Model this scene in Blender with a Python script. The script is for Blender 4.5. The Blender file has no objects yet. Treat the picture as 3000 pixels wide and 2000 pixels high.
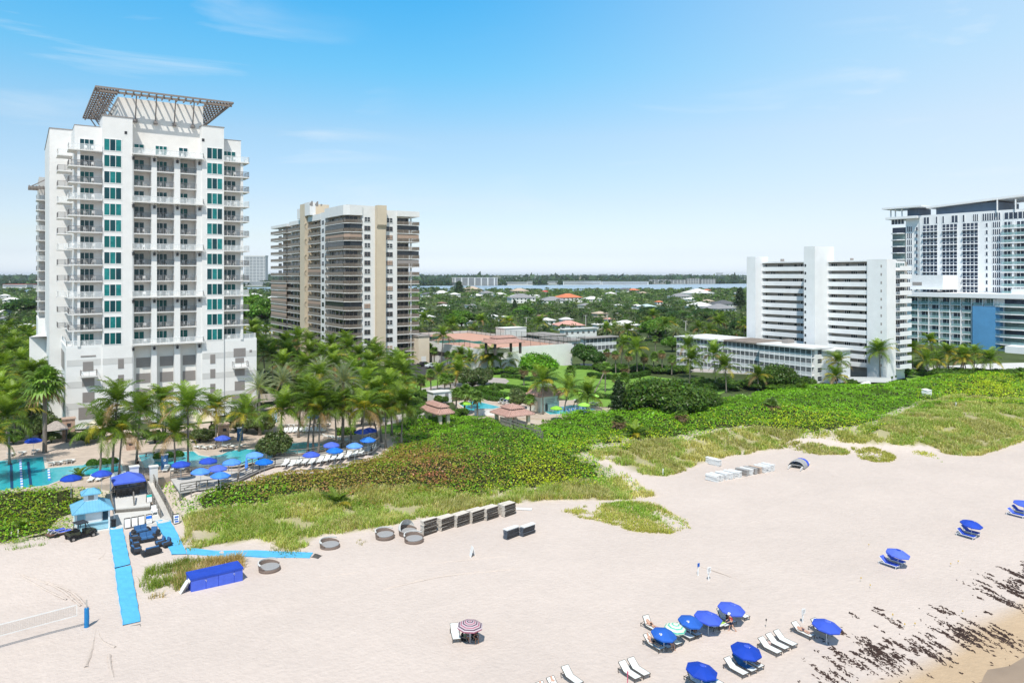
import bpy, math, random
import numpy as np
from mathutils import Vector, Matrix
random.seed(7); RNG = np.random.default_rng(11)
scene = bpy.context.scene
COL = scene.collection
R = math.radians
# ------------------------------------------------------------------ camera
F, H, HZ, YAW = 2200.0, 32.0, 806.0, R(33.3)      # focal length in photo pixels, eye height, horizon row, heading
SU, CU = math.sin(YAW), math.cos(YAW)
cam_d = bpy.data.cameras.new('camera'); cam = bpy.data.objects.new('camera', cam_d); COL.objects.link(cam)
cam.location = (0, 0, H); cam.rotation_euler = (R(90), 0, -YAW)
cam_d.sensor_width = 36; cam_d.lens = 36 * F / 3000; cam_d.shift_y = -(1000 - HZ) / 3000
cam_d.clip_start = 0.5; cam_d.clip_end = 60000
scene.camera = cam
# ------------------------------------------------------------------ world and sun
SUN = Vector((-.36, -.40, .843)).normalized()
SUN_EL = math.asin(SUN.z); SUN_AZ = math.atan2(SUN.x, SUN.y)
w = bpy.data.worlds.new('World'); scene.world = w; w.use_nodes = True
nt = w.node_tree; N = nt.nodes; L = nt.links; N.clear()
def nd(t, **k):
 n = N.new(t)
 for a, b in k.items(): setattr(n, a, b)
 return n
out = nd('ShaderNodeOutputWorld'); bg = nd('ShaderNodeBackground'); bg.inputs[1].default_value = .15
sky = nd('ShaderNodeTexSky', sky_type='NISHITA', sun_disc=False, sun_elevation=SUN_EL, sun_rotation=SUN_AZ)
sky.altitude = 0; sky.air_density = 1.0; sky.dust_density = .6; sky.ozone_density = 1.6
geo = nd('ShaderNodeTexCoord')
sep = nd('ShaderNodeSeparateXYZ'); L.new(geo.outputs['Generated'], sep.inputs[0])
# tint of the clear air, paler and whiter in the haze near the horizon
ramp = nd('ShaderNodeValToRGB'); L.new(sep.outputs['Z'], ramp.inputs[0])
e = ramp.color_ramp.elements
e[0].position = 0; e[0].color = (1.12, 1.28, 1.8, 1); e[1].position = .45; e[1].color = (.3, 1.0, 1.2, 1)
for p,c in ((.026,(.87,.94,1.26,1)),(.05,(.9,.9,1.04,1)),(.094,(.94,.92,.97,1)),(.18,(.95,1.07,1.05,1)),(.26,(.58,1.2,1.25,1)),(.34,(.37,1.25,1.43,1)),(.62,(.2,.45,.55,1)),(.9,(.16,.36,.44,1))):
 q = e.new(p); q.color = c
mul = nd('ShaderNodeMix', data_type='RGBA', blend_type='MULTIPLY'); mul.inputs[0].default_value = 1
L.new(sky.outputs[0], mul.inputs[6]); L.new(ramp.outputs[0], mul.inputs[7])
CLOUD = (5.5, 3.1, 1)
# thin cirrus: stretched noise on the sky directions
mp = nd('ShaderNodeMapping'); mp.inputs['Rotation'].default_value = (0,R(12),-YAW + R(0)); mp.inputs['Scale'].default_value = (2.0,3.0,13); mp.inputs['Location'].default_value = CLOUD
L.new(geo.outputs['Generated'], mp.inputs[0])
n1 = nd('ShaderNodeTexNoise'); n1.inputs['Scale'].default_value = 1.35; n1.inputs['Detail'].default_value = 9; n1.inputs['Roughness'].default_value = .58; n1.inputs['Distortion'].default_value = .7
L.new(mp.outputs[0], n1.inputs['Vector'])
n2 = nd('ShaderNodeTexNoise'); n2.inputs['Scale'].default_value = 2.2; n2.inputs['Detail'].default_value = 2
m2 = nd('ShaderNodeMapping'); m2.inputs['Location'].default_value = (CLOUD[1],CLOUD[0],0); L.new(geo.outputs['Generated'],m2.inputs[0]); L.new(m2.outputs[0],n2.inputs['Vector'])
r1 = nd('ShaderNodeMapRange'); r1.inputs[1].default_value = .55; r1.inputs[2].default_value = .82; L.new(n1.outputs[0], r1.inputs[0])
r2 = nd('ShaderNodeMapRange'); r2.inputs[1].default_value = .42; r2.inputs[2].default_value = .62; L.new(n2.outputs[0], r2.inputs[0])
cm = nd('ShaderNodeMath', operation='MULTIPLY'); L.new(r1.outputs[0], cm.inputs[0]); L.new(r2.outputs[0], cm.inputs[1])
cm2 = nd('ShaderNodeMath', operation='MULTIPLY'); cm2.inputs[1].default_value = .95; L.new(cm.outputs[0], cm2.inputs[0])
mixc = nd('ShaderNodeMix', data_type='RGBA'); L.new(cm2.outputs[0], mixc.inputs[0]); mixc.inputs[7].default_value = (5.2, 5.9, 6.5, 1)
# milky veil thickening towards the north-east
dt = nd('ShaderNodeVectorMath', operation='DOT_PRODUCT'); L.new(geo.outputs['Generated'], dt.inputs[0]); dt.inputs[1].default_value = (CU, -SU, 0)
r3 = nd('ShaderNodeMapRange',interpolation_type='SMOOTHSTEP'); r3.inputs[1].default_value = -.15; r3.inputs[2].default_value = .75; r3.inputs[4].default_value = .55; L.new(dt.outputs['Value'],r3.inputs[0])
veil = nd('ShaderNodeMix',data_type='RGBA'); L.new(r3.outputs[0],veil.inputs[0]); L.new(mul.outputs[2],veil.inputs[6]); veil.inputs[7].default_value = (5.6,6.1,6.6,1)
L.new(veil.outputs[2], mixc.inputs[6])
L.new(mixc.outputs[2], bg.inputs[0]); L.new(bg.outputs[0], out.inputs[0])
sd = bpy.data.lights.new('sun', 'SUN'); sd.energy = 4.6; sd.angle = R(.53); sd.color = (1, .95, .87)
so = bpy.data.objects.new('sun', sd); COL.objects.link(so); so.rotation_euler = SUN.to_track_quat('Z', 'Y').to_euler(); so.location = (0, 0, 300)
vs = scene.view_settings; vs.view_transform = 'Standard'; vs.look = 'None'; vs.gamma = 1; vs.use_curve_mapping = False; vs.exposure = .06
# ------------------------------------------------------------------ picture measurements -> places in the world
def ray(px, py):
 r = (px - 1500) / F
 return Vector((SU + CU * r, CU - SU * r, (HZ - py) / F))
def P(px, py, z):                 # point at height z seen at photo pixel
 d = ray(px, py); k = (z - H) / d.z
 return Vector((k * d.x, k * d.y, z))
def sT(px, T):                    # x on the vertical plane y = T
 d = ray(px, 0); return T / d.y * d.x
def zT(px, py, T):
 d = ray(px, py); return H + T / d.y * d.z
def tS(px, S):
 d = ray(px, 0); return S / d.x * d.y
def zS(px, py, S):
 d = ray(px, py); return H + S / d.x * d.z
def proj(s, t, z):                # numpy friendly
 f = s * SU + t * CU; r = s * CU - t * SU
 return 1500 + F * r / f, HZ - F * (z - H) / f
TOE_S = [-200, -60, -2, 3, 16, 27, 36, 45, 56, 63, 76, 86, 105, 117, 125, 137, 156, 173, 300, 900, 3000]
TOE_T = [190, 122, 107, 108, 97, 88, 89, 90, 89, 87, 82, 87, 91, 87, 80, 70, 67, 68, 62, 58, 58]
def corridor(s, t):               # the sandy gap in the dune below the pool gate
 return np.clip((s + 12) / 5, 0, 1) * np.clip((19.5 - s) / 3, 0, 1) * np.clip((np.where(s < 4.2, 110.5, 118.5) - t) / 1.5, 0, 1)
def zt(s, t):
 s = np.asarray(s, float); t = np.asarray(t, float)
 u = np.clip((t - np.interp(s, TOE_S, TOE_T) + 2) / 16, 0, 1)
 rise = (3 - 2 * u) * u * u * 2.55; m = corridor(s, t)
 rise = rise * (1 - m) + np.interp(t, [86, 99.5, 118], [0, .92, 1.05]) * m
 z = np.interp(t, [-200, 20, 30, 34, 46, 62], [-9, -1.1, -.5, -.2, .05, .15]) + rise
 k = np.clip((t - 205) / 120, 0, 1)
 z = z - k * 1.7
 k = np.clip((t - 900) / 150, 0, 1)
 return z - k * 3.0
def G(px, py):                    # first hit of the view ray with the ground
 d = ray(px, py); k = 20.0
 for i in range(4000):
  p = d * k
  if H + p.z <= float(zt(p.x, p.y)): break
  k += .25
 return Vector((p.x, p.y, H + p.z))
def inpoly(x, y, poly):
 x = np.asarray(x); y = np.asarray(y); c = np.zeros(x.shape, bool); n = len(poly)
 for i in range(n):
  x0, y0 = poly[i]; x1, y1 = poly[i - 1]
  m = ((y0 > y) != (y1 > y)) & (x < (x1 - x0) * (y - y0) / (y1 - y0 + 1e-9) + x0)
  c ^= m
 return c
def vnoise(s, t, sc, seed=0):     # cheap smooth value noise
 s = np.asarray(s) / sc; t = np.asarray(t) / sc
 i = np.floor(s).astype(int); j = np.floor(t).astype(int); a = s - i; b = t - j
 a = a * a * (3 - 2 * a); b = b * b * (3 - 2 * b)
 def h(i, j):
  n = (i * 374761393 + j * 668265263 + seed * 974711) & 0x7fffffff
  n = ((n ^ (n >> 13)) * 1274126177) & 0x7fffffff
  return ((n ^ (n >> 16)) & 0xffff) / 65535.0
 return (h(i, j) * (1 - a) + h(i + 1, j) * a) * (1 - b) + (h(i, j + 1) * (1 - a) + h(i + 1, j + 1) * a) * b
# ------------------------------------------------------------------ where the scrub and grass grow
SHRUB = [(520,1462),(620,1432),(760,1405),(900,1385),(1040,1355),(1110,1330),(1150,1300),(1140,1256),(1200,1222),(1300,1216),(1400,1222),(1470,1240),(1500,1242),(1580,1246),(1640,1208),(1760,1206),(1860,1205),(2050,1205),(2080,1175),(2240,1150),(2330,1135),(2480,1136),(2600,1122),(2720,1105),(2860,1095),(3060,1075),(3060,1192),(2950,1182),(2820,1172),(2700,1195),(2640,1225),(2560,1262),(2420,1280),(2300,1272),(2180,1262),(2080,1282),(1960,1298),(1850,1308),(1760,1322),(1740,1345),(1820,1372),(1830,1398),(1740,1420),(1500,1428),(1380,1455),(1200,1448),(1050,1462),(900,1480),(780,1500),(700,1506),(640,1512),(560,1500)]
SHRUB_C = [(466, 1402), (502, 1404), (532, 1444), (566, 1470), (568, 1502), (520, 1512), (506, 1500), (494, 1466)]
SHRUB_L = [(-200, 1455), (110, 1428), (330, 1418), (322, 1480), (230, 1500), (205, 1545), (150, 1555), (90, 1570), (40, 1585), (-200, 1615)]
SHRUB_B = [(590, 1512), (640, 1490), (720, 1490), (745, 1520), (700, 1545), (620, 1548)]
GR = [(530,1500),(640,1482),(760,1460),(900,1440),(1060,1425),(1200,1418),(1380,1425),(1500,1405),(1740,1392),(1836,1370),(1880,1420),(1915,1440),(1880,1455),(1600,1455),(1460,1470),(1260,1500),(1230,1508),(1060,1545),(950,1556),(850,1602),(760,1568),(680,1582),(560,1602),(520,1585),(540,1560)]
GR2 = [(1720,1318),(1850,1292),(1970,1280),(2090,1262),(2180,1244),(2310,1252),(2420,1260),(2560,1242),(2640,1206),(2700,1178),(2820,1154),(2960,1166),(3060,1176),(3060,1265),(2960,1300),(2900,1318),(2840,1330),(2770,1322),(2720,1300),(2600,1296),(2480,1290),(2380,1276),(2330,1280),(2300,1290),(2480,1312),(2490,1322),(2380,1324),(2330,1310),(2260,1310),(2120,1325),(2060,1345),(2000,1372),(1940,1388),(1850,1378),(1790,1362)]
def edge_of(poly):                # distance to the rim of the patch, so the scrub thins out and sinks towards it
 q = [P(x, y, 1.8) for x, y in poly]
 def f(s, t):
  d = np.full(np.shape(s), 1e9)
  for i in range(len(q)):
   a,b = q[i - 1],q[i]; vx,vy = b.x - a.x,b.y - a.y; L2 = vx * vx + vy * vy + 1e-9; k = np.clip(((s - a.x) * vx + (t - a.y) * vy) / L2,0,1); d = np.minimum(d,np.hypot(s - a.x - k * vx,t - a.y - k * vy))
  return d + 2.5 * (vnoise(s, t, 4, 35) - .5)
 return f
# ------------------------------------------------------------------ materials
MATS = {}
def mat(name, col, rough=.8, var=.08, scale=1.0, metal=0, spec=.3, bump=0, bscale=20, alpha=1, col2=None, emis=None):
 if name in MATS: return MATS[name]
 m = bpy.data.materials.new(name); m.use_nodes = True; t = m.node_tree; n = t.nodes; b = n['Principled BSDF']
 tc = n.new('ShaderNodeTexCoord'); no = n.new('ShaderNodeTexNoise'); no.inputs['Scale'].default_value = scale; no.inputs['Detail'].default_value = 6; no.inputs['Roughness'].default_value = .6
 t.links.new(tc.outputs['Object'], no.inputs['Vector'])
 rp = n.new('ShaderNodeValToRGB'); t.links.new(no.outputs[0], rp.inputs[0])
 c2 = col2 or tuple(min(1, c * (1 + var)) for c in col); c1 = tuple(c * (1 - var) for c in col) if not col2 else col
 rp.color_ramp.elements[0].position = .3; rp.color_ramp.elements[1].position = .7
 rp.color_ramp.elements[0].color = (*c1, 1); rp.color_ramp.elements[1].color = (*c2, 1)
 t.links.new(rp.outputs[0], b.inputs['Base Color'])
 b.inputs['Roughness'].default_value = rough; b.inputs['Metallic'].default_value = metal; b.inputs['Specular IOR Level'].default_value = spec; b.inputs['Alpha'].default_value = alpha
 if bump:
  nb = n.new('ShaderNodeTexNoise'); nb.inputs['Scale'].default_value = bscale; nb.inputs['Detail'].default_value = 4
  t.links.new(tc.outputs['Object'], nb.inputs['Vector'])
  bp = n.new('ShaderNodeBump'); bp.inputs['Strength'].default_value = bump; bp.inputs['Distance'].default_value = .1
  t.links.new(nb.outputs[0], bp.inputs['Height']); t.links.new(bp.outputs[0], b.inputs['Normal'])
 MATS[name] = m; return m
def leafmat(name, gloss=.45, trans=.3, tint=(1, 1, 1)):     # colour comes from the leaf's own pigment attribute
 m = bpy.data.materials.new(name); m.use_nodes = True; t = m.node_tree; n = t.nodes; b = n['Principled BSDF']; o = n['Material Output']
 a = n.new('ShaderNodeAttribute'); a.attribute_name = 'pigment'
 oi = n.new('ShaderNodeObjectInfo'); hs = n.new('ShaderNodeHueSaturation'); mr = n.new('ShaderNodeMapRange'); mr.inputs[3].default_value = .8; mr.inputs[4].default_value = 1.25
 t.links.new(oi.outputs['Random'], mr.inputs[0]); t.links.new(mr.outputs[0], hs.inputs['Value'])
 t.links.new(a.outputs['Color'], hs.inputs['Color'])
 t.links.new(hs.outputs[0], b.inputs['Base Color']); b.inputs['Roughness'].default_value = gloss; b.inputs['Specular IOR Level'].default_value = .35
 tr = n.new('ShaderNodeBsdfTranslucent'); g = n.new('ShaderNodeMix'); g.data_type = 'RGBA'; g.blend_type = 'MULTIPLY'; g.inputs[0].default_value = 1
 t.links.new(hs.outputs[0], g.inputs[6]); g.inputs[7].default_value = (1.5, 1.5, .6, 1); t.links.new(g.outputs[2], tr.inputs[0])
 mx = n.new('ShaderNodeMixShader'); mx.inputs[0].default_value = trans
 t.links.new(b.outputs[0], mx.inputs[1]); t.links.new(tr.outputs[0], mx.inputs[2]); t.links.new(mx.outputs[0], o.inputs[0])
 MATS[name] = m; return m
# ------------------------------------------------------------------ objects
ORG = {}
def tag(o, label=None, cat=None, group=None, kind=None):
 if label: o['label'] = label
 if cat: o['category'] = cat
 if group: o['group'] = group
 if kind: o['kind'] = kind
 return o
def thing(name, label, cat, loc=(0, 0, 0), rz=0, group=None):
 o = bpy.data.objects.new(name, None); COL.objects.link(o); o.location = loc; o.rotation_euler = (0, 0, rz); o.empty_display_size = .5
 ORG[o.name] = Vector(loc) if rz == 0 else Vector((0, 0, 0))
 return tag(o, label, cat, group)
class MB:
 def __init__(s, M=None): s.v = []; s.f = []; s.m = []; s.M = M
 def add(s, vs, fs, mi=0):
  b = len(s.v)
  if s.M is not None: vs = [s.M @ Vector(p) for p in vs]
  s.v += [tuple(p) for p in vs]; s.f += [tuple(b + i for i in f) for f in fs]; s.m += [mi] * len(fs); return s
 def box(s, x0, x1, y0, y1, z0, z1, mi=0):
  v = [(x, y, z) for z in (z0, z1) for y in (y0, y1) for x in (x0, x1)]
  return s.add(v, [(0, 2, 3, 1), (4, 5, 7, 6), (0, 1, 5, 4), (2, 6, 7, 3), (0, 4, 6, 2), (1, 3, 7, 5)], mi)
 def quad(s, a, b, c, d, mi=0): return s.add([a, b, c, d], [(0, 1, 2, 3)], mi)
 def prism(s, poly, z0, z1, mi=0, mt=None):
  n = len(poly); v = [(p[0], p[1], z0) for p in poly] + [(p[0], p[1], z1) for p in poly]
  s.add(v, [(i, (i + 1) % n, n + (i + 1) % n, n + i) for i in range(n)] + [tuple(range(n - 1, -1, -1))], mi)
  return s.add([(p[0], p[1], z1) for p in poly], [tuple(range(n))], mi if mt is None else mt)
 def bar(s, a, b, w, h=None, mi=0):           # square bar between two points
  a = Vector(a); b = Vector(b); h = h or w; d = (b - a); 
  if d.length < 1e-6: return s
  d.normalize(); u = d.cross(Vector((0, 0, 1)))
  if u.length < 1e-3: u = Vector((1, 0, 0))
  u.normalize(); k = u.cross(d); u = u * w / 2; k = k * h / 2
  v = [p + q for p in (a, b) for q in (-u - k, u - k, u + k, -u + k)]
  return s.add(v, [(3, 2, 1, 0), (4, 5, 6, 7), (0, 1, 5, 4), (1, 2, 6, 5), (2, 3, 7, 6), (3, 0, 4, 7)], mi)
 def tube(s, pts, rad, n=6, mi=0):
  pts = [Vector(p) for p in pts]; rad = rad if isinstance(rad, (list, tuple)) else [rad] * len(pts); V = []; Fc = []
  for i, p in enumerate(pts):
   d = (pts[min(i + 1, len(pts) - 1)] - pts[max(i - 1, 0)]); d = d.normalized() if d.length > 1e-9 else Vector((0, 0, 1))
   u = d.orthogonal().normalized() if abs(d.z) < .9 else Vector((1, 0, 0)); u = (u - d * u.dot(d)).normalized(); k = d.cross(u)
   V += [p + (u * math.cos(2 * math.pi * j / n) + k * math.sin(2 * math.pi * j / n)) * rad[i] for j in range(n)]
  for i in range(len(pts) - 1):
   Fc += [(i * n + j, i * n + (j + 1) % n, (i + 1) * n + (j + 1) % n, (i + 1) * n + j) for j in range(n)]
  Fc += [tuple(range(n - 1, -1, -1)), tuple((len(pts) - 1) * n + j for j in range(n))]
  return s.add(V, Fc, mi)
 def lathe(s, prof, n=16, c=(0, 0), mi=0, mis=None):
  V = []; Fc = []
  for r, z in prof: V += [(c[0] + r * math.cos(2 * math.pi * j / n), c[1] + r * math.sin(2 * math.pi * j / n), z) for j in range(n)]
  for i in range(len(prof) - 1):
   fs = [(i * n + j, i * n + (j + 1) % n, (i + 1) * n + (j + 1) % n, (i + 1) * n + j) for j in range(n)]
   Fc.append(fs)
  b = len(s.v); s.add(V, [], 0)
  for i, fs in enumerate(Fc):
   s.f += [tuple(b + q for q in f) for f in fs]; s.m += [mis[i] if mis else mi] * len(fs)
  return s
 def build(s, name, mats, parent=None, loc=None, rz=0, smooth=False, org=None):
  mats = mats if isinstance(mats, (list, tuple)) else [mats]
  o_ = Vector((0, 0, 0))
  if parent is not None: o_ = ORG.get(parent.name, Vector((0, 0, 0)))
  if org is not None: o_ = Vector(org)
  me = bpy.data.meshes.new(name); me.from_pydata([(v[0] - o_.x, v[1] - o_.y, v[2] - o_.z) for v in s.v], [], s.f)
  for m in mats: me.materials.append(m)
  if len(mats) > 1: me.polygons.foreach_set('material_index', s.m)
  if smooth: me.polygons.foreach_set('use_smooth', [True] * len(me.polygons))
  me.update()
  o = bpy.data.objects.new(name, me); COL.objects.link(o)
  if parent is not None: o.parent = parent
  if loc is not None: o.location = loc
  elif org is not None and parent is None: o.location = org
  o.rotation_euler = (0, 0, rz)
  ORG[o.name] = o_
  return o
def npmesh(name, V, faces, mats, pig=None, mi=None, smooth=False):   # faces: (m,k) array
 me = bpy.data.meshes.new(name); m, k = faces.shape
 me.vertices.add(len(V)); me.vertices.foreach_set('co', np.asarray(V, np.float32).ravel())
 me.loops.add(m * k); me.loops.foreach_set('vertex_index', faces.astype(np.int32).ravel())
 me.polygons.add(m); me.polygons.foreach_set('loop_start',np.arange(0,m * k,k,dtype=np.int32)); me.polygons.foreach_set('loop_total',np.full(m,k,np.int32))
 for q in (mats if isinstance(mats, (list, tuple)) else [mats]): me.materials.append(q)
 if mi is not None: me.polygons.foreach_set('material_index', mi.astype(np.int32))
 if smooth: me.polygons.foreach_set('use_smooth', np.ones(m, bool))
 if pig is not None:
  a = me.attributes.new('pigment', 'FLOAT_COLOR', 'POINT'); c = np.ones((len(V), 4), np.float32); c[:, :3] = pig; a.data.foreach_set('color', c.ravel())
 me.update(); me.validate(); return me
def link(name, me, parent=None, loc=(0, 0, 0)):
 o = bpy.data.objects.new(name, me); COL.objects.link(o); o.location = loc
 if parent is not None: o.parent = parent
 return o
KIDS = {}
def kids(o):
 return [c for c in COL.objects if c.parent is o] if o.name not in KIDS else KIDS[o.name]
def freeze(o):                                     # remember children once, so copying stays quick
 KIDS[o.name] = [c for c in o.children]
 for c in KIDS[o.name]: KIDS[c.name] = [g for g in c.children]
 return o
def dup(root, loc, rz=0, sc=None, label=None, group=None, cat=None):
 r = root.copy(); COL.objects.link(r); r.location = loc; r.rotation_euler = (0, 0, rz)
 if sc is not None: r.scale = sc if isinstance(sc, (tuple, list)) else (sc, sc, sc)
 if label: r['label'] = label
 if group: r['group'] = group
 for ch in KIDS.get(root.name, []):
  c = ch.copy(); COL.objects.link(c); c.parent = r
  for g in KIDS.get(ch.name, []):
   d = g.copy(); COL.objects.link(d); d.parent = c
 return r
PROTOS = []
def proto(o): freeze(o); PROTOS.append(o); return o
USED = set()
def put(root, loc, rz=0, sc=None, label=None, group=None):   # first use moves the original, later uses copy it
 if root.name not in USED:
  USED.add(root.name); root.location = loc; root.rotation_euler = (0, 0, rz)
  if sc is not None: root.scale = sc if isinstance(sc, (tuple, list)) else (sc, sc, sc)
  if label: root['label'] = label
  if group: root['group'] = group
  return root
 return dup(root, loc, rz, sc, label, group)
# ------------------------------------------------------------------ shared materials
STUCCO = mat('white stucco', (.765, .755, .735), .85, .035, .6, bump=.12, bscale=6)
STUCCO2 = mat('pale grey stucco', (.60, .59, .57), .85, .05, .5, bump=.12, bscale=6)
CREAM = mat('cream stucco', (.70, .60, .47), .85, .05, .5)
WHITE = mat('white paint', (.80, .80, .79), .5, .03, 2)
SLABW = mat('balcony slab paint', (.70, .69, .67), .8, .05, 1)
GREYM = mat('grey metal', (.23, .22, .22), .5, .1, 4)
DARKM = mat('dark metal', (.05, .05, .055), .45, .1, 4)
BRNZ = mat('bronze metal', (.26, .225, .205), .55, .1, 3)
LOUV = mat('grey louvre', (.31, .28, .262), .6, .07, 8)
TEAL2 = mat('teal glass with drawn curtain',(.0,.14,.14),.15,.5,1.2,spec=.35,col2=(.02,.24,.235)); TEAL3 = mat('dark teal glass',(.001,.03,.045),.1,.5,.35,spec=.4,col2=(.0,.065,.075))
TEAL = mat('teal glass', (.002, .085, .085), .12, .5, .35, spec=.35, col2=(.0, .115, .115))
DGLS = mat('dark glass', (.012, .016, .022), .1, .5, .4, spec=.45, col2=(.03, .04, .05))
BGLS = mat('blue dark glass', (.02, .03, .055), .1, .5, .4, spec=.45, col2=(.05, .07, .11))
GRGL = mat('grey green glass', (.10, .16, .16), .12, .3, .4, spec=.5, col2=(.2, .29, .28))
def panelmat(name, col, a):
 m = bpy.data.materials.new(name); m.use_nodes = True; t = m.node_tree; b = t.nodes['Principled BSDF']
 no = t.nodes.new('ShaderNodeTexNoise'); no.inputs['Scale'].default_value = 1.5
 mr = t.nodes.new('ShaderNodeMapRange'); mr.inputs[3].default_value = a - .06; mr.inputs[4].default_value = a + .06
 t.links.new(no.outputs[0], mr.inputs[0]); t.links.new(mr.outputs[0], b.inputs['Alpha'])
 b.inputs['Base Color'].default_value = (*col, 1); b.inputs['Roughness'].default_value = .3; return m
PANW = panelmat('frosted rail panel', (.8, .82, .82), .42)
PANG = panelmat('grey rail mesh', (.2, .19, .19), .34)
PANB = panelmat('green glass rail panel', (.35, .55, .55), .42)
DECK = mat('pool deck stone', (.50, .41, .34), .8, .16, .7, bump=.1, bscale=3)
CONC = mat('pale concrete', (.62, .61, .585), .85, .06, .8)
ASPH = mat('asphalt', (.055, .055, .06), .9, .2, .5)
PATH = mat('path concrete', (.42, .38, .36), .9, .1, .6)
LAWN = mat('lawn grass', (.13, .26, .03), .9, .1, .35, col2=(.21, .37, .06), bump=.3, bscale=14)
TIMB = mat('weathered timber', (.20, .185, .165), .85, .2, 5)
TIMD = mat('dark timber', (.085, .075, .068), .8, .2, 5)
BLUEC = mat('royal blue canvas', (.004, .06, .52), .7, .12, 1.2, bump=.08, bscale=5)
BLUEP = mat('azure canvas', (.005, .19, .78), .7, .1, 1.2)
NAVY = mat('denim blue cushion', (.05, .145, .32), .85, .15, 5)
MATB = mat('sky blue mat', (.10, .44, .74), .85, .09, .9, bump=.25, bscale=18)
LIME = mat('lime canvas', (.28, .62, .03), .7, .1, 1)
BLACK = mat('black plastic', (.018, .018, .02), .5, .2, 4)
WICK = mat('brown wicker', (.20, .15, .125), .85, .25, 14, bump=.3, bscale=40)
GREYC = mat('grey cushion', (.33, .33, .335), .9, .06, 4)
ROOFP = mat('pink clay tile', (.45, .285, .24), .8, .12, 1.5)
POOLW = mat('pool water', (.03, .42, .52), .06, .1, .5, spec=.5, col2=(.07, .55, .62), bump=.25, bscale=2.2)
POOLD = mat('lap pool water', (.015, .38, .47), .06, .1, .5, spec=.5, col2=(.04, .47, .54), bump=.25, bscale=2.2)
COPE = mat('pool coping', (.60, .53, .46), .8, .06, 2)
TRUNK = mat('palm trunk bark', (.21, .18, .15), .9, .25, 3, bump=.5, bscale=12)
BARK = mat('dark bark', (.085, .07, .055), .9, .25, 4)
PALMG = leafmat('palm leaf', .45, .34); LEAF = leafmat('broad leaf', .38, .4); GRASS = leafmat('dune grass blade', .6, .45)
def fade(m):                                  # every canvas has weathered a little differently
 t = m.node_tree; b = t.nodes['Principled BSDF']; l = b.inputs['Base Color'].links[0]; src = l.from_socket; oi = t.nodes.new('ShaderNodeObjectInfo'); h = t.nodes.new('ShaderNodeHueSaturation')
 for k,lo,hi in (('Value',.75,1.3),('Saturation',1.0,.86)): r = t.nodes.new('ShaderNodeMapRange'); r.inputs[3].default_value = lo; r.inputs[4].default_value = hi; t.links.new(oi.outputs['Random'],r.inputs[0]); t.links.new(r.outputs[0],h.inputs[k])
 t.links.new(src, h.inputs['Color']); t.links.new(h.outputs[0], b.inputs['Base Color'])
for q in (BLUEC, BLUEP, LIME): fade(q)
# ------------------------------------------------------------------ ground
def ground_mat():
 m = bpy.data.materials.new('sand and soil'); m.use_nodes = True; t = m.node_tree; n = t.nodes; b = n['Principled BSDF']; l = t.links
 a = n.new('ShaderNodeAttribute'); a.attribute_name = 'pigment'
 tc = n.new('ShaderNodeTexCoord')
 def noise(sc, det=5, rough=.6):
  q = n.new('ShaderNodeTexNoise'); q.inputs['Scale'].default_value = sc; q.inputs['Detail'].default_value = det; q.inputs['Roughness'].default_value = rough; l.new(tc.outputs['Object'],q.inputs['Vector']); return q
 a1 = noise(.07); a2 = noise(.9, 6, .7); a3 = noise(5, 3)
 def rng(s, lo, hi):
  r = n.new('ShaderNodeMapRange'); r.inputs[1].default_value = .3; r.inputs[2].default_value = .7; r.inputs[3].default_value = lo; r.inputs[4].default_value = hi; l.new(s.outputs[0],r.inputs[0]); return r
 x = n.new('ShaderNodeMath'); x.operation = 'MULTIPLY'; l.new(rng(a1, .95, 1.04).outputs[0], x.inputs[0]); l.new(rng(a2, .95, 1.04).outputs[0], x.inputs[1])
 mu = n.new('ShaderNodeVectorMath'); mu.operation = 'SCALE'; l.new(a.outputs['Color'], mu.inputs[0]); l.new(x.outputs[0], mu.inputs['Scale'])
 l.new(mu.outputs[0], b.inputs['Base Color']); b.inputs['Roughness'].default_value = .95; b.inputs['Specular IOR Level'].default_value = .15
 v = n.new('ShaderNodeTexVoronoi'); v.inputs['Scale'].default_value = 2.6; v.feature = 'SMOOTH_F1'; l.new(tc.outputs['Object'], v.inputs['Vector'])
 ad = n.new('ShaderNodeMath'); ad.operation = 'ADD'; l.new(v.outputs[0], ad.inputs[0]); l.new(a2.outputs[0], ad.inputs[1])
 ad2 = n.new('ShaderNodeMath'); ad2.operation = 'ADD'; l.new(ad.outputs[0], ad2.inputs[0]); l.new(a3.outputs[0], ad2.inputs[1])
 bp = n.new('ShaderNodeBump'); bp.inputs['Strength'].default_value = .5; bp.inputs['Distance'].default_value = .1; l.new(ad2.outputs[0],bp.inputs['Height']); l.new(bp.outputs[0],b.inputs['Normal'])
 return m
gs = np.concatenate([[-9000, -3000, -1200, -600, -300, -160], np.arange(-100, 300, 1.2), [310, 330, 370, 430, 520, 700, 1000, 1600, 2600, 5000, 12000]])
gt = np.concatenate([[-60,-20,0,10,20],np.arange(26,126,.9),np.arange(128,330,6),[340,380,450,600,800,900,940,1000,1050,1200,1800,3000,6000,20000]])
A, B = np.meshgrid(gs, gt); Z = zt(A, B)
near = (B < 330) & (A > -110) & (A < 310)
UU = B - np.interp(A, TOE_S, TOE_T)
Z = Z + np.where(near & (UU < 22), (vnoise(A, B, 7, 3) - .5) * .22 * np.clip((B - 40) / 12, 0, 1) + (vnoise(A, B, 2.3, 5) - .5) * .07, 0)
u = B - np.interp(A, TOE_S, TOE_T) + (vnoise(A, B, 5, 9) - .5) * 7 - 30 * corridor(A, B)
sand = np.array([.60, .515, .462]); wet = np.array([.50, .37, .245]); soil = np.array([.36, .33, .19]); inl = np.array([.062, .085, .03])
pig = np.zeros(A.shape + (3,)); pig[:] = sand
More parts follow.
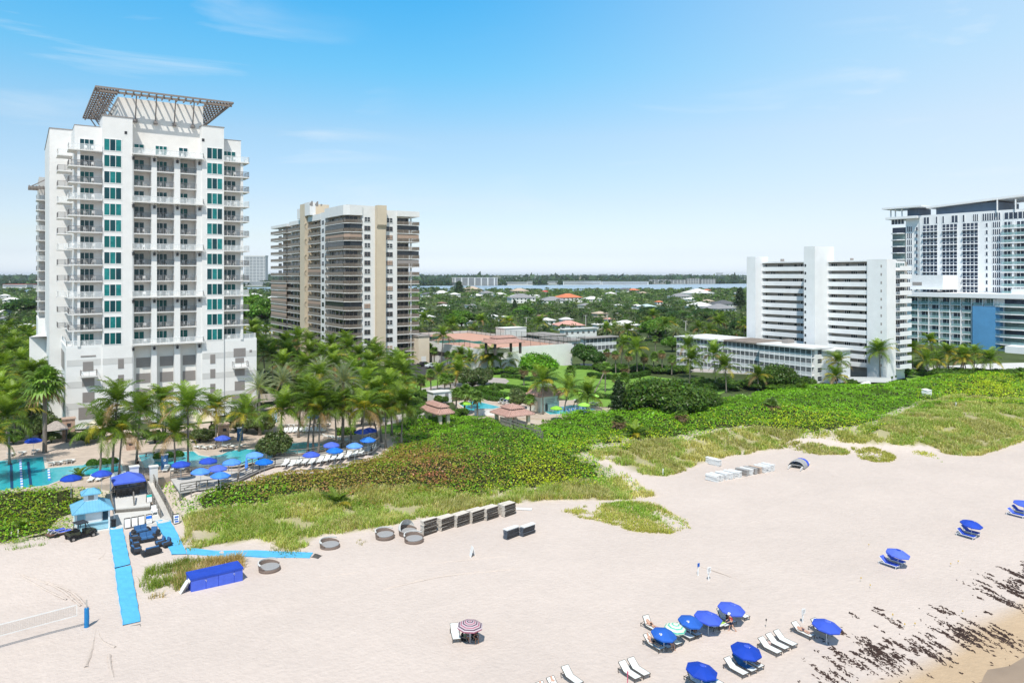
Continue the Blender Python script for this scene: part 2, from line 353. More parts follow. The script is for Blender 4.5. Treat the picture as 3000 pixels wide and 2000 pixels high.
k = np.clip((34.6 + (vnoise(A, B, 6, 2) - .5) * 2.2 - B) / 1.8, 0, 1)[..., None]; pig = pig * (1 - k) + wet * k
k = np.zeros(A.shape); px_, py_ = proj(A, B, Z + .3)
for q in (SHRUB,SHRUB_L,SHRUB_B,SHRUB_C,GR,GR2): k[near] = np.maximum(k[near],inpoly(px_[near],py_[near],q) * np.clip(edge_of(q)(A[near],B[near]) / 3.5,0,1))
k = np.maximum(k, np.clip((u - 34) / 8, 0, 1) * (A < 400))[..., None]; pig = pig * (1 - k) + soil * k
k = np.clip((u - 45) / 8, 0, 1)[..., None]; pig = pig * (1 - k) + (inl * (.7 + .9 * vnoise(A, B, 9, 4))[..., None]) * k
ni, nj = A.shape
idx = np.arange(ni * nj).reshape(ni, nj)
fc = np.stack([idx[:-1, :-1], idx[:-1, 1:], idx[1:, 1:], idx[1:, :-1]], -1).reshape(-1, 4)
me = npmesh('ground', np.stack([A, B, Z], -1).reshape(-1, 3), fc, ground_mat(), pig.reshape(-1, 3), smooth=True)
tag(link('ground', me), kind='structure')
def sheet(name, poly, z, m, kind='structure', zlow=.3, px=True):
 pts = [P(x, y, z) for x, y in poly] if px else [Vector((x, y, z)) for x, y in poly]
 if sum(pts[i - 1].x * pts[i].y - pts[i].x * pts[i - 1].y for i in range(len(pts))) < 0: pts.reverse()
 mb = MB(); mb.prism([(p.x, p.y) for p in pts], z - zlow, z, 0)
 o = mb.build(name, m)
 if kind: tag(o, kind=kind)
 return o
# sea and lagoon
SEAW = mat('shallow swash water', (.32, .235, .165), .3, .12, .25, spec=.15, bump=.15, bscale=1.2)
pts = [(s, 29.9 + .5 * math.sin(s * .21) + .4 * math.sin(s * .083 + 1)) for s in range(-100, 400, 3)]
mb = MB(); mb.prism([(400,-4000),(5000,-4000),(5000,32)] + [p for p in reversed(pts)] + [(-3000,29),(-3000,-4000)],-.9,-.5); tag(mb.build('sea',SEAW),kind='structure')
LAGW = mat('lagoon water', (.28, .36, .44), .25, .1, .01, spec=.3, bump=.1, bscale=.3)
pa = P(-300, 859, .3), P(110, 858, .3), P(800, 859, .3), P(1330, 852, .3), P(2250, 851, .3), P(3300, 850, .3)
pb = P(3300, 830, .3), P(2250, 830.5, .3), P(1330, 837, .3), P(800, 841, .3), P(110, 847, .3), P(-300, 847, .3)
mb = MB(); mb.prism([(p.x, p.y) for p in pa + pb], -.5, .3); tag(mb.build('lagoon', LAGW), kind='structure')
# lawns, paths and decks
def zz(poly, ox, oy, sc): return [(ox + x * sc, oy + y * sc) for x, y in poly]
sheet('lawn',[(1440,1100),(1520,1083),(1632,1070),(1690,1072),(1800,1088),(1960,1108),(2040,1128),(2000,1165),(1840,1190),(1740,1190),(1640,1165),(1480,1172),(1380,1150)],2.78,LAWN)
sheet('lawn', [(1170, 1118), (1290, 1112), (1345, 1130), (1480, 1150), (1480, 1172), (1330, 1160), (1170, 1165)], 2.77, LAWN)
sheet('lawn', [(2030, 1130), (2110, 1126), (2140, 1140), (2100, 1158), (2040, 1155)], 2.79, LAWN)
sheet('lawn', [(1090, 1240), (1160, 1222), (1230, 1225), (1230, 1262), (1100, 1270)], 2.79, LAWN)
sheet('lawn', [(2640, 1096), (2660, 1080), (2760, 1092), (2740, 1110), (2660, 1114)], 2.79, LAWN)
sheet('lawn', [(2480, 1128), (2520, 1124), (2540, 1138), (2490, 1140)], 2.79, LAWN)
sheet('path', [(1285, 1130), (1340, 1108), (1420, 1104), (1480, 1108), (1492, 1116), (1480, 1125), (1420, 1126), (1370, 1133), (1290, 1142)], 2.81, PATH)
sheet('path', [(1080, 1232), (1240, 1200), (1252, 1208), (1240, 1222), (1100, 1250)], 2.81, PATH)
sheet('path', [(1230, 1138), (1330, 1120), (1345, 1128), (1240, 1146)], 2.80, PATH)
sheet('road', [(1000, 1085), (1215, 1064), (1300, 1070), (1300, 1092), (1240, 1105), (1000, 1120)], 2.80, ASPH)
sheet('road', [(1700, 1064), (2400, 1095), (2420, 1105), (1700, 1074)], 2.80, PATH)
sheet('pavement', [(2420, 1095), (2800, 1080), (2860, 1092), (2560, 1126), (2430, 1130)], 2.70, CONC)
sheet('parking_lot', [(2000, 985), (2190, 975), (2190, 992), (2080, 1004)], 2.0, ASPH)
sheet('pavement', [(2660, 1078), (2900, 1064), (3100, 1060), (3100, 1088), (2860, 1096), (2700, 1092)], 2.75, CONC)
sheet('pool_deck',[(-260,1330),(0,1284),(190,1262),(420,1258),(640,1236),(800,1186),(1000,1196),(1112,1240),(1112,1280),(1000,1306),(860,1332),(700,1356),(600,1374),(480,1400),(330,1417),(120,1432),(0,1444),(-260,1475)],3.0,DECK,zlow=2.4)
sheet('pool_deck',zz([(690,885),(1080,838),(1500,890),(2100,866),(2400,950),(2380,1030),(1850,1075),(1500,1075),(930,1075),(760,970)],1150,950,.2551),2.95,DECK)
POOLS = []
def pool(poly, ox, oy, sc, z, label, wm=POOLW, lanes=()):
 c = [P(ox + x * sc, oy + y * sc, z) for x, y in poly]
 if sum(c[i - 1].x * c[i].y - c[i].x * c[i - 1].y for i in range(len(c))) < 0: c.reverse()
 cx = sum(p.x for p in c) / len(c); cy = sum(p.y for p in c) / len(c)
 t = thing('swimming_pool', label, 'pool', (cx, cy, z - .05))
 MB().prism([(p.x, p.y) for p in c], z - .04, z + .02).build('water', wm, t)
 mb = MB(); n = len(c)
 for i in range(n):                                   # coping stones: a raised rim following the edge
  a = c[i - 1]; b = c[i]; d = (b - a); 
  if d.length < .01: continue
  d.normalize(); q = Vector((d.y, -d.x, 0)) * .38
  a2 = a - d * .05; b2 = b + d * .05
  h = .07 + .003 * (i % 2)
  mb.prism([(a2.x, a2.y), (a2.x + q.x, a2.y + q.y), (b2.x + q.x, b2.y + q.y), (b2.x, b2.y)], z - .04, z + h)
 mb.build('coping', COPE, t)
 for (x0, y0, x1, y1, w, m) in lanes:
  a = P(ox + x0 * sc, oy + y0 * sc, z + .03); b = P(ox + x1 * sc, oy + y1 * sc, z + .03); lb = MB()
  if m is WHITE:
   k = int((b - a).length / .8)
   lb.bar(a + Vector((0, 0, .05)), b + Vector((0, 0, .05)), w * .4, .05)
   for j in range(k): lb.bar(a.lerp(b, j / k) + Vector((0, 0, .05)), a.lerp(b, (j + 1) / k) + Vector((0, 0, .05)), w, .12, j % 2)
   lb.build('lane_rope', [WHITE, BLUEP], t)
  else: lb.bar(a, b, w, .01); lb.build('lane_line', m, t)
 POOLS.append(t); return t
LANE = mat('navy lane tile', (.01, .06, .16), .3)
pool([(-130,668),(330,620),(345,712),(640,685),(700,655),(905,632),(955,738),(700,770),(480,795),(365,840),(0,885),(-130,902)],0,1100,.3826,3.0,'L-shaped lap pool with lane ropes beside the hotel',POOLD,((155,642,168,860,.28,WHITE),(85,672,92,868,.35,LANE),(215,660,238,848,.35,LANE),(372,720,378,800,.28,WHITE)))
pool([(1060,610),(1180,595),(1300,590),(1480,580),(1520,610),(1600,622),(1700,605),(1760,577),(1880,563),(2000,570),(2085,600),(2080,650),(1960,662),(1800,692),(1560,702),(1380,692),(1240,690),(1180,705),(1110,714)],0,1100,.3826,3.0,'curving lagoon-shaped hotel pool with planters at its edge')
pool([(600,990),(800,972),(1000,996),(1085,1035),(1010,1062),(860,1092),(690,1105),(560,1110),(500,1060)],700,1060,.2424,3.0,'small pale splash pool beside the boardwalk under coconut palms')
pool([(755, 905), (950, 880), (1240, 950), (1040, 1000), (860, 985)], 1150, 950, .2551, 2.95, 'turquoise park pool between the two tiled pavilions')
pool([(1690, 975), (2110, 925), (2340, 978), (2190, 1020), (1810, 1035)], 1150, 950, .2551, 2.95, 'turquoise park pool in front of the cream pool house')
# seaweed wrack and sand tracks
def wrack():
 V = []; st = (P(2860, 1760, 0) - P(2797, 1730, 0)).normalized(); sd_ = Vector((-st.y, st.x, 0))
 band = [((2230,2010),(2330,2060),1),((2330,1950),(2480,2010),1.2),((2440,1900),(2650,1950),1.0),((2560,1870),(2800,1930),1.1),((2650,1840),(2760,1885),1.3),((2740,1760),(2800,1790),.9),((2760,1830),(2960,1870),1.4),((2790,1730),(2990,1800),1.5),((2870,1700),(3020,1760),1.4),((2900,1670),(3050,1720),1.3),((2970,1650),(3060,1690),1.3),((2560,1770),(2590,1785),.25),((2500,1780),(2590,1800),.2),((2550,1880),(2600,1900),.4),((2590,1810),(2640,1830),.2),((2450,1830),(2700,1880),.15)]
 for (a, b, wt) in band:
  a_ = P(*a, 0); b_ = P(*b, 0); area = abs((b_ - a_).x * (b_ - a_).y)
  for c in range(int(4 + 15 * wt * min(1.6, area / 12))):
   p = P(random.uniform(a[0], b[0]), random.uniform(a[1], b[1]), 0); ln = random.choice((.4, .6, .9, 1.6, 2.6)) * wt ** .5
   for j in range(int(5 + ln * 20)):
    q = p + st * random.gauss(0, ln * .5) + sd_ * random.gauss(0, .07 + .03 * ln); l = random.uniform(.06, .26); an = random.gauss(0, .5)
    d = st * math.cos(an) + sd_ * math.sin(an); e_ = Vector((-d.y,d.x,0)) * random.uniform(.03,.09); z = float(zt(q.x,q.y)) + .012; h = random.uniform(.03,.11)
    a0 = q - d * l; b0 = q + d * l
    for t_ in (-1, 1): V += [(a0.x, a0.y, z), (q.x + e_.x * t_, q.y + e_.y * t_, z), (b0.x, b0.y, z), (q.x, q.y, z + h)]
 V = np.array(V); n = len(V) // 4; f = np.arange(n * 4).reshape(n, 4)
 fc = np.concatenate([f[:, [0, 1, 3]], f[:, [1, 2, 3]]])
 o = link('seaweed', npmesh('seaweed', V, fc, mat('dark seaweed', (.055, .032, .026), .8, .3, 3)))
 tag(o, 'dark seaweed strewn in streaks along the wet sand', 'seaweed', kind='stuff')
wrack()
def track(pts, w=.2, h=.05, n=40):
 mb = MB(); ps = [P(x, y, 0) for x, y in pts]; out = []
 for i in range(len(ps) - 1):
  p0 = ps[max(i - 1, 0)]; p1 = ps[i]; p2 = ps[i + 1]; p3 = ps[min(i + 2, len(ps) - 1)]
  for k in range(10):
   t = k / 10; out.append(.5 * ((2 * p1) + (p2 - p0) * t + (2 * p0 - 5 * p1 + 4 * p2 - p3) * t * t + (3 * p1 - p0 - 3 * p2 + p3) * t ** 3))
 for i in range(len(out) - 1):
  a, b = out[i], out[i + 1]; d = (b - a); 
  if d.length < 1e-4: continue
  d.normalize(); q = Vector((-d.y,d.x,0)) * w * (.7 + .5 * random.random()); za = float(zt(a.x,a.y)) - .0; zb = float(zt(b.x,b.y)); g = h * (.5 + .8 * random.random())
  mb.add([(a.x - q.x,a.y - q.y,za - .03),(a.x,a.y,za + g),(a.x + q.x,a.y + q.y,za - .03),(b.x - q.x,b.y - q.y,zb - .03),(b.x,b.y,zb + g),(b.x + q.x,b.y + q.y,zb - .03)],[(0,1,4,3),(1,2,5,4)])
 return mb
tm = MB()
for pl in ([(0,1640),(60,1610),(130,1598),(190,1590)],[(0,1650),(50,1625),(120,1605),(190,1596)],[(30,1660),(40,1630),(90,1610),(160,1600)],[(55,1690),(58,1650),(95,1620),(150,1605)],[(62,1690),(66,1655),(100,1627),(160,1610)],[(110,1680),(102,1660),(112,1640),(140,1625)],[(35,1655),(60,1700),(150,1720),(220,1745),(262,1790)],[(20,1640),(40,1690),(120,1730),(200,1760)],
           [(288,1850),(300,1880),(340,1900)],[(282,1845),(270,1900),(250,1960)],[(320,1920),(325,1960),(340,2010)],[(260,1640),(275,1630),(280,1615)],[(290,1655),(305,1645),(315,1620)],[(0,1690),(80,1705),(180,1735),(240,1780)],[(420,1720),(440,1690),(520,1700)],[(1120,1730),(1300,1690),(1500,1670),(1700,1640)],[(2050,1660),(2140,1690),(2200,1730),(2190,1790)],[(900,1700),(1200,1660),(1500,1630)]):
 m_ = track(pl, .13, .034); tm.add(m_.v, m_.f)
tag(tm.build('sand_ridges', mat('sand ridge', (.55, .468, .412), .95, .05, 2)), kind='structure')
# ------------------------------------------------------------------ buildings
def railing(mb, pts, h, post, panel, rail=.07, step=1.25, z=None):   # posts, top and bottom rail (slot 0), infill panel (slot 1)
 for i in range(len(pts) - 1):
  a = Vector(pts[i]); b = Vector(pts[i + 1]); n = max(1, round((b - a).length / step)); up = Vector((0, 0, 1))
  mb.bar(a + up * h, b + up * h, rail, rail, 0); mb.bar(a + up * .1, b + up * .1, rail * .7, rail * .7, 0)
  for k in range(n + 1):
   p = a.lerp(b, k / n); mb.bar(p, p + up * h, post, post, 0)
  if panel: mb.quad(a + up * .14, b + up * .14, b + up * (h - .06), a + up * (h - .06), 1)
def hotel():
 T = 163.0; t = thing('hotel_tower', 'white twenty-storey hotel tower with teal windows and a brown trellis crown', 'hotel', (25, T, 3))
 fl = [55.68 - 3.095 * k for k in range(13)]
 pl = P(153, 965, 18.5); MBK = 198
 # --- podium
 m = MB(); m.prism([(7.36,T),(18.53,T),(18.53,T + 1.3),(31.25,T + 1.3),(31.25,T),(42.2,T),(42.2,MBK),(pl.x - 5,MBK),(pl.x,pl.y)],3,18.3); m.build('podium',STUCCO,t)
 for z0, z1 in ((14.9, 16.1), (10.8, 12.0), (6.8, 8.0)):
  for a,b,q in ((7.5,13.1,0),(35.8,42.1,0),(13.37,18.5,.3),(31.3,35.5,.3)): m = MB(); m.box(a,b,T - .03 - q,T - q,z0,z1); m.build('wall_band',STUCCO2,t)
 m = MB()                                                        # terrace parapet with rail on the podium roof
 m.box(7.36,13.3,T,T + .25,18.3,18.75); m.build('parapet',WHITE,t); m = MB(); m.box(35.6,42.2,T,T + .25,18.3,18.75); m.box(41.95,42.2,T + .25,MBK,18.3,18.75); m.build('parapet',WHITE,t); m = MB()
 m.bar((7.4, T, 18.5), (pl.x, pl.y, 18.5), .25, .5); m.build('parapet', WHITE, t)
 # --- tower masses
 x0 = sT(145, 178)
 m = MB(); m.box(x0, 41.0, 178, 210, 3, zT(170, 378, 178)); m.box(8.85, 13.4, T + 1.7, 178, 18.3, 60.5); m.box(35.5, 39.4, T + 1.7, 178, 18.3, 60.4)
 m.box(13.37, 18.53, T - .3, T + 6, 3, 62.5); m.box(31.25, 35.52, T - .3, T + 6, 3, 62.5)
 m.build('tower_wall', STUCCO, t)
 m = MB(); m.box(16.2,31.95,T + 2.3,T + 29,18.3,66.9); m.box(18.54,31.24,T + 1.2,T + 2.29,3.1,18.1); m.build('penthouse_wall',mat('warm white stucco',(.755,.73,.69),.85,.05,.5),t)
 m = MB(); m.box(13.25,18.65,T - .42,T + 6.1,62.5,62.62); m.box(31.13,35.64,T - .42,T + 6.1,62.5,62.62); m.box(8.8,13.2,T + 1.65,T + 8,60.5,60.62); m.box(35.7,39.45,T + 1.65,T + 8,60.4,60.52); m.box(x0 - .1,41.1,177.9,210,zT(170,378,178),zT(170,378,178) + .15)
 m.build('coping', LOUV, t)
 m = MB()
 for a, b in ((18.53, 18.75), (21.89, 22.87), (26.06, 27.17), (30.26, 31.25)): m.box(a, b, T - .12, T + 2.2, 3, fl[1] + .0 + 3.0)
 m.build('column', STUCCO, t)
 # --- bay windows: three tall panes each
 for k in range(13):
  z = fl[k]
  for (a, b) in ((13.66, 16.63), (32.23, 35.24)):
   f = MB(); pw = (b - a - .3) / 3
   f.box(a - .08, b + .08, T - .36, T - .28, z + .12, z + .22, 0); f.box(a - .08, b + .08, T - .36, T - .28, z + 2.38, z + 2.48, 0)
   for j in range(4): x = a + j * (pw + .1) - .1; f.box(x, x + .1, T - .36, T - .28, z + .22, z + 2.38, 0)
   for j in range(3): x = a + j * (pw + .1); f.box(x, x + pw, T - .33, T - .27, z + .22, z + 2.38, 1 + (k * 7 + j * 5 + int(a) * 3) % 9 // 3)
   f.build('window', [WHITE, TEAL, TEAL2, TEAL3], t)
 # --- balconies with sliding doors
 CH = []
 def door(a, b, y, z, n=3, h=2.25):
  f = MB(); pw = (b - a) / n
  for j in range(n):
   f.box(a + j * pw,a + j * pw + pw - .09,y - .05,y + .05,z + .05,z + h,1); f.box(a + (j + 1) * pw - .09,a + (j + 1) * pw,y - .08,y + .05,z + .05,z + h,0)
  f.box(a - .1, a, y - .08, y + .05, z + .05, z + h, 0); f.box(a - .1, b, y - .08, y + .05, z + h, z + h + .1, 0)
  f.build('glass_door', [WHITE, TEAL3 if (int(z * 3 + a * 7)) % 3 else TEAL], t)
 nb = 0
 for k in range(13):
  z = fl[k]; wh = k in (0, 3, 6, 9, 12)
  if k < 12:
   m = MB(); m.box(7.7, 13.34, T - .55, T + 1.7, z - .22, z); m.box(7.7, 8.85, T + 1.7, T + 4.2, z - .22, z)
   b = m.build('balcony',SLABW,t); r = MB(); railing(r,[(7.8,T + 4.1,z),(7.8,T - .45,z),(13.3,T - .45,z)],1.05,.06,True); r.build('railing',[WHITE if wh else GREYM,PANW if wh else PANG],b)
  elif k == 12:
   r = MB(); railing(r,[(pl.x + .1,pl.y,18.75),(7.45,T + .12,18.75),(13.3,T + .12,18.75)],.9,.06,True); r.build('terrace_railing',[WHITE,PANW],t)
  if k: m = MB(); m.box(9.2, 9.68, T - .2, T + .35, z, fl[k - 1] - .22); m.build('balcony_post', STUCCO, t)
  door(9.75, 12.1, T + 1.65, z); door(8.83 - .03, 8.83, T + 2.0, z, 1) if 0 else None
  CH.append((10.6, T + .4, z)); CH.append((11.9, T + .5, z)); CH.append((8.4, T + .3, z))
  # right wing
  if k < 12:
   m = MB(); m.box(35.56, 40.6, T - .55, T + 1.7, z - .22, z); m.box(39.4, 40.6, T + 1.7, T + 3.6, z - .22, z)
   b = m.build('balcony',SLABW,t); r = MB(); railing(r,[(35.6,T - .45,z),(40.5,T - .45,z),(40.5,T + 3.5,z)],1.05,.06,True); r.build('railing',[WHITE if wh else GREYM,PANW if wh else PANG],b)
  else:
   r = MB(); railing(r, [(35.6, T + .12, 18.75), (42.1, T + .12, 18.75), (42.1, T + 8, 18.75)], .9, .06, True); r.build('terrace_railing', [WHITE, PANW], t)
  if k: m = MB(); m.box(38.9, 39.4, T - .2, T + .35, z, fl[k - 1] - .22); m.build('balcony_post', STUCCO, t)
  door(35.75, 38.3, T + 1.65, z)
  CH.append((36.6, T + .4, z)); CH.append((37.8, T + .4, z))
  # centre stack of three
  for q, (a, b_, da, db, n) in enumerate(((18.75, 21.89, 19.1, 20.9, 2), (22.87, 26.06, 22.95, 25.1, 3), (27.17, 30.26, 27.3, 29.0, 2))):
   if not wh:
    m = MB(); m.box(a, b_, T - .05, T + 2.3, z - .2, z); b = m.build('balcony', SLABW, t)
    r = MB(); railing(r, [(a + .02, T + .05, z), (b_ - .02, T + .05, z)], 1.05, .05, True, step=1.6); r.build('railing', [GREYM, PANG], b)
   door(da, db, T + 2.25, z, n)
   CH.append((da + .6, T + 1.2, z)); CH.append((db - .1, T + 1.1, z))
  if wh:
   m = MB(); m.box(18.4, 31.45, T - 1.15, T + 2.3, z - .24, z)
   for x in (18.6, 22.1, 23.2, 25.9, 27.0, 30.1, 31.2): m.box(x - .1, x + .1, T - 1.0, T - .3, z - .42, z - .24)
   b = m.build('balcony',SLABW,t); r = MB(); railing(r,[(18.5,T - .2,z),(18.5,T - 1.05,z),(31.35,T - 1.05,z),(31.35,T - .2,z)],1.05,.07,True,step=1.55); r.build('railing',[WHITE,PANW],b)
   for x in (18.64, 22.38, 26.6, 30.75):                    # lanterns under the projecting balconies
    l = MB(); l.box(x - .2,x + .2,T - .55,T - .15,z - 1.25,z - .75); l.box(x - .28,x + .28,T - .6,T - .12,z - .75,z - .68); l.box(x - .03,x + .03,T - .38,T - .32,z - .68,z - .42); l.build('lantern',DARKM,t)
 # --- louvres and little balconies of the podium
 def louv(px0, px1, py0, py1, y=T, mt=LOUV):
  a, b = sT(px0, y), sT(px1, y); z1, z0 = zT(px0, py0, y), zT(px0, py1, y); f = MB()  # white loungers: side rails in a darker resin copy, shade put into the colour
  f.box(a, b, y - .05, y - .01, z0, z1)
  k = int((z1 - z0) / .16)
  for j in range(k): f.box(a + .05, b - .05, y - .075, y - .05, z0 + .16 * j + .03, z0 + .16 * j + .12)
  f.build('louvre', mt, t)
 o = lambda x0, x1, y0, y1, y=T: louv(80 + x0 * .3189, 80 + x1 * .3189, 700 + y0 * .3189, 700 + y1 * .3189, y)
 for a, b, sh in ((1000, 1166, 0), (1218, 1376, -14), (1428, 1580, -24)):
  for y0, y1 in ((1092, 1182), (1236, 1326), (1380, 1468), (1522, 1610), (1665, 1740)): o(a, b, y0 + sh, y1 + sh, T + 1.2)
 for y0, y1 in ((1100, 1190), (1248, 1336), (1396, 1480)): o(833, 887, y0, y1, T - .3)
 for y0, y1 in ((1060, 1145), (1195, 1278), (1330, 1412), (1468, 1550)): o(1680, 1727, y0, y1, T - .3)
 for q in ((510,607,1128,1215),(503,617,1282,1355),(507,617,1410,1505),(470,655,1548,1660),(1895,2005,1005,1085),(1910,1990,1092,1140),(1905,1997,1196,1257),(1905,1997,1307,1393),(1877,2030,1437,1512),(2040,2064,1018,1040),(490,630,1072,1086)): o(*q)
 for a, b, zz_ in ((488, 640, 1262), (1888, 2025, 1180)):
  x0_, x1_ = sT(80 + a * .3189, T - .6), sT(80 + b * .3189, T - .6); z = zT(80 + a * .3189, 700 + zz_ * .3189, T - 1)
  m = MB(); m.box(x0_,x1_,T - 1.5,T - .02,z - .18,z); b_ = m.build('service_balcony',SLABW,t); r = MB(); railing(r,[(x0_ + .05,T - .05,z),(x0_ + .05,T - 1.45,z),(x1_ - .05,T - 1.45,z),(x1_ - .05,T - .05,z)],1.1,.06,False); r.build('railing',[BRNZ],b_)
 # vents near the top
 for x, y in ((905, 528), (1615, 595)): louv(80 + (x - 12) * .3189, 80 + (x + 12) * .3189, 220 + (y - 12) * .3189, 220 + (y + 14) * .3189, T - .3, DARKM)
 # garage openings on the angled side
 d = Vector((pl.x - 7.36, pl.y - T, 0)); nrm = Vector((d.y, -d.x, 0)).normalized() * -1
 if nrm.x > 0: nrm = -nrm
 for z0, z1 in ((13.6, 17.2), (9.5, 12.2), (5.4, 8.2)):
  f = MB()
  for a, b in ((.08, .42), (.47, .75), (.8, .97)):
   p = Vector((7.36, T, 0)) + d * a + nrm * .03; q = Vector((7.36, T, 0)) + d * b + nrm * .03
   f.quad((p.x, p.y, z0), (q.x, q.y, z0), (q.x, q.y, z1), (p.x, p.y, z1))
  f.build('garage_opening', LOUV, t)
 # --- side balconies and the rear wing
 for k in range(0, 12):
  z = fl[k]; m = MB(); m.box(6.3,8.84,171.5,176.5,z - .22,z); b = m.build('balcony',SLABW,t); r = MB(); railing(r,[(8.8,171.6,z),(6.4,171.6,z),(6.4,176.4,z)],1.05,.06,True); r.build('railing',[WHITE if k % 3 == 0 else GREYM,PANW if k % 3 == 0 else PANG],b)
 yR = 214.0; xr0, xr1 = sT(134, yR), sT(150, yR); zr = zT(140, 520, yR)
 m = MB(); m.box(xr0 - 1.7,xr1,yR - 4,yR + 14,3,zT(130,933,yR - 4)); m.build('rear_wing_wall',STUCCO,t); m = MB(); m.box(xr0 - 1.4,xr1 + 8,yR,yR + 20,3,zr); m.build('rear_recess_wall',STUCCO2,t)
 for k in range(1, 13):
  z = zT(130,558 + (k) * 29.3,yR); m = MB(); m.box(xr0 - 2.0,xr1 + .3,yR - 2,yR + 3,z - .22,z); b = m.build('balcony',SLABW,t); g = MB(); g.box(xr0 - .3,xr0 + .9,yR - .06,yR - .01,z + .05,z + 2.1); g.build('glass_door',DGLS,t); r = MB(); railing(r,[(xr0 - 1.9,yR + 3,z),(xr0 - 1.9,yR - 1.9,z),(xr1 + .2,yR - 1.9,z)],1.05,.06,True); r.build('railing',[WHITE if k % 3 == 1 else GREYM,PANW if k % 3 == 1 else PANG],b)
 z = zT(110, 552, yR); m = MB()
 for j in range(4): m.bar((xr0 - 3.6, yR - 3 + j * 2, z), (xr0 + 1, yR - 3 + j * 2, z), .3, .45)
 for j in range(6): m.bar((xr0 - 3.4 + j * .7, yR - 3.3, z + .35), (xr0 - 3.4 + j * .7, yR + 3.4, z + .35), .12, .2)
 m.bar((xr0 + .9, yR - 2, z + 2.6), (xr0 - 3.0, yR - 2, z + .2), .22); m.build('rear_trellis', BRNZ, t)
 # --- the trellis crown: a horizontal louvred frame round the penthouse, carried on struts
 zc = 67.7; X0, X1, Y0, Y1 = 12.2, 37.2, T - 1.0, 196.0; PX0, PX1, PY0 = 16.2, 31.95, T + 2.3 
 X0_in, X1_in, Y0_in, Y1_in = 16.0, 32.2, T + 2.2, 192.0
 m = MB()
 for a, b in (((X0, Y0), (X1, Y0)), ((X0, Y0), (X0, Y1)), ((X1, Y0), (X1, Y1)), ((X0, Y1), (X1, Y1))):
  m.bar((*a, zc), (*b, zc), .22, .34)
 m.bar((X0,Y0 + 1.1,zc - .45),(X1,Y0 + 1.1,zc - .45),.3,.4); m.bar((X0 + .4,Y0,zc - .35),(X0 + .4,Y1,zc - .35),.2,.3); m.bar((X1 - .4,Y0,zc - .35),(X1 - .4,Y1,zc - .35),.2,.3)
 n = 12
 for j in range(n + 1):
  x = X0_in + (X1_in - X0_in) * j / n; m.bar((x, Y0, zc - .12), (x, Y0_in + .2, zc - .4), .2, .36)
 for j in range(15):
  y = Y0 + (Y1 - Y0) * (j + .5) / 15
  m.bar((X0, y, zc - .12), (X0_in, y, zc - .3), .16, .3); m.bar((X1, y, zc - .12), (X1_in, y, zc - .3), .16, .3)
 m.build('trellis_frame', BRNZ, t)
 for j in range(7):
  for x in (X0 + .35 + j * .5, X1 - .35 - j * .62 - .3): m = MB(); m.box(x, x + .3, Y0 + .8, Y1, zc - .06, zc - .01); m.build('trellis_slat', BRNZ, t)
 m = MB()
 for x in (19.3, 22.9, 26.4, 29.9):
  m.bar((x, T + 2.2, 62.6), (x, T + .5, 67.2), .2); m.box(x - .35, x + .35, T + 1.7, T + 2.28, 62.2, 62.8)
 for y in (168, 172, 176, 181, 186, 191):
  m.bar((16.2, y, 62.4), (13.0, y, 67.2), .22); m.bar((31.9, y, 62.9), (36.3, y, 67.2), .2)
  m.bar((16.2, y, 65.4), (13.6, y, 67.2), .16)
 m.build('trellis_strut', BRNZ, t)
 # brick-and-tile entrance pavilion posts at the foot are separate things
 return CH
CHAIRS = hotel()
BW = mat('beige fin paint', (.62, .52, .39), .85, .05, .4)
RAILB = mat('tan balcony rail', (.27, .225, .185), .7, .08, 1.2)
TANSH = mat('tan storm shutter', (.42, .30, .23), .7, .08, 3)
WHT2 = mat('white masonry', (.75, .74, .72), .85, .04, .5, bump=.1, bscale=5)
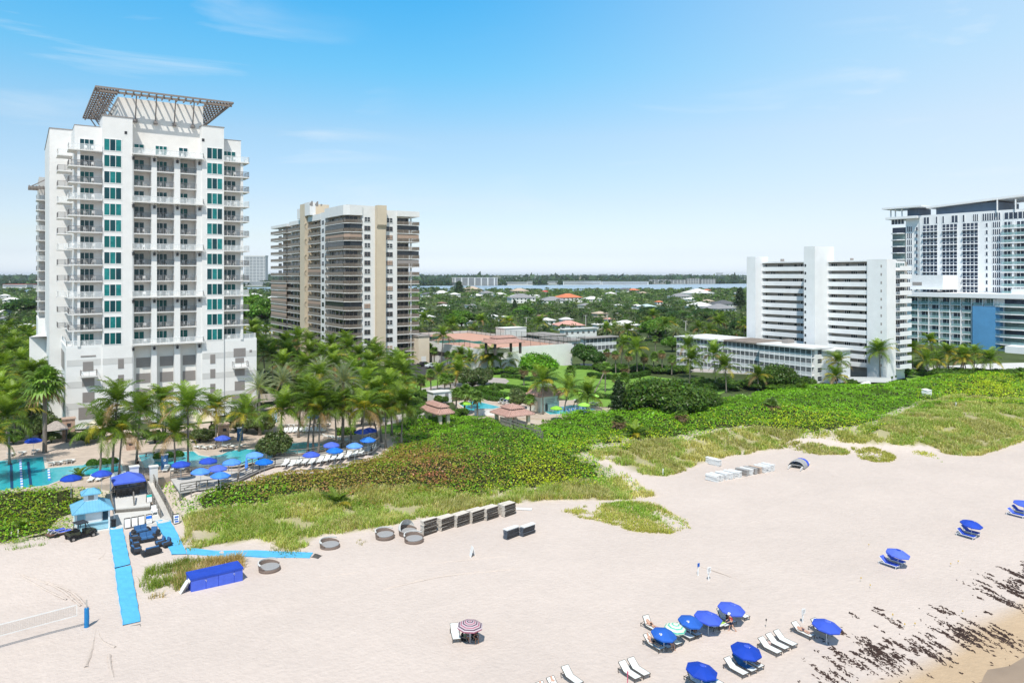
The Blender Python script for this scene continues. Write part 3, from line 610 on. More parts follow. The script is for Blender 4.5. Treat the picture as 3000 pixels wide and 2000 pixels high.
def condo():
 d = 235.0; S, T = 85.4, 225.0
 t = thing('condominium_tower', 'beige-striped white condominium tower with brown balconies on every floor', 'apartment tower', (S + 12, T + 14, 3))
 ftop = zT(1011, 621, T); pit = 73.5 * .3507 / 2200 * 235; nf = 18
 fl = [zS(1011, 550 + .3507 * (290 + 73.5 * k), S) for k in range(nf)]
 X1 = sT(1206, T); X2 = sT(1229, T); x = lambda zpx: sT(750 + zpx * .3507, T); y = lambda zpx: tS(750 + zpx * .3507, S)
 ztop = zT(1011, 599, T); zr = zT(1200, 619, T)
 yE = y(120); yA = y(250)
 m = MB()
 m.box(x(890), x(1075), T + .3, T + 22, 3, ztop); m.box(x(1075), x(1182), T + .3, T + 22, 3, zr); m.box(x(1182), X1, T + 2.2, T + 22, 3, zr - 1.5)
 m.box(S + .3, S + 14, y(572), y(533), 3, ztop - 1); m.box(S + 1.2, S + 20, y(385), y(366), 3, ztop - 1.8); m.build('tower_wall', WHT2, t)
 m = MB(); m.box(S + 1.9,x(890) - .02,T + 1.9,T + 21.5,3,fl[0] + 2.4); m.box(S + 1.9,S + 20,y(575),y(250),3,ztop - 2.2); m.box(S + 2.4,S + 20,y(268),y(175),3,ztop - 2.6); m.build('recess_wall',mat('tan render darkened as shade',(.40,.37,.33),.85,.08,.4),t)  # balcony recess walls in a darker tan, their shade put into the colour
 m = MB()
 m.prism([(S - .1, y(575)), (S - .1, T + 1.6), (S + 1.4, T - .1), (x(890), T - .1), (x(890), T + 6), (S + 6, T + 6), (S + 6, y(575))], fl[0] + 2.45, ztop)
 m.build('parapet',WHT2,t); m = MB(); m.box(S + .2,S + 6,y(535),y(428),fl[0] + 2.3,ztop - 1.2); m.build('parapet',WHT2,t); m = MB(); m.box(S + .3,S + 6,y(360),y(268),fl[0] + 2.2,ztop - 2.0); m.build('parapet',WHT2,t); m = MB(); m.box(S + .2,S + 6,yE,y(250),fl[0] + 2.2,ztop - 2.4); m.build('parapet',WHT2,t); m = MB(); m.box(x(1180),X2,T - .1,T + 8,zr - 1.8,zr)
 m.build('parapet', WHT2, t)
 m = MB(); m.box(x(997),x(1073),T - 1.1,T + .29,3,fl[1] + 1.2); m.add([(x(997),T - 1.1,fl[1] + 1.2),(x(1073),T - 1.1,fl[1] + 1.2),(x(1073),T - 1.8,fl[0] - .4),(x(997),T - 1.8,fl[0] - .4),(x(997),T + .25,fl[1] + 1.2),(x(1073),T + .25,fl[1] + 1.2),(x(1073),T + .25,ztop + .2),(x(997),T + .25,ztop + .2),(x(1073),T - 1.8,ztop + .2),(x(997),T - 1.8,ztop + .2)],[(0,1,2,3),(3,2,8,9),(0,3,9,7,4),(1,5,6,8,2),(9,8,6,7)])
 m.build('front_fin', BW, t)
 yf0, yf1 = y(428), y(388)
 m = MB(); m.box(S - .9, S + 8, min(yf0, yf1), max(yf0, yf1), 3, zS(900, 597, S)); m.build('side_fin', BW, t)
 m = MB(); m.box(S - .9,S + 1.2,y(470),yf0,ztop - 1.2,zS(910,593,S)); m.build('roof_tower',WHT2,t); m = MB(); m.box(S - .5,S + 1.2,yf1,y(355),ztop - 1.8,zS(880,612,S)); m.build('roof_tower',WHT2,t)
 m = MB()
 for k in range(nf): # arched frames beside the fin
  z = fl[k]; pts = [(S - .5 - .7 * math.sin(math.pi * j / 6), yf0 - .25, z + .2 + 1.9 * j / 6) for j in range(7)]
  if k % 2 == 0: m.tube(pts, .09, 5)
 m.build('arch', BW, t)
 SHUT = [(2,0,TANSH),(10,0,DGLS),(1,0,DGLS),(3,0,DGLS),(2,3,TANSH),(4,3,DGLS),(1,3,DGLS),(6,1,TANSH),(10,1,TANSH),(8,2,TANSH),(9,2,TANSH),(10,2,TANSH),(11,2,TANSH),(12,2,TANSH),(5,3,LOUV),(16,0,DGLS),(4,1,DGLS)]
 SH = {(a, b): c for a, b, c in SHUT}
 for k in range(nf):
  z = fl[k]
  # corner balcony wraps both faces
  a0 = (S, y(575), z); a1 = (S, T + 1.7, z); a2 = (S + 1.5, T, z); a3 = (x(890), T, z)
  m = MB(); m.prism([a0[:2],a1[:2],a2[:2],a3[:2],(x(890),T + 2),(S + 2,T + 2),(S + 2,y(575))][::-1] if 0 else [a0[:2],a1[:2],a2[:2],a3[:2],(x(890),T + 2),(S + 2,T + 2),(S + 2,y(575))],z - .2,z)
  b = m.build('balcony', SLABW, t); r = MB(); q = .08
  railing(r,[(S + q,y(575) - .1,z),(S + q,T + 1.75,z)],1.05,.09,False,step=30); railing(r,[(S + q,T + 1.75,z),(S + 1.55,T + q,z),(x(890) - .1,T + q,z)],1.05,.09,False,step=1.7)
  r.quad((S + q, y(575) - .1, z + .12), (S + q, T + 1.75, z + .12), (S + q, T + 1.75, z + .98), (S + q, y(575) - .1, z + .98), 1)
  for (p0, p1) in (((S + q, T + 1.75), (S + 1.55, T + q)), ((S + 1.55, T + q), (x(890) - .1, T + q))):
   n = int(math.dist(p0, p1) / .24)
   for j in range(n): f = (j + .5) / n; px_,py_ = p0[0] + (p1[0] - p0[0]) * f,p0[1] + (p1[1] - p0[1]) * f; r.box(px_ - .06,px_ + .06,py_ - .03,py_ + .03,z + .1,z + 1.0,1)
  r.build('railing', [RAILB, RAILB], b)
  gm = SH.get((k, 0), DGLS)
  g = MB()
  if (k, 0) in SH:
   g.box(S + .25,S + .3,y(572),T + 1.9,z + 1.05,z + 2.45,1); g.prism([(S + .25,T + 1.9),(S + 1.65,T + .3),(x(886),T + .3),(x(886),T + .35),(S + 1.7,T + .35),(S + .3,T + 1.9)],z + 1.05,z + 2.45,1)
  for j in range(4): yy = T + 2.5 + (y(575) - T - 2.5) * (.08 + .22 * j); w_ = (y(575) - T) * .13; g.box(S + 1.84,S + 1.92,yy,yy + w_,z + .1,z + 2.1,1 if (k,0) not in SH else 1)
  g.box(x(762), x(866), T + 1.84, T + 1.92, z + .1, z + 2.2, 1)
  for j in range(4): xx = x(762) + (x(866) - x(762)) * j / 3; g.box(xx - .05, xx + .05, T + 1.8, T + 1.84, z + .1, z + 2.2, 0)
  g.build('glass_door', [BRNZ, gm], t)
  # right balcony
  m = MB(); m.box(x(1182),X2,T,T + 5.5,z - .2,z); b = m.build('balcony',SLABW,t); r = MB(); railing(r,[(x(1182) + .1,T + q,z),(X2 - q,T + q,z),(X2 - q,T + 5.4,z)],1.05,.09,False,step=1.9)
  for (p0, p1) in (((x(1182) + .1, T + q), (X2 - q, T + q)), ((X2 - q, T + q), (X2 - q, T + 5.4))):
   n = int(math.dist(p0, p1) / .24)
   for j in range(n): f = (j + .5) / n; px_,py_ = p0[0] + (p1[0] - p0[0]) * f,p0[1] + (p1[1] - p0[1]) * f; r.box(px_ - .06,px_ + .06,py_ - .03,py_ + .03,z + .1,z + 1.0,1)
  r.build('railing', [RAILB, RAILB], b)
  g = MB(); g.box(x(1192), x(1292), T + 2.12, T + 2.21, z + .1, z + 2.25, 1)
  for j in range(4): xx = x(1192) + (x(1292) - x(1192)) * j / 3; g.box(xx - .05, xx + .05, T + 2.08, T + 2.12, z + .1, z + 2.25, 0)
  if (k, 3) in SH: g.box(x(1184), X2 - .15, T + .2, T + .26, z + 1.05, z + 2.4, 1)
  g.build('glass_door', [BRNZ, SH.get((k, 3), DGLS)], t)
  m = MB(); m.box(x(1296), x(1308), T + .6, T + 1.0, z, z + pit - .2); m.build('balcony_post', WHT2, t)
  # windows of the front wall
  for (c, wd, seed) in ((932, 48, 3), (1118, 50, 5)):
   hsh = (k * 7 + seed * 13) % 11; mt = TANSH if (c == 1118 and k in (2, 5, 8, 15)) or (c == 932 and k == 10) else DGLS
   f = MB(); a, b_ = x(c - wd / 2), x(c + wd / 2); f.box(a, b_, T + .22, T + .28, z + .6, z + 1.95, 1)
   for j in range(3): xx = a + (b_ - a) * j / 2; f.box(xx - .05, xx + .05, T + .17, T + .22, z + .6, z + 1.95, 0)
   f.box(a,b_,T + .16,T + .22,z + 1.22,z + 1.3,0); f.box(a - .1,b_ + .1,T + .15,T + .28,z + .5,z + .6,0); f.build('window',[BRNZ if k % 3 else WHITE,mt],t)
  # the side face: three balcony stacks and window strips
  for q_, (z0, z1) in enumerate(((533, 432), (360, 268), (250, 122))):
   ya, yb = y(z0), y(z1); zz_ = z - [0, .1, .15][q_]
   m = MB(); m.box(S, S + 2.5, ya, yb, zz_ - .2, zz_); b = m.build('balcony', SLABW, t)
   r = MB(); railing(r,[(S + 2.4,ya + .05,zz_),(S + .08,ya + .05,zz_),(S + .08,yb - .05,zz_)],1.05,.09,False,step=30); r.quad((S + .08,ya + .05,zz_ + .12),(S + .08,yb - .05,zz_ + .12),(S + .08,yb - .05,zz_ + .98),(S + .08,ya + .05,zz_ + .98),1)
   n = 5
   for j in range(n): r.box(S + .2 + j * .45, S + .34 + j * .45, ya + .03, ya + .07, zz_ + .1, zz_ + 1.0, 1)
   r.build('railing', [RAILB, RAILB], b)
   g = MB(); sh = SH.get((k, q_ + 1)) if q_ != 1 else None
   xs = [1.9, 1.9, 2.4][q_]
   if k in (8, 9, 10, 11, 12) and q_ == 2 or (k in (6, 10) and q_ == 0): g.box(S + .2, S + .26, ya, yb, zz_ + 1.05, zz_ + 2.4, 1); sh = TANSH
   else:
    for j in range(3): yy = ya + (yb - ya) * (.05 + .3 * j); g.box(S + xs - .08, S + xs, yy, yy + (yb - ya) * .2, zz_ + .1, zz_ + 2.1, 1)
   g.build('glass_door', [BRNZ, sh or DGLS], t)
  for c, xo in ((552, .3), (376, 1.2), (260, 1.9)):
   f = MB(); ya,yb = y(c + 9),y(c - 9); f.box(S + xo - .04,S + xo + .0,min(ya,yb),max(ya,yb),z + .5,z + 1.9,1); f.box(S + xo - .06,S + xo - .04,min(ya,yb),max(ya,yb),z + 1.2,z + 1.27,0); f.build('window',[BRNZ,DGLS],t)
 m = MB()
 for j in range(7): xx = x(530) + j * .6; m.box(xx, xx + .4, T + 9 + (j % 3), T + 9.4 + (j % 3), ztop, ztop + .6 + .5 * (j % 3))
 m.box(S + 5, S + 9, T + 12, T + 15, ztop - .1, ztop + 1.2); m.build('roof_equipment', LOUV, t)
condo()
FOOT = []
# ------------------------------------------------------------------ white block with open corridors
WHT3 = mat('cool white masonry', (.78, .785, .785), .85, .04, .4, bump=.08, bscale=4)
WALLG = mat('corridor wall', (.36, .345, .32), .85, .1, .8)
def corridor_block():
 S = 201.0; T0 = tS(2601, S); X = lambda z: 2150 + z * .3827; y = lambda z: tS(X(z), S); ZZ = lambda z, zy, S_=S: zS(X(z), 550 + zy * .3827, S_)
 t = thing('corridor_apartment_block', 'white slab apartment block with open corridors and two tall stair towers', 'apartment block', (S + 7, T0 + 24, 2.6))
 ztop = ZZ(1025, 553); yL = y(98); m = MB()
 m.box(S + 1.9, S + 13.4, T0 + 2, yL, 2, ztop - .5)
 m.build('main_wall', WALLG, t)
 m = MB(); m.box(S - .05, S + 13.5, T0 + 5, yL, ztop - .45, ztop); m.box(S + .0, S + 2, y(1030), T0 + .05, 2, ztop - .5); m.build('roof', WHT3, t)
 # towers
 m = MB(); m.box(S - .5, S + 4, T0, y(1027), 2, ztop + .15); m.build('stair_tower', WHT3, t)
 tt = y(720); s0 = sT(X(620), tt); m = MB(); m.box(s0, S + 3, tt, tS(X(535), s0), 2, ZZ(620, 447, s0)); m.build('stair_tower', WHT3, t)
 tt2 = y(216); s1 = sT(X(165), tt2); m = MB(); m.box(s1, S + 3, tt2, tS(X(98), s1), 2, ZZ(130, 528, s1)); m.build('stair_tower', WHT3, t)
 xR = sT(2657, T0); m = MB(); m.box(S + 4, xR, T0 + .6, T0 + 14, 2, ztop - .3); m.build('seaward_wall', WHT3, t)
 pit = abs(ZZ(870, 618 + 60.5) - ZZ(870, 618))
 zt0 = ZZ(870, 631)
 for k in range(13):
  z = zt0 - pit * k                                            # floor of this gallery
  if z < 3: break
  for a, b in ((1027, 718), (533, 190)):
   ya,yb = y(a),y(b); m = MB(); m.box(S,S + .18,ya + .02,yb - .02,z - .12,z + pit * .52); m.box(S + .18,S + 1.9,ya + .02,yb - .02,z - .14,z + .02); m.build('corridor_parapet',WHT3,t)
   n = 6
   for j in range(n):
    f = MB(); yy = ya + (yb - ya) * (j + .35) / n; hsh = (k * 5 + j * 3 + int(a)) % 4
    if hsh == 0 and j % 2: f.box(S + 1.84, S + 1.9, yy, yy + .85, z + .02, z + pit * .82, 0); f.build('door', DARKM, t)
    elif hsh == 2 or j == 0:
     f.box(S + 1.83, S + 1.88, yy - .6, yy + 1.4, z + pit * .4, z + pit * .84, 1)
     for q in range(4): f.box(S + 1.8, S + 1.83, yy - .6 + q * .64, yy - .53 + q * .64, z + pit * .4, z + pit * .84, 0)
     f.build('window', [WHITE, DGLS], t)
  # small windows of the stair towers
  f = MB(); f.box(s0 - .03, s0, tS(X(553), s0), tS(X(541), s0), z + pit * .45, z + pit * .8); f.build('window', DGLS, t)
  f = MB(); f.box(S - .53, S - .5, y(1141), y(1131), z + pit * .3, z + pit * .62); f.build('window', LOUV, t)
  # seaward balconies
  m = MB(); m.box(S + 4.2,xR + .3,T0 - 1.2,T0 - 1.05,z - .1,z + pit * .5); m.box(S + 4.2,xR + .3,T0 - 1.05,T0 + .6,z - .12,z + .02); m.box(xR + .14,xR + .3,T0 - 1.05,T0 + 3,z - .1,z + pit * .5); m.build('balcony',WHT3,t)
  f = MB(); f.box(S + 4.6, xR - .3, T0 + .53, T0 + .6, z + pit * .35, z + pit * .86, 1)
  for q in range(5): xx = S + 4.6 + (xR - .95 - S - 4) * q / 4; f.box(xx - .05, xx + .05, T0 + .49, T0 + .53, z + pit * .35, z + pit * .86, 0)
  f.build('window', [WHITE, DGLS if k % 5 > 1 else GRGL], t)
 m = MB(); m.box(S + 3, S + 4, y(325), y(310), ztop, ztop + .9); m.build('vent', LOUV, t)
 m = MB(); m.box(S + 3, S + 4, y(855), y(843), ztop, ztop + .7); m.build('vent', LOUV, t)
corridor_block()
# ------------------------------------------------------------------ blue-glass tower and its low wing
BLUEW = mat('blue wall paint', (.10, .29, .52), .6, .08, .3); SLATE = mat('slate blue panel', (.13, .17, .23), .5, .1, .3)
WHT4 = mat('bright white render', (.80, .805, .81), .7, .03, .3)
def glass_tower():
 S = 337.0; X = lambda z: 2150 + z * .3827; y = lambda z: tS(X(z), S); ZZ = lambda z, zy: zS(X(z), 550 + zy * .3827, S)
 t = thing('seafront_tower', 'white and blue glass seafront tower with a tilted flat roof', 'tower', (S + 15, y(1700), 3))
 zr = ZZ(1700, 195); yN = y(2330); yF = y(1420)
 m = MB(); m.box(S, S + 26, yN, yF, 3, zr); m.box(S + .6, S + 20, yF, y(1310), 3, ZZ(1350, 235)); m.build('tower_wall', WHT4, t)
 m = MB(); m.box(S + 1.5,S + 20,y(2010),y(1535),zr,ZZ(1700,128)); m.box(S + 2,S + 12,y(1400),y(1310),ZZ(1350,235),ZZ(1350,160)); m.build('upper_storey',SLATE,t)
 z0, z1, z2 = ZZ(1480, 160), ZZ(2221, 65), .8
 m = MB(); a, b = y(1480), y(2420); zb = z1 + (z1 - z0) * .22
 vs = [(xx, yy, zz_) for (yy, zz_) in ((a, z0), (b, zb)) for xx in (S - .8, S + 22)]
 m.add(vs + [(p[0],p[1],p[2] + z2) for p in vs],[(0,1,3,2),(4,6,7,5),(0,2,6,4),(1,5,7,3),(0,4,5,1),(2,3,7,6)]); m.build('roof_slab',WHT4,t)
 m = MB(); m.box(S - 3, S + 12, y(1462), y(1160), ZZ(1300, 160), ZZ(1300, 147)); m.build('roof_slab', WHT4, t)
 m = MB(); m.box(S - 2.2, S + 12, y(1420), y(1178), ZZ(1300, 240), ZZ(1300, 222)); m.build('roof_slab', WHT4, t)
 for a in (1205,1240,1290,2020,2160): m = MB(); m.box(S - 1,S - .4,y(a + 6),y(a),ZZ(a,240 if a < 1400 else 190),ZZ(a,155 if a < 1400 else 90)); m.build('roof_post',WHT4,t)
 pit = ZZ(1500, 290) - ZZ(1500, 341.5); zt0 = ZZ(1500, 288)
 def win(a, b, z0, z1, n, gm=BGLS, so=0, mid=None, rail=False, name='window'):
  f = MB(); ya, yb = y(b), y(a); f.box(S - .06 + so, S + so, ya, yb, z0, z1, 1)
  for q in range(n + 1): yy = ya + (yb - ya) * q / n; f.box(S - .16 + so, S - .06 + so, yy - .13, yy + .13, z0, z1, 0)
  if mid: f.box(S - .14 + so, S - .06 + so, ya, yb, z0 + (z1 - z0) * mid - .1, z0 + (z1 - z0) * mid + .1, 0)
  f.build(name, [WHT4, gm], t)
 for k in range(11):
  z1_ = zt0 - pit * k; zl = z1_ - pit
  for a, b in ((1445, 1560), (1595, 1712), (1750, 1871)):
   win(a, b, zl + .35, z1_, 4, mid=.42); m = MB(); m.box(S - .9, S, y(b), y(a), zl + .0, zl + .34); m.build('balcony', WHT4, t)
  win(1320, 1360, zl + .6, z1_ - .05, 3, so=.6); win(1392, 1411, zl + 1.0, z1_ - .5, 1)
  win(1927, 1946, zl + 1.0, z1_ - .4, 1); win(1980, 2042, zl + .7, z1_ - .1, 4)
  # rounded glass corner balconies
  m = MB(); m.prism([(S + 8,y(1305)),(S - 1.5,y(1300)),(S - 2.4,y(1270)),(S - 1.8,y(1225)),(S + 1,y(1195)),(S + 8,y(1190))][::-1],zl - .2,zl + .2); m.build('balcony',WHT4,t)
  f = MB(); f.box(S + 1.0, S + 2, y(1300), y(1205), zl + .2, zl + pit - .2); f.build('glass_wall', GRGL if k % 3 else BGLS, t)
  m = MB(); m.box(S - 2.4,S + 3,y(2330),y(2060),zl - .25,zl + .2); m.box(S - 2.3,S - 2.2,y(2330),y(2070),zl + .3,zl + 1.3,1); m.build('balcony',[WHT4,PANB],t)
  win(2068, 2150, zl + .3, z1_ - .3, 3); win(2165, 2320, zl + .3, z1_ - .3, 5)
  m = MB(); m.box(S - 2.2, S - 1.6, y(2162), y(2148), zl + .2, zl + pit - .2); m.build('balcony_post', WHT4, t)
 for a,b,n in ((1452,1497,2),(1545,1560,1),(1595,1611,1),(1665,1716,2),(1750,1768,1),(1830,1872,3),(1902,2042,8)): win(a,b,ZZ(1700,265),ZZ(1700,213),n)
 win(1205, 1300, ZZ(1250, 280), ZZ(1250, 245), 4, so=.4); win(2070, 2320, ZZ(2100, 240), ZZ(2100, 190), 7)
glass_tower()
def low_wing():
 S = 320.0; X = lambda z: 2150 + z * .3827; y = lambda z: tS(X(z), S); ZZ = lambda z, zy: zS(X(z), 550 + zy * .3827, S)
 t = thing('low_hotel_wing', 'seven-storey white hotel wing with green glass balconies and a blue end wall', 'hotel wing', (S + 8, y(1750), 3))
 zr = ZZ(1700, 838); m = MB(); m.box(S + 1.6, S + 16, y(2330), y(1300), 2.5, zr); m.build('wing_wall', WHT4, t)
 m = MB(); m.box(S - 2.2, S + 16, y(2300), y(1282), zr, ZZ(1700, 806)); m.build('roof_slab', WHT4, t)
 m = MB(); m.box(S + 2, S + 14, y(1580), y(1328), zr + 3, ZZ(1450, 668)); m.build('roof_block', WHT4, t)
 m = MB(); m.box(S + 1.5, S + 9, y(2330), y(2110), ZZ(1700, 806), ZZ(2150, 775)); m.build('roof_block', WHT4, t)
 f = MB(); f.box(S + 1.95, S + 2, y(1420), y(1348), ZZ(1400, 748), ZZ(1400, 722)); f.build('louvre', LOUV, t)
 m = MB(); m.box(S - 1.2, S + 2, y(2045), y(1838), 2.5, ZZ(1900, 908)); m.build('blue_wall', BLUEW, t)
 pit = (ZZ(1700, 850) - ZZ(1700, 1200)) / 6.4
 for k in range(8):
  z1_ = zr - .25 - pit * k; zl = z1_ - pit
  if zl < 2: break
  for j in range(8):
   a = 1335 + 80 * j + j * j * .4; b = a + 76
   if k > 0 and b > 1842: continue
   f = MB(); f.box(S + 1.5, S + 1.58, y(b - 6), y(a + 6), zl + .2, z1_ - .1, 1)
   for q in range(3): yy = y(b - 6) + (y(a + 6) - y(b - 6)) * q / 2; f.box(S + 1.42, S + 1.5, yy - .09, yy + .09, zl + .2, z1_ - .1, 0)
   f.build('glass_door', [WHT4, GRGL if (j + k) % 3 else BGLS], t)
   m = MB(); m.box(S,S + 1.6,y(b),y(a),zl - .12,zl + .18,0); m.box(S,S + 1.6,y(b) - .0,y(b) + .3,zl + .18,z1_ - .12,0); m.box(S + .02,S + .08,y(b) + .3,y(a),zl + .18,zl + 1.2,1); m.build('balcony',[WHT4,PANB],t)
  # curved balconies at the seaward end
  pts = [(S + 4, y(2330)), (S - 2.5, y(2290)), (S - 3.2, y(2150)), (S - 2.6, y(2060)), (S - 1.0, y(2005)), (S + 4, y(2005))]
  m = MB(); m.prism(pts[::-1], zl - .12, zl + .2); 
  for i in range(1,4): m.quad((pts[i][0],pts[i][1],zl + .25),(pts[i + 1][0],pts[i + 1][1],zl + .25),(pts[i + 1][0],pts[i + 1][1],zl + 1.2),(pts[i][0],pts[i][1],zl + 1.2),1)
  m.build('balcony', [WHT4, PANB], t)
  f = MB(); f.box(S + 1.4, S + 1.55, y(2320), y(2060), zl + .2, z1_ - .12); f.build('glass_wall', GRGL if k % 2 else BGLS, t)
 m = MB(); m.box(S - 8, S + 6, y(2500), y(2150), 2.6, 5.2); m.build('terrace', WHT4, t)
low_wing()
# ------------------------------------------------------------------ low apartment houses with screened galleries
ROOFW = mat('white flat roof',(.66,.66,.65),.9,.05,.2); ROOFB = mat('brown gravel roof',(.25,.21,.18),.95,.25,.25); ROOFG = mat('grey flat roof',(.33,.31,.29),.95,.2,.2)
SCRN = mat('dark insect screen', (.06, .065, .07), .5, .25, .6, col2=(.2, .21, .22)); LPAN = mat('pale gallery panel', (.58, .6, .61), .7, .05, 1)
def gallery(name, label, x0, x1, y0, y1, z0, nf, fh, roof, bx=0, by=0, parts=None):
 """block with galleries on its -x face (by bays) and windows or galleries on its -y face (bx bays)"""
 t = thing(name, label, 'apartments', ((x0 + x1) / 2, (y0 + y1) / 2, z0)); zt_ = z0 + nf * fh
 FOOT.append(((x0 + x1) / 2, (y0 + y1) / 2, .55 * max(x1 - x0, y1 - y0)))
 m = MB(); m.box(x0 + 1.4 if by else x0, x1, y0 + (1.4 if bx > 0 else 0), y1, z0, zt_); m.build('wall', WHT3, t)
 m = MB(); m.box(x0 - .7, x1 + .5, y0 - .7, y1 + .5, zt_, zt_ + .38); m.build('roof', roof, t)
 for k in range(nf):
  z = z0 + fh * k
  def bays(n, f):
   for j in range(n):
    m = MB(); f(m, j / n, (j + 1) / n); m.build('gallery_bay', [WHT3, SCRN, LPAN], t)
  if by:
   w_ = y1 - y0
   bays(by,lambda m,a,b: (m.box(x0,x0 + .16,y0 + w_ * a,y0 + w_ * a + .16,z,z + fh,0),m.box(x0,x0 + .16,y0 + w_ * b - .01,y0 + w_ * b + .01,z,z + fh,0) if b > .999 else 0,m.box(x0 - .02,x0 + 1.4,y0 + w_ * a + .16,y0 + w_ * b,z - .1,z + .12,0),m.box(x0 + .05,x0 + .1,y0 + w_ * a + .16,y0 + w_ * b,z + .12,z + fh * .42,2),m.box(x0 + .06,x0 + .09,y0 + w_ * a + .16,y0 + w_ * b,z + fh * .42,z + fh - .14,1),m.box(x0 + .01,x0 + .13,y0 + w_ * a + .16,y0 + w_ * b,z + fh * .41,z + fh * .45,0)))
  if bx > 0:
   w_ = x1 - x0
   bays(bx,lambda m,a,b: (m.box(x0 + w_ * a,x0 + w_ * a + .16,y0,y0 + .16,z,z + fh,0),m.box(x0 + w_ * a + .16,x0 + w_ * b,y0 - .02,y0 + 1.4,z - .1,z + .12,0),m.box(x0 + w_ * a + .16,x0 + w_ * b,y0 + .05,y0 + .1,z + .12,z + fh * .42,2),m.box(x0 + w_ * a + .16,x0 + w_ * b,y0 + .06,y0 + .09,z + fh * .42,z + fh - .14,1)))
  elif bx < 0:
   for j in range(-bx):
    f = MB(); a = x0 + (x1 - x0) * (j + .3) / -bx; b = x0 + (x1 - x0) * (j + .72) / -bx; f.box(a, b, y0 - .03, y0, z + .9, z + 2.0, 1)
    for q in range(3): xx = a + (b - a) * q / 2; f.box(xx - .04, xx + .04, y0 - .06, y0 - .03, z + .9, z + 2.0, 0)
    f.box(a, b, y0 - .06, y0 - .03, z + 1.42, z + 1.48, 0); f.build('window', [WHITE, DGLS], t)
 return t
SG, TG = 178.7, 124.9
g = gallery('gallery_apartments','near white three-storey apartments with screened galleries and white roof',SG,sT(2434,TG),TG,tS(2225,SG),2.4,4,2.4,ROOFW,-1,10)
m = MB(); m.box(SG + 6, SG + 9, TG + 12, TG + 14, 12.4, 13.4); m.build('roof_unit', LOUV, g)
g = gallery('gallery_apartments','brown-roofed middle section of the three-storey gallery apartments',SG + 1.6,SG + 14,tS(2225,SG) + .1,tS(2110,SG),2.4,4,2.38,ROOFB,0,9)
g = gallery('gallery_apartments','far white-roofed section of the three-storey gallery apartments',SG + 1.0,SG + 15,tS(2110,SG) + .1,tS(1976,SG),2.4,4,2.36,ROOFW,0,13)
xs0, xs1 = sT(2436, 122), sT(2491, 122)
g = gallery('stair_house','blank white stair house between the galleries and the corridor block',xs0,xs1,122,136,2.4,1,zT(2450,1028,122) - 2.4,ROOFW,-2)
def low_at(px, py, pxl, pxr, ze, nf, fh, roof, label, bx, by):     # eaves corner nearest the camera, far left and far right edges as photo columns
 p = P(px, py, ze); return gallery('low_apartments', label, p.x, sT(pxr, p.y), p.y, tS(pxl, p.x), ze - nf * fh, nf, fh, roof, bx, by)
low_at(1656, 1000, 1586, 1713, 6.6, 2, 2.9, ROOFG, 'grey-roofed low apartments behind the tennis deck with gallery windows', -3, 9)
low_at(1590, 986, 1524, 1660, 6.4, 2, 2.9, ROOFG, 'low white apartments with a long row of gallery windows left of the grey-roofed block', 0, 8)
low_at(1652, 966, 1640, 1748, 6.6, 2, 3.0, ROOFW, 'pale low apartments with a wide white roof farthest behind the deck', -6, 0)
low_at(1716, 992, 1700, 1806, 9.0, 3, 2.7, ROOFG, 'three-storey white apartments with screened porches beside the dark round tree', 8, 0)
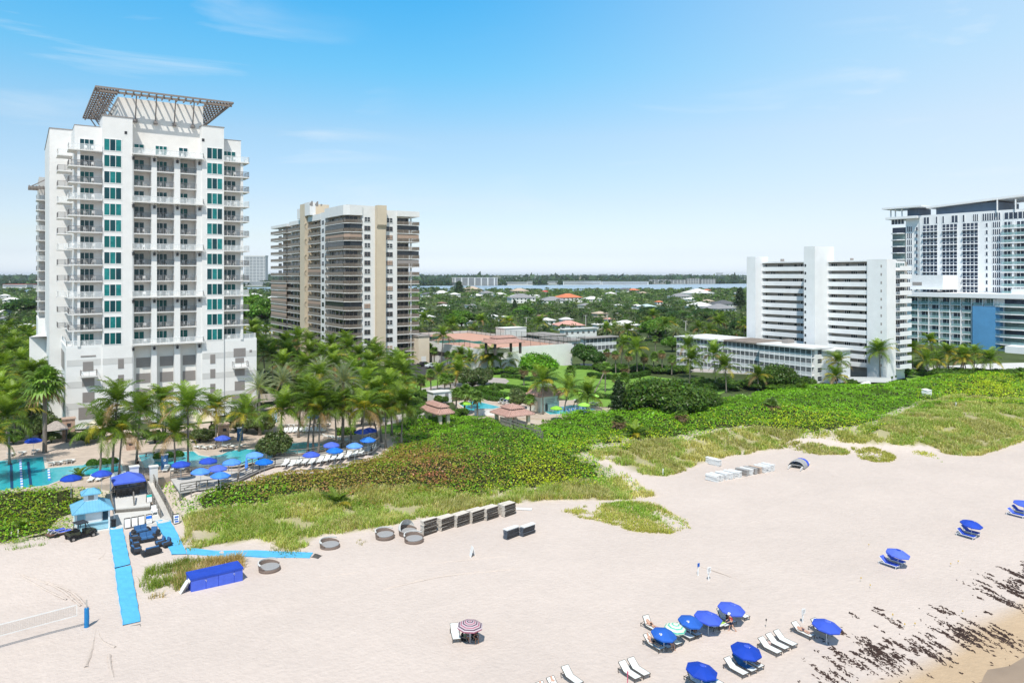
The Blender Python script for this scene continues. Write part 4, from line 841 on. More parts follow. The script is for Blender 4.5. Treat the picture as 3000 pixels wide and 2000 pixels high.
# ------------------------------------------------------------------ tennis deck on its white-walled podium
SALM = mat('salmon deck paint', (.56, .33, .25), .9, .06, .3); CRTG = mat('green court paint', (.02, .12, .085), .9, .08, .4)
def podium():
 p = P(1403, 1029, 9.1); x1 = sT(1676, p.y); bl = P(1255, 1000, 9.1); bk = P(1364, 973, 9.1); yb = bk.y
 t = thing('tennis_podium', 'white-walled parking podium carrying salmon tennis courts on its roof', 'podium', (p.x + 20, p.y + 20, 2.8))
 m = MB(); m.box(p.x, x1, p.y, yb, 2.5, 8.75); m.build('wall', WHT2, t)
 m = MB(); m.box(p.x + .2, x1 - .2, p.y + .2, yb - .2, 8.7, 8.8); m.build('deck_floor', SALM, t)
 for a in ((p.x,x1,p.y - .01,p.y + .2),(p.x,x1,yb - .2,yb),(p.x - .01,p.x + .2,p.y + .2,yb - .2),(x1 - .2,x1 + .01,p.y + .2,yb - .2)): m = MB(); m.box(*a,8.74,9.75); m.build('parapet',WHT2,t)
 m = MB()
 for j in range(9): xx = p.x + (x1 - p.x) * (j + .5) / 9; m.box(xx - .12, xx + .12, p.y - .05, p.y - .01, 2.5, 9.7)
 m.build('wall_rib', WHT2, t)
 f = MB(); f.box(p.x - .04, p.x - .0, p.y + 3, yb - 6, 5.6, 6.9); f.build('ventilation_slot', DARKM, t)
 for (cx, cy) in ((.28, .55), (.28, .80), (.62, .42)):
  a = p.x + (x1 - p.x) * cx; b = p.y + (yb - p.y) * cy; c = MB(); c.box(a - 8, a + 8, b - 5, b + 5, 8.8, 8.815, 0)
  for q in (-7.6, 7.6, 0): c.box(a + q - .05, a + q + .05, b - 4.5, b + 4.5, 8.815, 8.82, 1)
  for q in (-4.5, 4.5, -3.3, 3.3): c.box(a - 7.6, a + 7.6, b + q - .05, b + q + .05, 8.8205, 8.8245, 1)
  c.build('tennis_court', [CRTG, WHITE], t)
  n_ = MB(); n_.box(a - .02, a + .02, b - 5.2, b + 5.2, 8.83, 9.75); n_.build('court_net', PANG, t)
 FEN = panelmat('wire mesh', (.05, .07, .06), .18)
 f = MB(); railing(f,[(p.x + .4,p.y + 6,8.82),(p.x + .4,yb - .4,8.82),(x1 - .4,yb - .4,8.82),(x1 - .4,p.y + .5,8.82)],3.0,.08,True,.06,3.5); f.build('court_fence',[DARKM,FEN],t)
 f = MB(); railing(f, [(p.x + 18, p.y + 4, 8.82), (p.x + 44, p.y + 4, 8.82)], 2.6, .08, True, .06, 3.5); f.build('court_fence', [DARKM, FEN], t)
 g = MB(); q = P(1480,985,9.0); g.box(q.x - 1,q.x + 9,q.y - 1,q.y + 5,8.8,12.0); g.box(q.x - 1.2,q.x + 9.2,q.y - 1.2,q.y + 5.2,12.0,12.15); g.build('stair_head',WHT2,t)
 return p, x1, yb
pd = podium()
q = P(1215,985,9.5); m = MB(); t = thing('beige_annex','plain beige flat-roofed annex beside the striped condominium tower','annex',(q.x,q.y,3)); q2 = P(1257,1040,3); yq = 222.0
xa,xb = sT(1226,yq),sT(1258,yq); m.box(xa,xb,yq,yq + 30,2.6,zT(1240,985,yq)); m.build('wall',CREAM,t); m = MB(); m.box(xa - .3,xb + .3,yq - .3,yq + 30,zT(1240,985,yq),zT(1240,985,yq) + .3); m.build('roof',ROOFG,t); m = MB(); m.box(xa + 1,xb - 1.2,yq - .04,yq,2.7,5.4); m.build('garage_door',WHT2,t)
# ------------------------------------------------------------------ tiled pavilions and pool house
def tileroof(mb, x0, x1, y0, y1, z, ov=.0, h1=1.0, in1=2.2, h2=.55, in2=1.0, gap=.22):
 a = [(x0, y0, z), (x1, y0, z), (x1, y1, z), (x0, y1, z)]
 mn = min(x1 - x0, y1 - y0) / 2; in1 = min(in1, mn * .55); in2 = min(in2, mn * .8 - in1)
 def ring(d, zz_): return [(x0 + d, y0 + d, zz_), (x1 - d, y0 + d, zz_), (x1 - d, y1 - d, zz_), (x0 + d, y1 - d, zz_)]
 R_ = [ring(0, z - .15), ring(0, z), ring(in1, z + h1), ring(in1 + .12, z + h1 + gap), ring(in1 - .25, z + h1 + gap), ring(in1 + in2, z + h1 + gap + h2)]
 V = [p for r in R_ for p in r]; Fc = []
 for i in range(len(R_) - 1): Fc += [(i * 4 + j, i * 4 + (j + 1) % 4, i * 4 + 4 + (j + 1) % 4, i * 4 + 4 + j) for j in range(4)]
 Fc += [(3, 2, 1, 0), tuple(len(V) - 4 + j for j in range(4))]; mb.add(V, Fc, 0)
 for i, n in ((1, 1), (4, 1)):                                    # rows of barrel tiles up every slope
  lo, hi = R_[i], R_[i + 1]
  for j in range(4):
   a, b = Vector(lo[j]), Vector(lo[(j + 1) % 4]); c, d = Vector(hi[j]), Vector(hi[(j + 1) % 4]); k = max(2, int((b - a).length / .42))
   for q in range(k):
    f = (q + .5) / k; e0 = a.lerp(b, f); L_ = (b - a).length; off = (c - a).dot((b - a).normalized()); u_ = f * L_
    top = min(1, u_ / max(off, .01), (L_ - u_) / max(off, .01)); up = ((c - a) - (b - a).normalized() * off); e1 = e0 + up * top
    mb.bar(e0 + Vector((0, 0, .03)), e1 + Vector((0, 0, .03)), .16, .09, 0)
   mb.bar(Vector(lo[j]) + Vector((0, 0, .05)), Vector(hi[j]) + Vector((0, 0, .05)), .26, .16, 0)
def pavilion(label, pl_, pn, pr, ze, z0, h1=.85, in1=2.0, name='garden_pavilion'):
 n = P(*pn, ze); x1 = sT(pr[0], n.y); y1 = tS(pl_[0], n.x)
 t = thing(name,label,'pavilion',((n.x + x1) / 2,(n.y + y1) / 2,z0)); m = MB(); tileroof(m,n.x,x1,n.y,y1,ze,h1=h1,in1=in1); m.build('roof',ROOFP,t)
 for (px_, py_) in ((n.x + 1, n.y + 1), (x1 - 1, n.y + 1), (n.x + 1, y1 - 1), (x1 - 1, y1 - 1)):
  m = MB(); m.box(px_ - .3, px_ + .3, py_ - .3, py_ + .3, z0, ze - .16); m.build('post', CREAM if 'deck' not in label else TIMD, t)
 m = MB(); m.box(n.x + 1.8, x1 - 1.8, y1 - 1.4, y1 - 1.1, z0, z0 + 1.1); m.build('low_wall', CREAM, t)
 return t
z6 = lambda x, y: (1150 + x * .2551, 950 + y * .2551)
pavilion('pink tiled open pavilion left of the park pool', z6(310, 985), z6(520, 1035), z6(715, 1005), 5.4, 2.8)
pavilion('pink tiled open pavilion beside the wooden beach walkway', z6(1115, 1010), z6(1330, 1065), z6(1640, 1020), 5.1, 2.8)
pavilion('pink tiled open pavilion on the tennis deck roof', z6(1020, 195), z6(1165, 222), z6(1520, 195), 12.2, 8.8, h1=1.1, in1=3.0)
def pool_house():
 n = P(*z6(1690, 832), 6.4); x1 = sT(z6(1965, 0)[0], n.y); y1 = tS(z6(1530, 0)[0], n.x)
 t = thing('pool_house', 'cream pool house with a pink tiled roof between the park pools', 'pool house', ((n.x + x1) / 2, (n.y + y1) / 2, 2.9))
 WC = mat('pale cream wall', (.68, .70, .62), .8, .04, 1)
 m = MB(); m.box(n.x + .7, x1 - .7, n.y + .7, y1 - .7, 2.9, 6.3); m.build('wall', WC, t)
 m = MB(); tileroof(m, n.x, x1, n.y, y1, 6.4, h1=1.5, in1=2.2, gap=.12, h2=.05, in2=.5); m.build('roof', ROOFP, t)
 m = MB(); m.box(n.x + .64,n.x + .7,n.y + 1.5,n.y + 2.6,2.95,5.2); m.build('door',CREAM,t); m = MB(); m.box(n.x + .64,n.x + .7,n.y + 4.5,n.y + 5.6,2.95,5.2); m.build('door',WHITE,t)
 m = MB()                                                         # faint rows of letters of the pool rules on the wall
 for r_, wd in ((5.55, 9), (5.2, 9), (4.85, 8)):
  for j in range(wd): m.box(x1 - 4.3 + j * .28, x1 - 4.12 + j * .28, n.y + .66, n.y + .695, r_ - .1, r_ + .08)
 m.build('wall_lettering', LOUV, t)
 m = MB(); m.box(n.x + 1.2, x1 - 1.2, n.y + .67, n.y + .695, 4.55, 4.6); m.build('wall_stripe', DARKM, t)
 m = MB(); m.box(x1 - 4.4,x1 - 3.8,n.y + .6,n.y + .69,3.1,4.6); m.tube([(x1 - 4.35,n.y + .62,4.5),(x1 - 4.1,n.y + .6,4.75),(x1 - 3.85,n.y + .62,4.5)],.05); m.build('shower_panel',DARKM,t)
 m = MB(); m.box((n.x + x1) / 2 - 1.2, (n.x + x1) / 2 + 1.4, (n.y + y1) / 2 - .8, (n.y + y1) / 2 + .8, 7.9, 8.5); m.build('roof_unit', WHITE, t)
pool_house()
# ------------------------------------------------------------------ vegetation
def rot_of(n, rng, up):                      # random leaf frames: normal leaning from 'up' by a spread
 nrm = up + rng.normal(0, 1, (n, 3)) * .55; nrm /= np.linalg.norm(nrm, axis=1)[:, None]
 a = np.cross(nrm, rng.normal(0, 1, (n, 3))); a /= np.linalg.norm(a, axis=1)[:, None] + 1e-9
 return a, np.cross(nrm, a), nrm
def leaf_quads(C, size, pig, rng, up=(0, 0, 1), asp=.7, cup=.12):
 n = len(C); a, b, nn = rot_of(n, rng, np.asarray(up, float) if np.ndim(up) == 1 else up); s = size[:, None]
 V = np.stack([C - a * s, C + b * s * asp - nn * s * cup, C + a * s, C - b * s * asp - nn * s * cup], 1).reshape(-1, 3)
 return V, np.arange(n * 4).reshape(n, 4), np.repeat(pig, 4, 0)
def mixcol(base, rng, n, dv=.28, dh=.12):
 v = np.exp(rng.normal(0, dv, (n, 1))); c = np.asarray(base, float) * v; c = c * np.exp(rng.normal(0, dh, (n, 3))); return np.clip(c, .002, .9)
# ---- palms
def frond(V, Fc, Pg, base, az, el, ln, droop, rng, col, nseg=9, nl=22, ll=.75, lw=.075, hang=.55, twist=0, fold=.5):
 h = np.array([math.cos(az), math.sin(az), 0.]); p = np.array(base, float); e_ = el; pts = [p]; dirs = []
 for i in range(nseg):
  d = h * math.cos(e_) + np.array([0, 0, 1.]) * math.sin(e_); dirs.append(d); p = p + d * ln / nseg; pts.append(p); e_ -= droop / nseg * (.5 + 1.2 * i / nseg)
 pts = np.array(pts); dirs.append(dirs[-1]); dirs = np.array(dirs); side = np.array([-math.sin(az), math.cos(az), 0.])
 w = .045
 for i in range(nseg):                                                   # midrib
  k = len(V); ww = w * (1 - i / nseg) + .012
  V += [pts[i] - side * ww,pts[i] + side * ww,pts[i + 1] + side * ww,pts[i + 1] - side * ww]; Fc.append((k,k + 1,k + 2,k + 3)); Pg += [np.array(col) * [1.5,1.25,.9]] * 4
 for j in range(nl):
  f = .1 + .9 * (j + rng.random() * .6) / nl; i = min(nseg - 1,int(f * nseg)); g = f * nseg - i; q = pts[i] * (1 - g) + pts[i + 1] * g; d = dirs[i]; up = np.cross(d,side) * -1
  if up[2] < 0: up = -up
  L_ = ll * (.45 + .9 * math.sin(math.pi * min(1, .12 + .86 * f)) ** .8) * (.85 + .3 * rng.random())
  for sg in (-1, 1):
   dd = side * sg * .8 + d * (.5 + .35 * f) + up * (fold * .5) + np.array([0, 0, -1.]) * hang * (.5 + rng.random()); dd /= np.linalg.norm(dd)
   mid = q + dd * L_ * .5 + np.array([0,0,.02]); tip = mid + (dd * .5 + np.array([0,0,-1.]) * (.22 + .4 * hang * rng.random())) * L_ * .9; ww = d * lw * (.8 + .4 * rng.random())
   k = len(V); c = np.clip(np.array(col) * math.exp(rng.normal(0, .18)), 0, 1)
   V += [q - ww * .4, q + ww * .4, mid + ww * .6, mid - ww * .6, tip]; Fc += [(k, k + 1, k + 2, k + 3), (k + 3, k + 2, k + 4, k + 4)]; Pg += [c] * 5
def tri_fix(Fc):
 return np.array(Fc, np.int32)
def npm(name, V, Fc, Pg, mt):
 q = [f for f in Fc if f[2] != f[3]]; tr = [f[:3] for f in Fc if f[2] == f[3]]
 me = bpy.data.meshes.new(name); me.from_pydata([tuple(v) for v in V], [], q + tr); me.materials.append(mt)
 a = me.attributes.new('pigment','FLOAT_COLOR','POINT'); c = np.ones((len(V),4),np.float32); c[:,:3] = np.array(Pg); a.data.foreach_set('color',c.ravel()); me.update(); return me
def trunk_mesh(h, lean, r0, r1, rng, curve=.5, flare=1.6):
 mb = MB(); pts = []; rs = []; n = 9
 for i in range(n + 1):
  f = i / n; pts.append((lean[0] * f ** (1 + curve),lean[1] * f ** (1 + curve),h * f - (.3 if i == 0 else 0))); rs.append((r0 * (1 - f) + r1 * f) * (1 + (flare - 1) * max(0,1 - f * 8)) * (1 + .06 * (i % 2)))
 mb.tube(pts, rs, 8); return mb, pts[-1]
GRN = (.062, .135, .014); YEL = (.38, .33, .035); BRN = (.28, .19, .085); LIT = (.19, .285, .026)
def coconut(seed, h, lean, fl=4.9, n=24, wind=(-.35, .1), low=False, yel=.12):
 rng = np.random.default_rng(seed); t = thing('coconut_palm', 'palm', 'palm')
 mb, top = trunk_mesh(h, lean, .17, .10, rng); mb.build('trunk', TRUNK, t, smooth=True)
 V, Fc, Pg = [], [], []
 for i in range(n):
  f = i / n; az = i * 2.399 + rng.normal(0, .2); el = 1.42 - 1.75 * f ** 1.35 + rng.normal(0, .12); 
  ax, ay = math.cos(az) + wind[0] * (1.1 - f), math.sin(az) + wind[1]; az = math.atan2(ay, ax)
  c = np.array(GRN) * (1 - f) * 1.0 + np.array(LIT) * f * .8 if rng.random() > yel * (f > .45) else np.array(YEL)
  if f > .86 and rng.random() < .45: c = np.array(BRN)
  if f < .2: c = np.array(LIT)  # young top fronds paler, crown highlights put into their colour
  frond(V,Fc,Pg,np.array(top) + [0,0,.1],az,el,fl * (.75 + .3 * rng.random()) * (.85 if f < .15 else 1),1.05 + .75 * f + rng.normal(0,.15),rng,c,nl=30,ll=fl * .2,lw=.09,hang=.12 + .5 * f,fold=.75 - .4 * f)
 link('crown', npm('crown', V, Fc, Pg, PALMG), t)
 if not low:
  cb = MB(); 
  for i in range(7): a = rng.random() * 6.28; cb.lathe([(.0,top[2] - .42),(.1,top[2] - .36),(.13,top[2] - .27),(.09,top[2] - .17),(0,top[2] - .12)],6,(top[0] + .22 * math.cos(a),top[1] + .22 * math.sin(a)))
  cb.build('coconuts', mat('coconut husk', (.22, .17, .04), .7, .3, 4), t, smooth=True)
 return proto(t)
def date_palm(seed, h):
 rng = np.random.default_rng(seed); t = thing('date_palm', 'palm', 'palm')
 mb, top = trunk_mesh(h, (.15, .1), .26, .24, rng, flare=1.3); mb.build('trunk', TRUNK, t, smooth=True)
 V, Fc, Pg = [], [], []
 for i in range(46):
  f = i / 46; el = 1.45 - 1.9 * f; c = np.array((.22, .27, .165)) * (.9 + .3 * rng.random()); c = c if f < .85 else np.array((.19, .17, .09))
  frond(V,Fc,Pg,np.array(top) + [0,0,.1],i * 2.399,el,3.9 * (.85 + .25 * rng.random()),.7 + .35 * f,rng,c,nseg=7,nl=24,ll=.5,lw=.05,hang=.05,fold=1.0)
 link('crown', npm('crown', V, Fc, Pg, PALMG), t); return proto(t)
def fan_palm(seed, h, skirt=.4, r=1.25, lean=(.1, .1), col=(.11, .18, .035)):
 rng = np.random.default_rng(seed); t = thing('cabbage_palm', 'palm', 'palm')
 mb, top = trunk_mesh(h, lean, .17, .15, rng, flare=1.15); mb.build('trunk', TRUNK, t, smooth=True)
 V, Fc, Pg = [], [], []
 for i in range(40):
  f = i / 40; az = i * 2.399; el = 1.4 - 2.5 * f; dead = f > 1 - skirt * .6
  c0 = np.array((.24, .165, .085)) if dead else np.array(col) * (1 + .9 * (rng.random() < .25)); ln = r * (.75 + .4 * rng.random())
  d = np.array([math.cos(az) * math.cos(el), math.sin(az) * math.cos(el), math.sin(el)]); hub = np.array(top) + d * ln * .62
  sd_ = np.cross(d, [0, 0, 1.]); sd_ /= np.linalg.norm(sd_) + 1e-9; up = np.cross(sd_, d)
  k = len(V); V += [np.array(top) - sd_ * .02,np.array(top) + sd_ * .02,hub + sd_ * .02,hub - sd_ * .02]; Fc.append((k,k + 1,k + 2,k + 3)); Pg += [c0] * 4
  for j in range(11):
   a = -1.9 + 3.8 * j / 10; dd = d * math.cos(a) + sd_ * math.sin(a) + up * rng.normal(0,.1); L_ = ln * .72 * (.7 + .3 * math.cos(a * .6)); mid = hub + dd * L_ * .55; tip = mid + (dd * .5 - np.array([0,0,.38])) * L_; w_ = np.cross(dd,up); w_ = w_ / (np.linalg.norm(w_) + 1e-9) * ln * .085
   k = len(V); c = c0 * math.exp(rng.normal(0, .2)); V += [hub, mid + w_, tip, mid - w_]; Fc.append((k, k + 1, k + 2, k + 3)); Pg += [c] * 4
 link('crown', npm('crown', V, Fc, Pg, PALMG), t); return proto(t)
def broad(seed, w_, hh, th, n, ls, col, name='broadleaf_tree', lobes=16, low=.0, dv=.35, dense=1.0):
 """crown of leaf clumps spread through many overlapping lobes on a branching trunk; w_ = crown half width, hh = crown height, th = clear trunk"""
 rng = np.random.default_rng(seed); t = thing(name, 'tree', 'tree'); mb = MB()
 mb.tube([(0, 0, -.3), (.1, .05, th * .6), (.15, .1, th + hh * .3)], [.05 * w_ + .12, .04 * w_ + .09, .03 * w_ + .05], 7)
 L0 = []
 for i in range(lobes):
  f = (i + .5) / lobes; a = i * 2.399; u_ = rng.random() ** .55; rr = w_ * (.2 + .62 * u_); zc_ = th + hh * (low + (1 - low) * (.28 + .55 * (1 - (rr / w_) ** 1.6) * (.6 + .5 * rng.random())))
  c = np.array([rr * math.cos(a), rr * math.sin(a), zc_]); L0.append((c, w_ * (.26 + .16 * rng.random())))
  mb.tube([(.12, .08, th * .75 + hh * .1), tuple(c * .6 + np.array([0, 0, th * .25])), tuple(c)], [.025 * w_ + .03, .015 * w_ + .02, .02], 5)
 mb.build('trunk', BARK, t, smooth=True)
 C = []; U = []; W_ = []
 per = n // lobes
 for c, r in L0:
  d = rng.normal(0,1,(per,3)); d /= np.linalg.norm(d,axis=1)[:,None]; rad = r * (.55 + .5 * rng.random((per,1)) ** .5) * np.array([1,1,.72]); lump = 1 + .22 * np.sin(d[:,:1] * 7 + c[0]) * np.cos(d[:,1:2] * 6 + c[1])
  C.append(c + d * rad * lump); U.append(d + [0, 0, .7]); W_.append(np.full(per, math.exp(rng.normal(0, .16))))
 C = np.concatenate(C); U = np.concatenate(U); m = C[:, 2] > th * .6; C, U, W_ = C[m], U[m], np.concatenate(W_)[m]
 pg = mixcol(col, rng, len(C), dv * .7, .1) * W_[:, None]
 V, Fq, Pq = leaf_quads(C, ls * (.6 + .8 * rng.random(len(C))), pg, rng, U, .55)
 link('crown', npmesh('crown', V, Fq, LEAF, Pq), t); return proto(t)
def pine(seed, h, w_, n, col=(.04, .075, .022)):
 rng = np.random.default_rng(seed); t = thing('conifer', 'tree', 'tree'); mb = MB(); mb.tube([(0, 0, -.3), (0, 0, h * .95)], [.22, .04], 7)
 C, U = [], []
 for i in range(46):
  f = .1 + .88 * i / 46; a = i * 2.399; L_ = w_ * (1.05 - f) ** .75 * (.7 + .5 * rng.random()); e_ = np.array([math.cos(a) * L_,math.sin(a) * L_,h * f + .25 * L_]); mb.tube([(0,0,h * f),tuple(e_)],[.05,.015],4)
  k = n // 46; u_ = rng.random((k,1)) ** .6; C.append(np.array([0,0,h * f]) * (1 - u_) + e_ * u_ + rng.normal(0,.3,(k,3)) * [1,1,.8]); U.append(np.tile([math.cos(a),math.sin(a),.8],(k,1)))
 mb.build('trunk',BARK,t); C = np.concatenate(C); V,Fq,Pq = leaf_quads(C,.16 + .2 * rng.random(len(C)),mixcol(col,rng,len(C)),rng,np.concatenate(U),.35)
 link('crown', npmesh('crown', V, Fq, LEAF, Pq), t); return proto(t)
COCO = [coconut(31,6.2,(.5,.2)),coconut(32,7.6,(-.9,.3),5.1,25),coconut(33,5.2,(1.1,-.4),4.7,21,yel=.3),coconut(34,9.0,(.3,-.6),4.6,23),coconut(35,6.8,(-.4,-.2),5.0,26,(-.6,.25),yel=.1)]
COCO_H = [6.2, 7.6, 5.2, 9.0, 6.8]
LOWP = coconut(36, .5, (0, 0), 2.6, 13, (0, 0), True, .3)
DATE = [date_palm(41, 7.0), date_palm(42, 5.2)]
FAN = [fan_palm(51, 5.0, .25), fan_palm(52, 4.2, .95), fan_palm(53, 6.5, .45), fan_palm(54, 4.6, .2, 1.45, (.3, -.2), (.11, .19, .03))]
FAN_H = [5.0, 4.2, 6.5, 4.6]
DOME = broad(61, 4.6, 5.6, 1.0, 9000, .3, (.11, .25, .014), lobes=30)
DARKT = broad(62, 4.2, 5.8, .9, 9500, .3, (.05, .105, .02), lobes=26)
OLIVE = broad(63, 3.4, 4.8, .5, 7600, .24, (.11, .15, .05), lobes=26, dv=.5, low=-.1)
BRIGHT = broad(64, 4.4, 5.0, 1.6, 6000, .32, (.11, .22, .025), lobes=22)
GRAPE = broad(65, 6.4, 5.2, .4, 15000, .3, (.075, .14, .018), 'sea_grape_tree', lobes=34)
BUSH = broad(66, 1.5, 1.9, .15, 2600, .16, (.085, .16, .022), 'round_shrub', lobes=12)
PINE = pine(67, 8.0, 2.3, 7000)
ROY = None
def solve(cx, cy, h, zb):                       # base of a plant whose crown centre is h above ground zb
 p = P(cx, cy, zb + h); return Vector((p.x, p.y, zb))
NP = [0]
def palm(kind, cx, cy, zb=2.75, h=None, base=None, label=None, group=None, sc=None, rz=None):
 """kind: c coconut, d date, f fan, s skirted fan; crown centre at a photo pixel, trunk base either at a pixel or h metres below"""
 NP[0] += 1; i = NP[0]
 if base is not None:
  b = P(base[0], base[1], zb); d = math.hypot(b.x, b.y) if 0 else b.x * SU + b.y * CU; h = (H - (cy - HZ) * d / F) - zb
 else: b = solve(cx, cy, h, zb)
 if zb < 2.9 and float(zt(b.x, b.y)) < zb - .35:        # plants on the dune front stand on the lower ground there
  for _ in range(3): zb = float(zt(b.x, b.y)); b = solve(cx, cy, h, zb)
 if kind == 'c': k = min(range(5), key=lambda j: abs(COCO_H[j] - h) + ((i * 7 + j * 3) % 5) * .45); src, h0 = COCO[k], COCO_H[k]
 elif kind == 'd': k = i % 2; src, h0 = DATE[k], (7.0, 5.2)[k]
 elif kind == 'l': src, h0 = LOWP, max(h, .5)
 else: k = {'f': (0, 2, 3)[i % 3], 's': 1}[kind]; src, h0 = FAN[k], FAN_H[k]
 zsc = h / h0; xy = sc or (.92 + .16 * ((i * 37) % 10) / 10)
 o = put(src, (b.x, b.y, zb), (i * 1.7) % 6.28 if rz is None else rz, (xy, xy, max(.45, zsc)), label, group)
 # crown keeps its own proportions when the trunk is stretched
 ch = [c for c in (KIDS.get(src.name, []))]
 for c in o.children:
  if c.name.startswith(('crown', 'coconuts')):
   c.scale = (1, 1, xy / max(.45, zsc)); c.location = (0, 0, h0 * (1 - xy / max(.45, zsc)))
 return o
def tree(src, px, py, zb=2.75, sc=1, rz=None, label=None, group=None, szz=None):   # base at a pixel
 b = P(px, py, zb); NP[0] += 1
 return put(src, (b.x, b.y, zb), (NP[0] * 2.1) % 6.28 if rz is None else rz, (sc, sc, szz or sc), label, group)
GP = 'coconut palms round the hotel pools'
for kind, cx, cy, base, label in (
 ('c',23,1225,(28,1360),'big coconut palm at the left edge over the lap pool'),('c',268,1258,(293,1406),'leaning coconut palm over the lap pool corner with drooping yellow fronds'),
 ('c',352,1268,(349,1396),'coconut palm with golden lower fronds in front of the hotel, beside the pool planters'),('c',329,1180,(329,1398),'tall dark-crowned coconut palm just behind the golden-fronded one'),
 ('c',480,1178,(480,1290),'coconut palm against the hotel louvres left of the brick pier'),('c',509,1270,(513,1385),'shorter coconut palm between the two pools and the boardwalk umbrellas'),
 ('c',566,1194,(551,1383),'leaning coconut palm with a dead frond skirt in front of the hotel'),('c',655,1203,(633,1312),'coconut palm beside the brick pier at the right of the lagoon pool'),
 ('c',876,1186,(901,1324),'coconut palm with a strongly curved trunk standing by the splash pool'),('c',940,1206,(934,1328),'yellow-ribbed coconut palm straight above the boardwalk umbrellas'),
 ('c',952,1166,(917,1322),'dark-trunked coconut palm behind the yellow-ribbed one'),('c',1131,1203,(1130,1308),'coconut palm at the end of the boardwalk rail'),
 ('c',1093,1208,(1105,1280),'coconut palm with bronze hanging fronds left of the boardwalk end'),('c',1156,1138,(1148,1270),'tallest coconut palm of the group at the boardwalk end'),('c',1112,1160,(1117,1290),'green coconut palm between the two at the boardwalk end'),
 ('d',756,1138,(761,1275),'silvery date palm at the corner of the hotel beside the lagoon pool'),('d',836,1118,(828,1215),'silvery date palm left of the thatched walkway'),('d',1005,1120,(1004,1308),'tallest silvery date palm with a thick dark trunk near the splash pool'),('d',935,1092,(938,1210),'silvery date palm set back among the coconut palms'),('d',920,1142,(922,1240),'low silvery date palm behind the yellow-ribbed coconut palm')):
 palm(kind, cx, cy, 3.0, base=base, label=label, group=GP if kind == 'c' else 'silvery date palms by the hotel')
for i,(cx,cy,h) in enumerate(((400,1215,7.5),(700,1215,6),(-25,1290,6),(820,1205,7),(1060,1200,7),(1030,1180,7),(1175,1190,6.5),(985,1195,7))): palm('c',cx,cy,3.0,h=h,label='coconut palm filling the grove between the pools and the hotel',group='grove between pools and hotel')
palm('f', 126, 1118, 3.0, base=(131, 1325), label='bright green palm with a tall pale trunk by the left pool terrace', sc=1.9)
palm('l', 230, 1400, 2.2, h=.7, label='low young palm with yellow fronds in the shrubs below the lap pool')
gl = 'crowded coconut palms behind the hotel pool terrace'
for i,(cx,cy,h) in enumerate(((874,1150,8),(986,1074,9),(1034,1090,8.5),(1088,1070,8),(1160,1075,8.5),(836,1068,9),(869,992,11),(833,1008,10),(915,1034,9.5),(945,1040,9),(986,1049,8.5),(1022,1022,10),(1058,1044,9),(1121,1049,8.5),(1170,1059,8),(800,1040,9),(777,1026,9),(1027,1075,8),(895,1075,8.5),(1075,1100,8),(1190,1100,7.5),(965,1010,10),(1140,1090,8),(1060,1130,7.5),(905,1005,10.5),(1005,1000,10),(1095,1030,9),(850,1035,9.5),(950,1110,8),(1180,1140,7))):
 palm('c', cx, cy, 3.0, h=h, label='dark green coconut palm in the crowd between the two towers', group=gl)
gl = 'palms of the garden left of the hotel'
for i,(cx,cy,h) in enumerate(((13,985,9),(45,1000,9),(85,992,9),(27,1030,9),(54,1021,9),(89,1034,9),(116,1062,9),(9,1088,8),(62,1106,8),(150,1095,8),(45,1170,7),(89,1168,7),(9,1140,7.5),(30,1075,8.5),(100,1095,8.5),(70,1060,9),(140,1150,7),(-20,1040,9),(-15,1120,8),(20,1190,6.5),(115,1010,9),(65,975,9),(30,960,10))):
 palm('c', cx, cy, 3.0, h=h, label='coconut palm in the dense garden left of the hotel', group=gl)
palm('d', 134, 1046, 3.0, h=9, label='grey-green date palm against the left side of the hotel podium')
gp = 'palms on the park lawn'
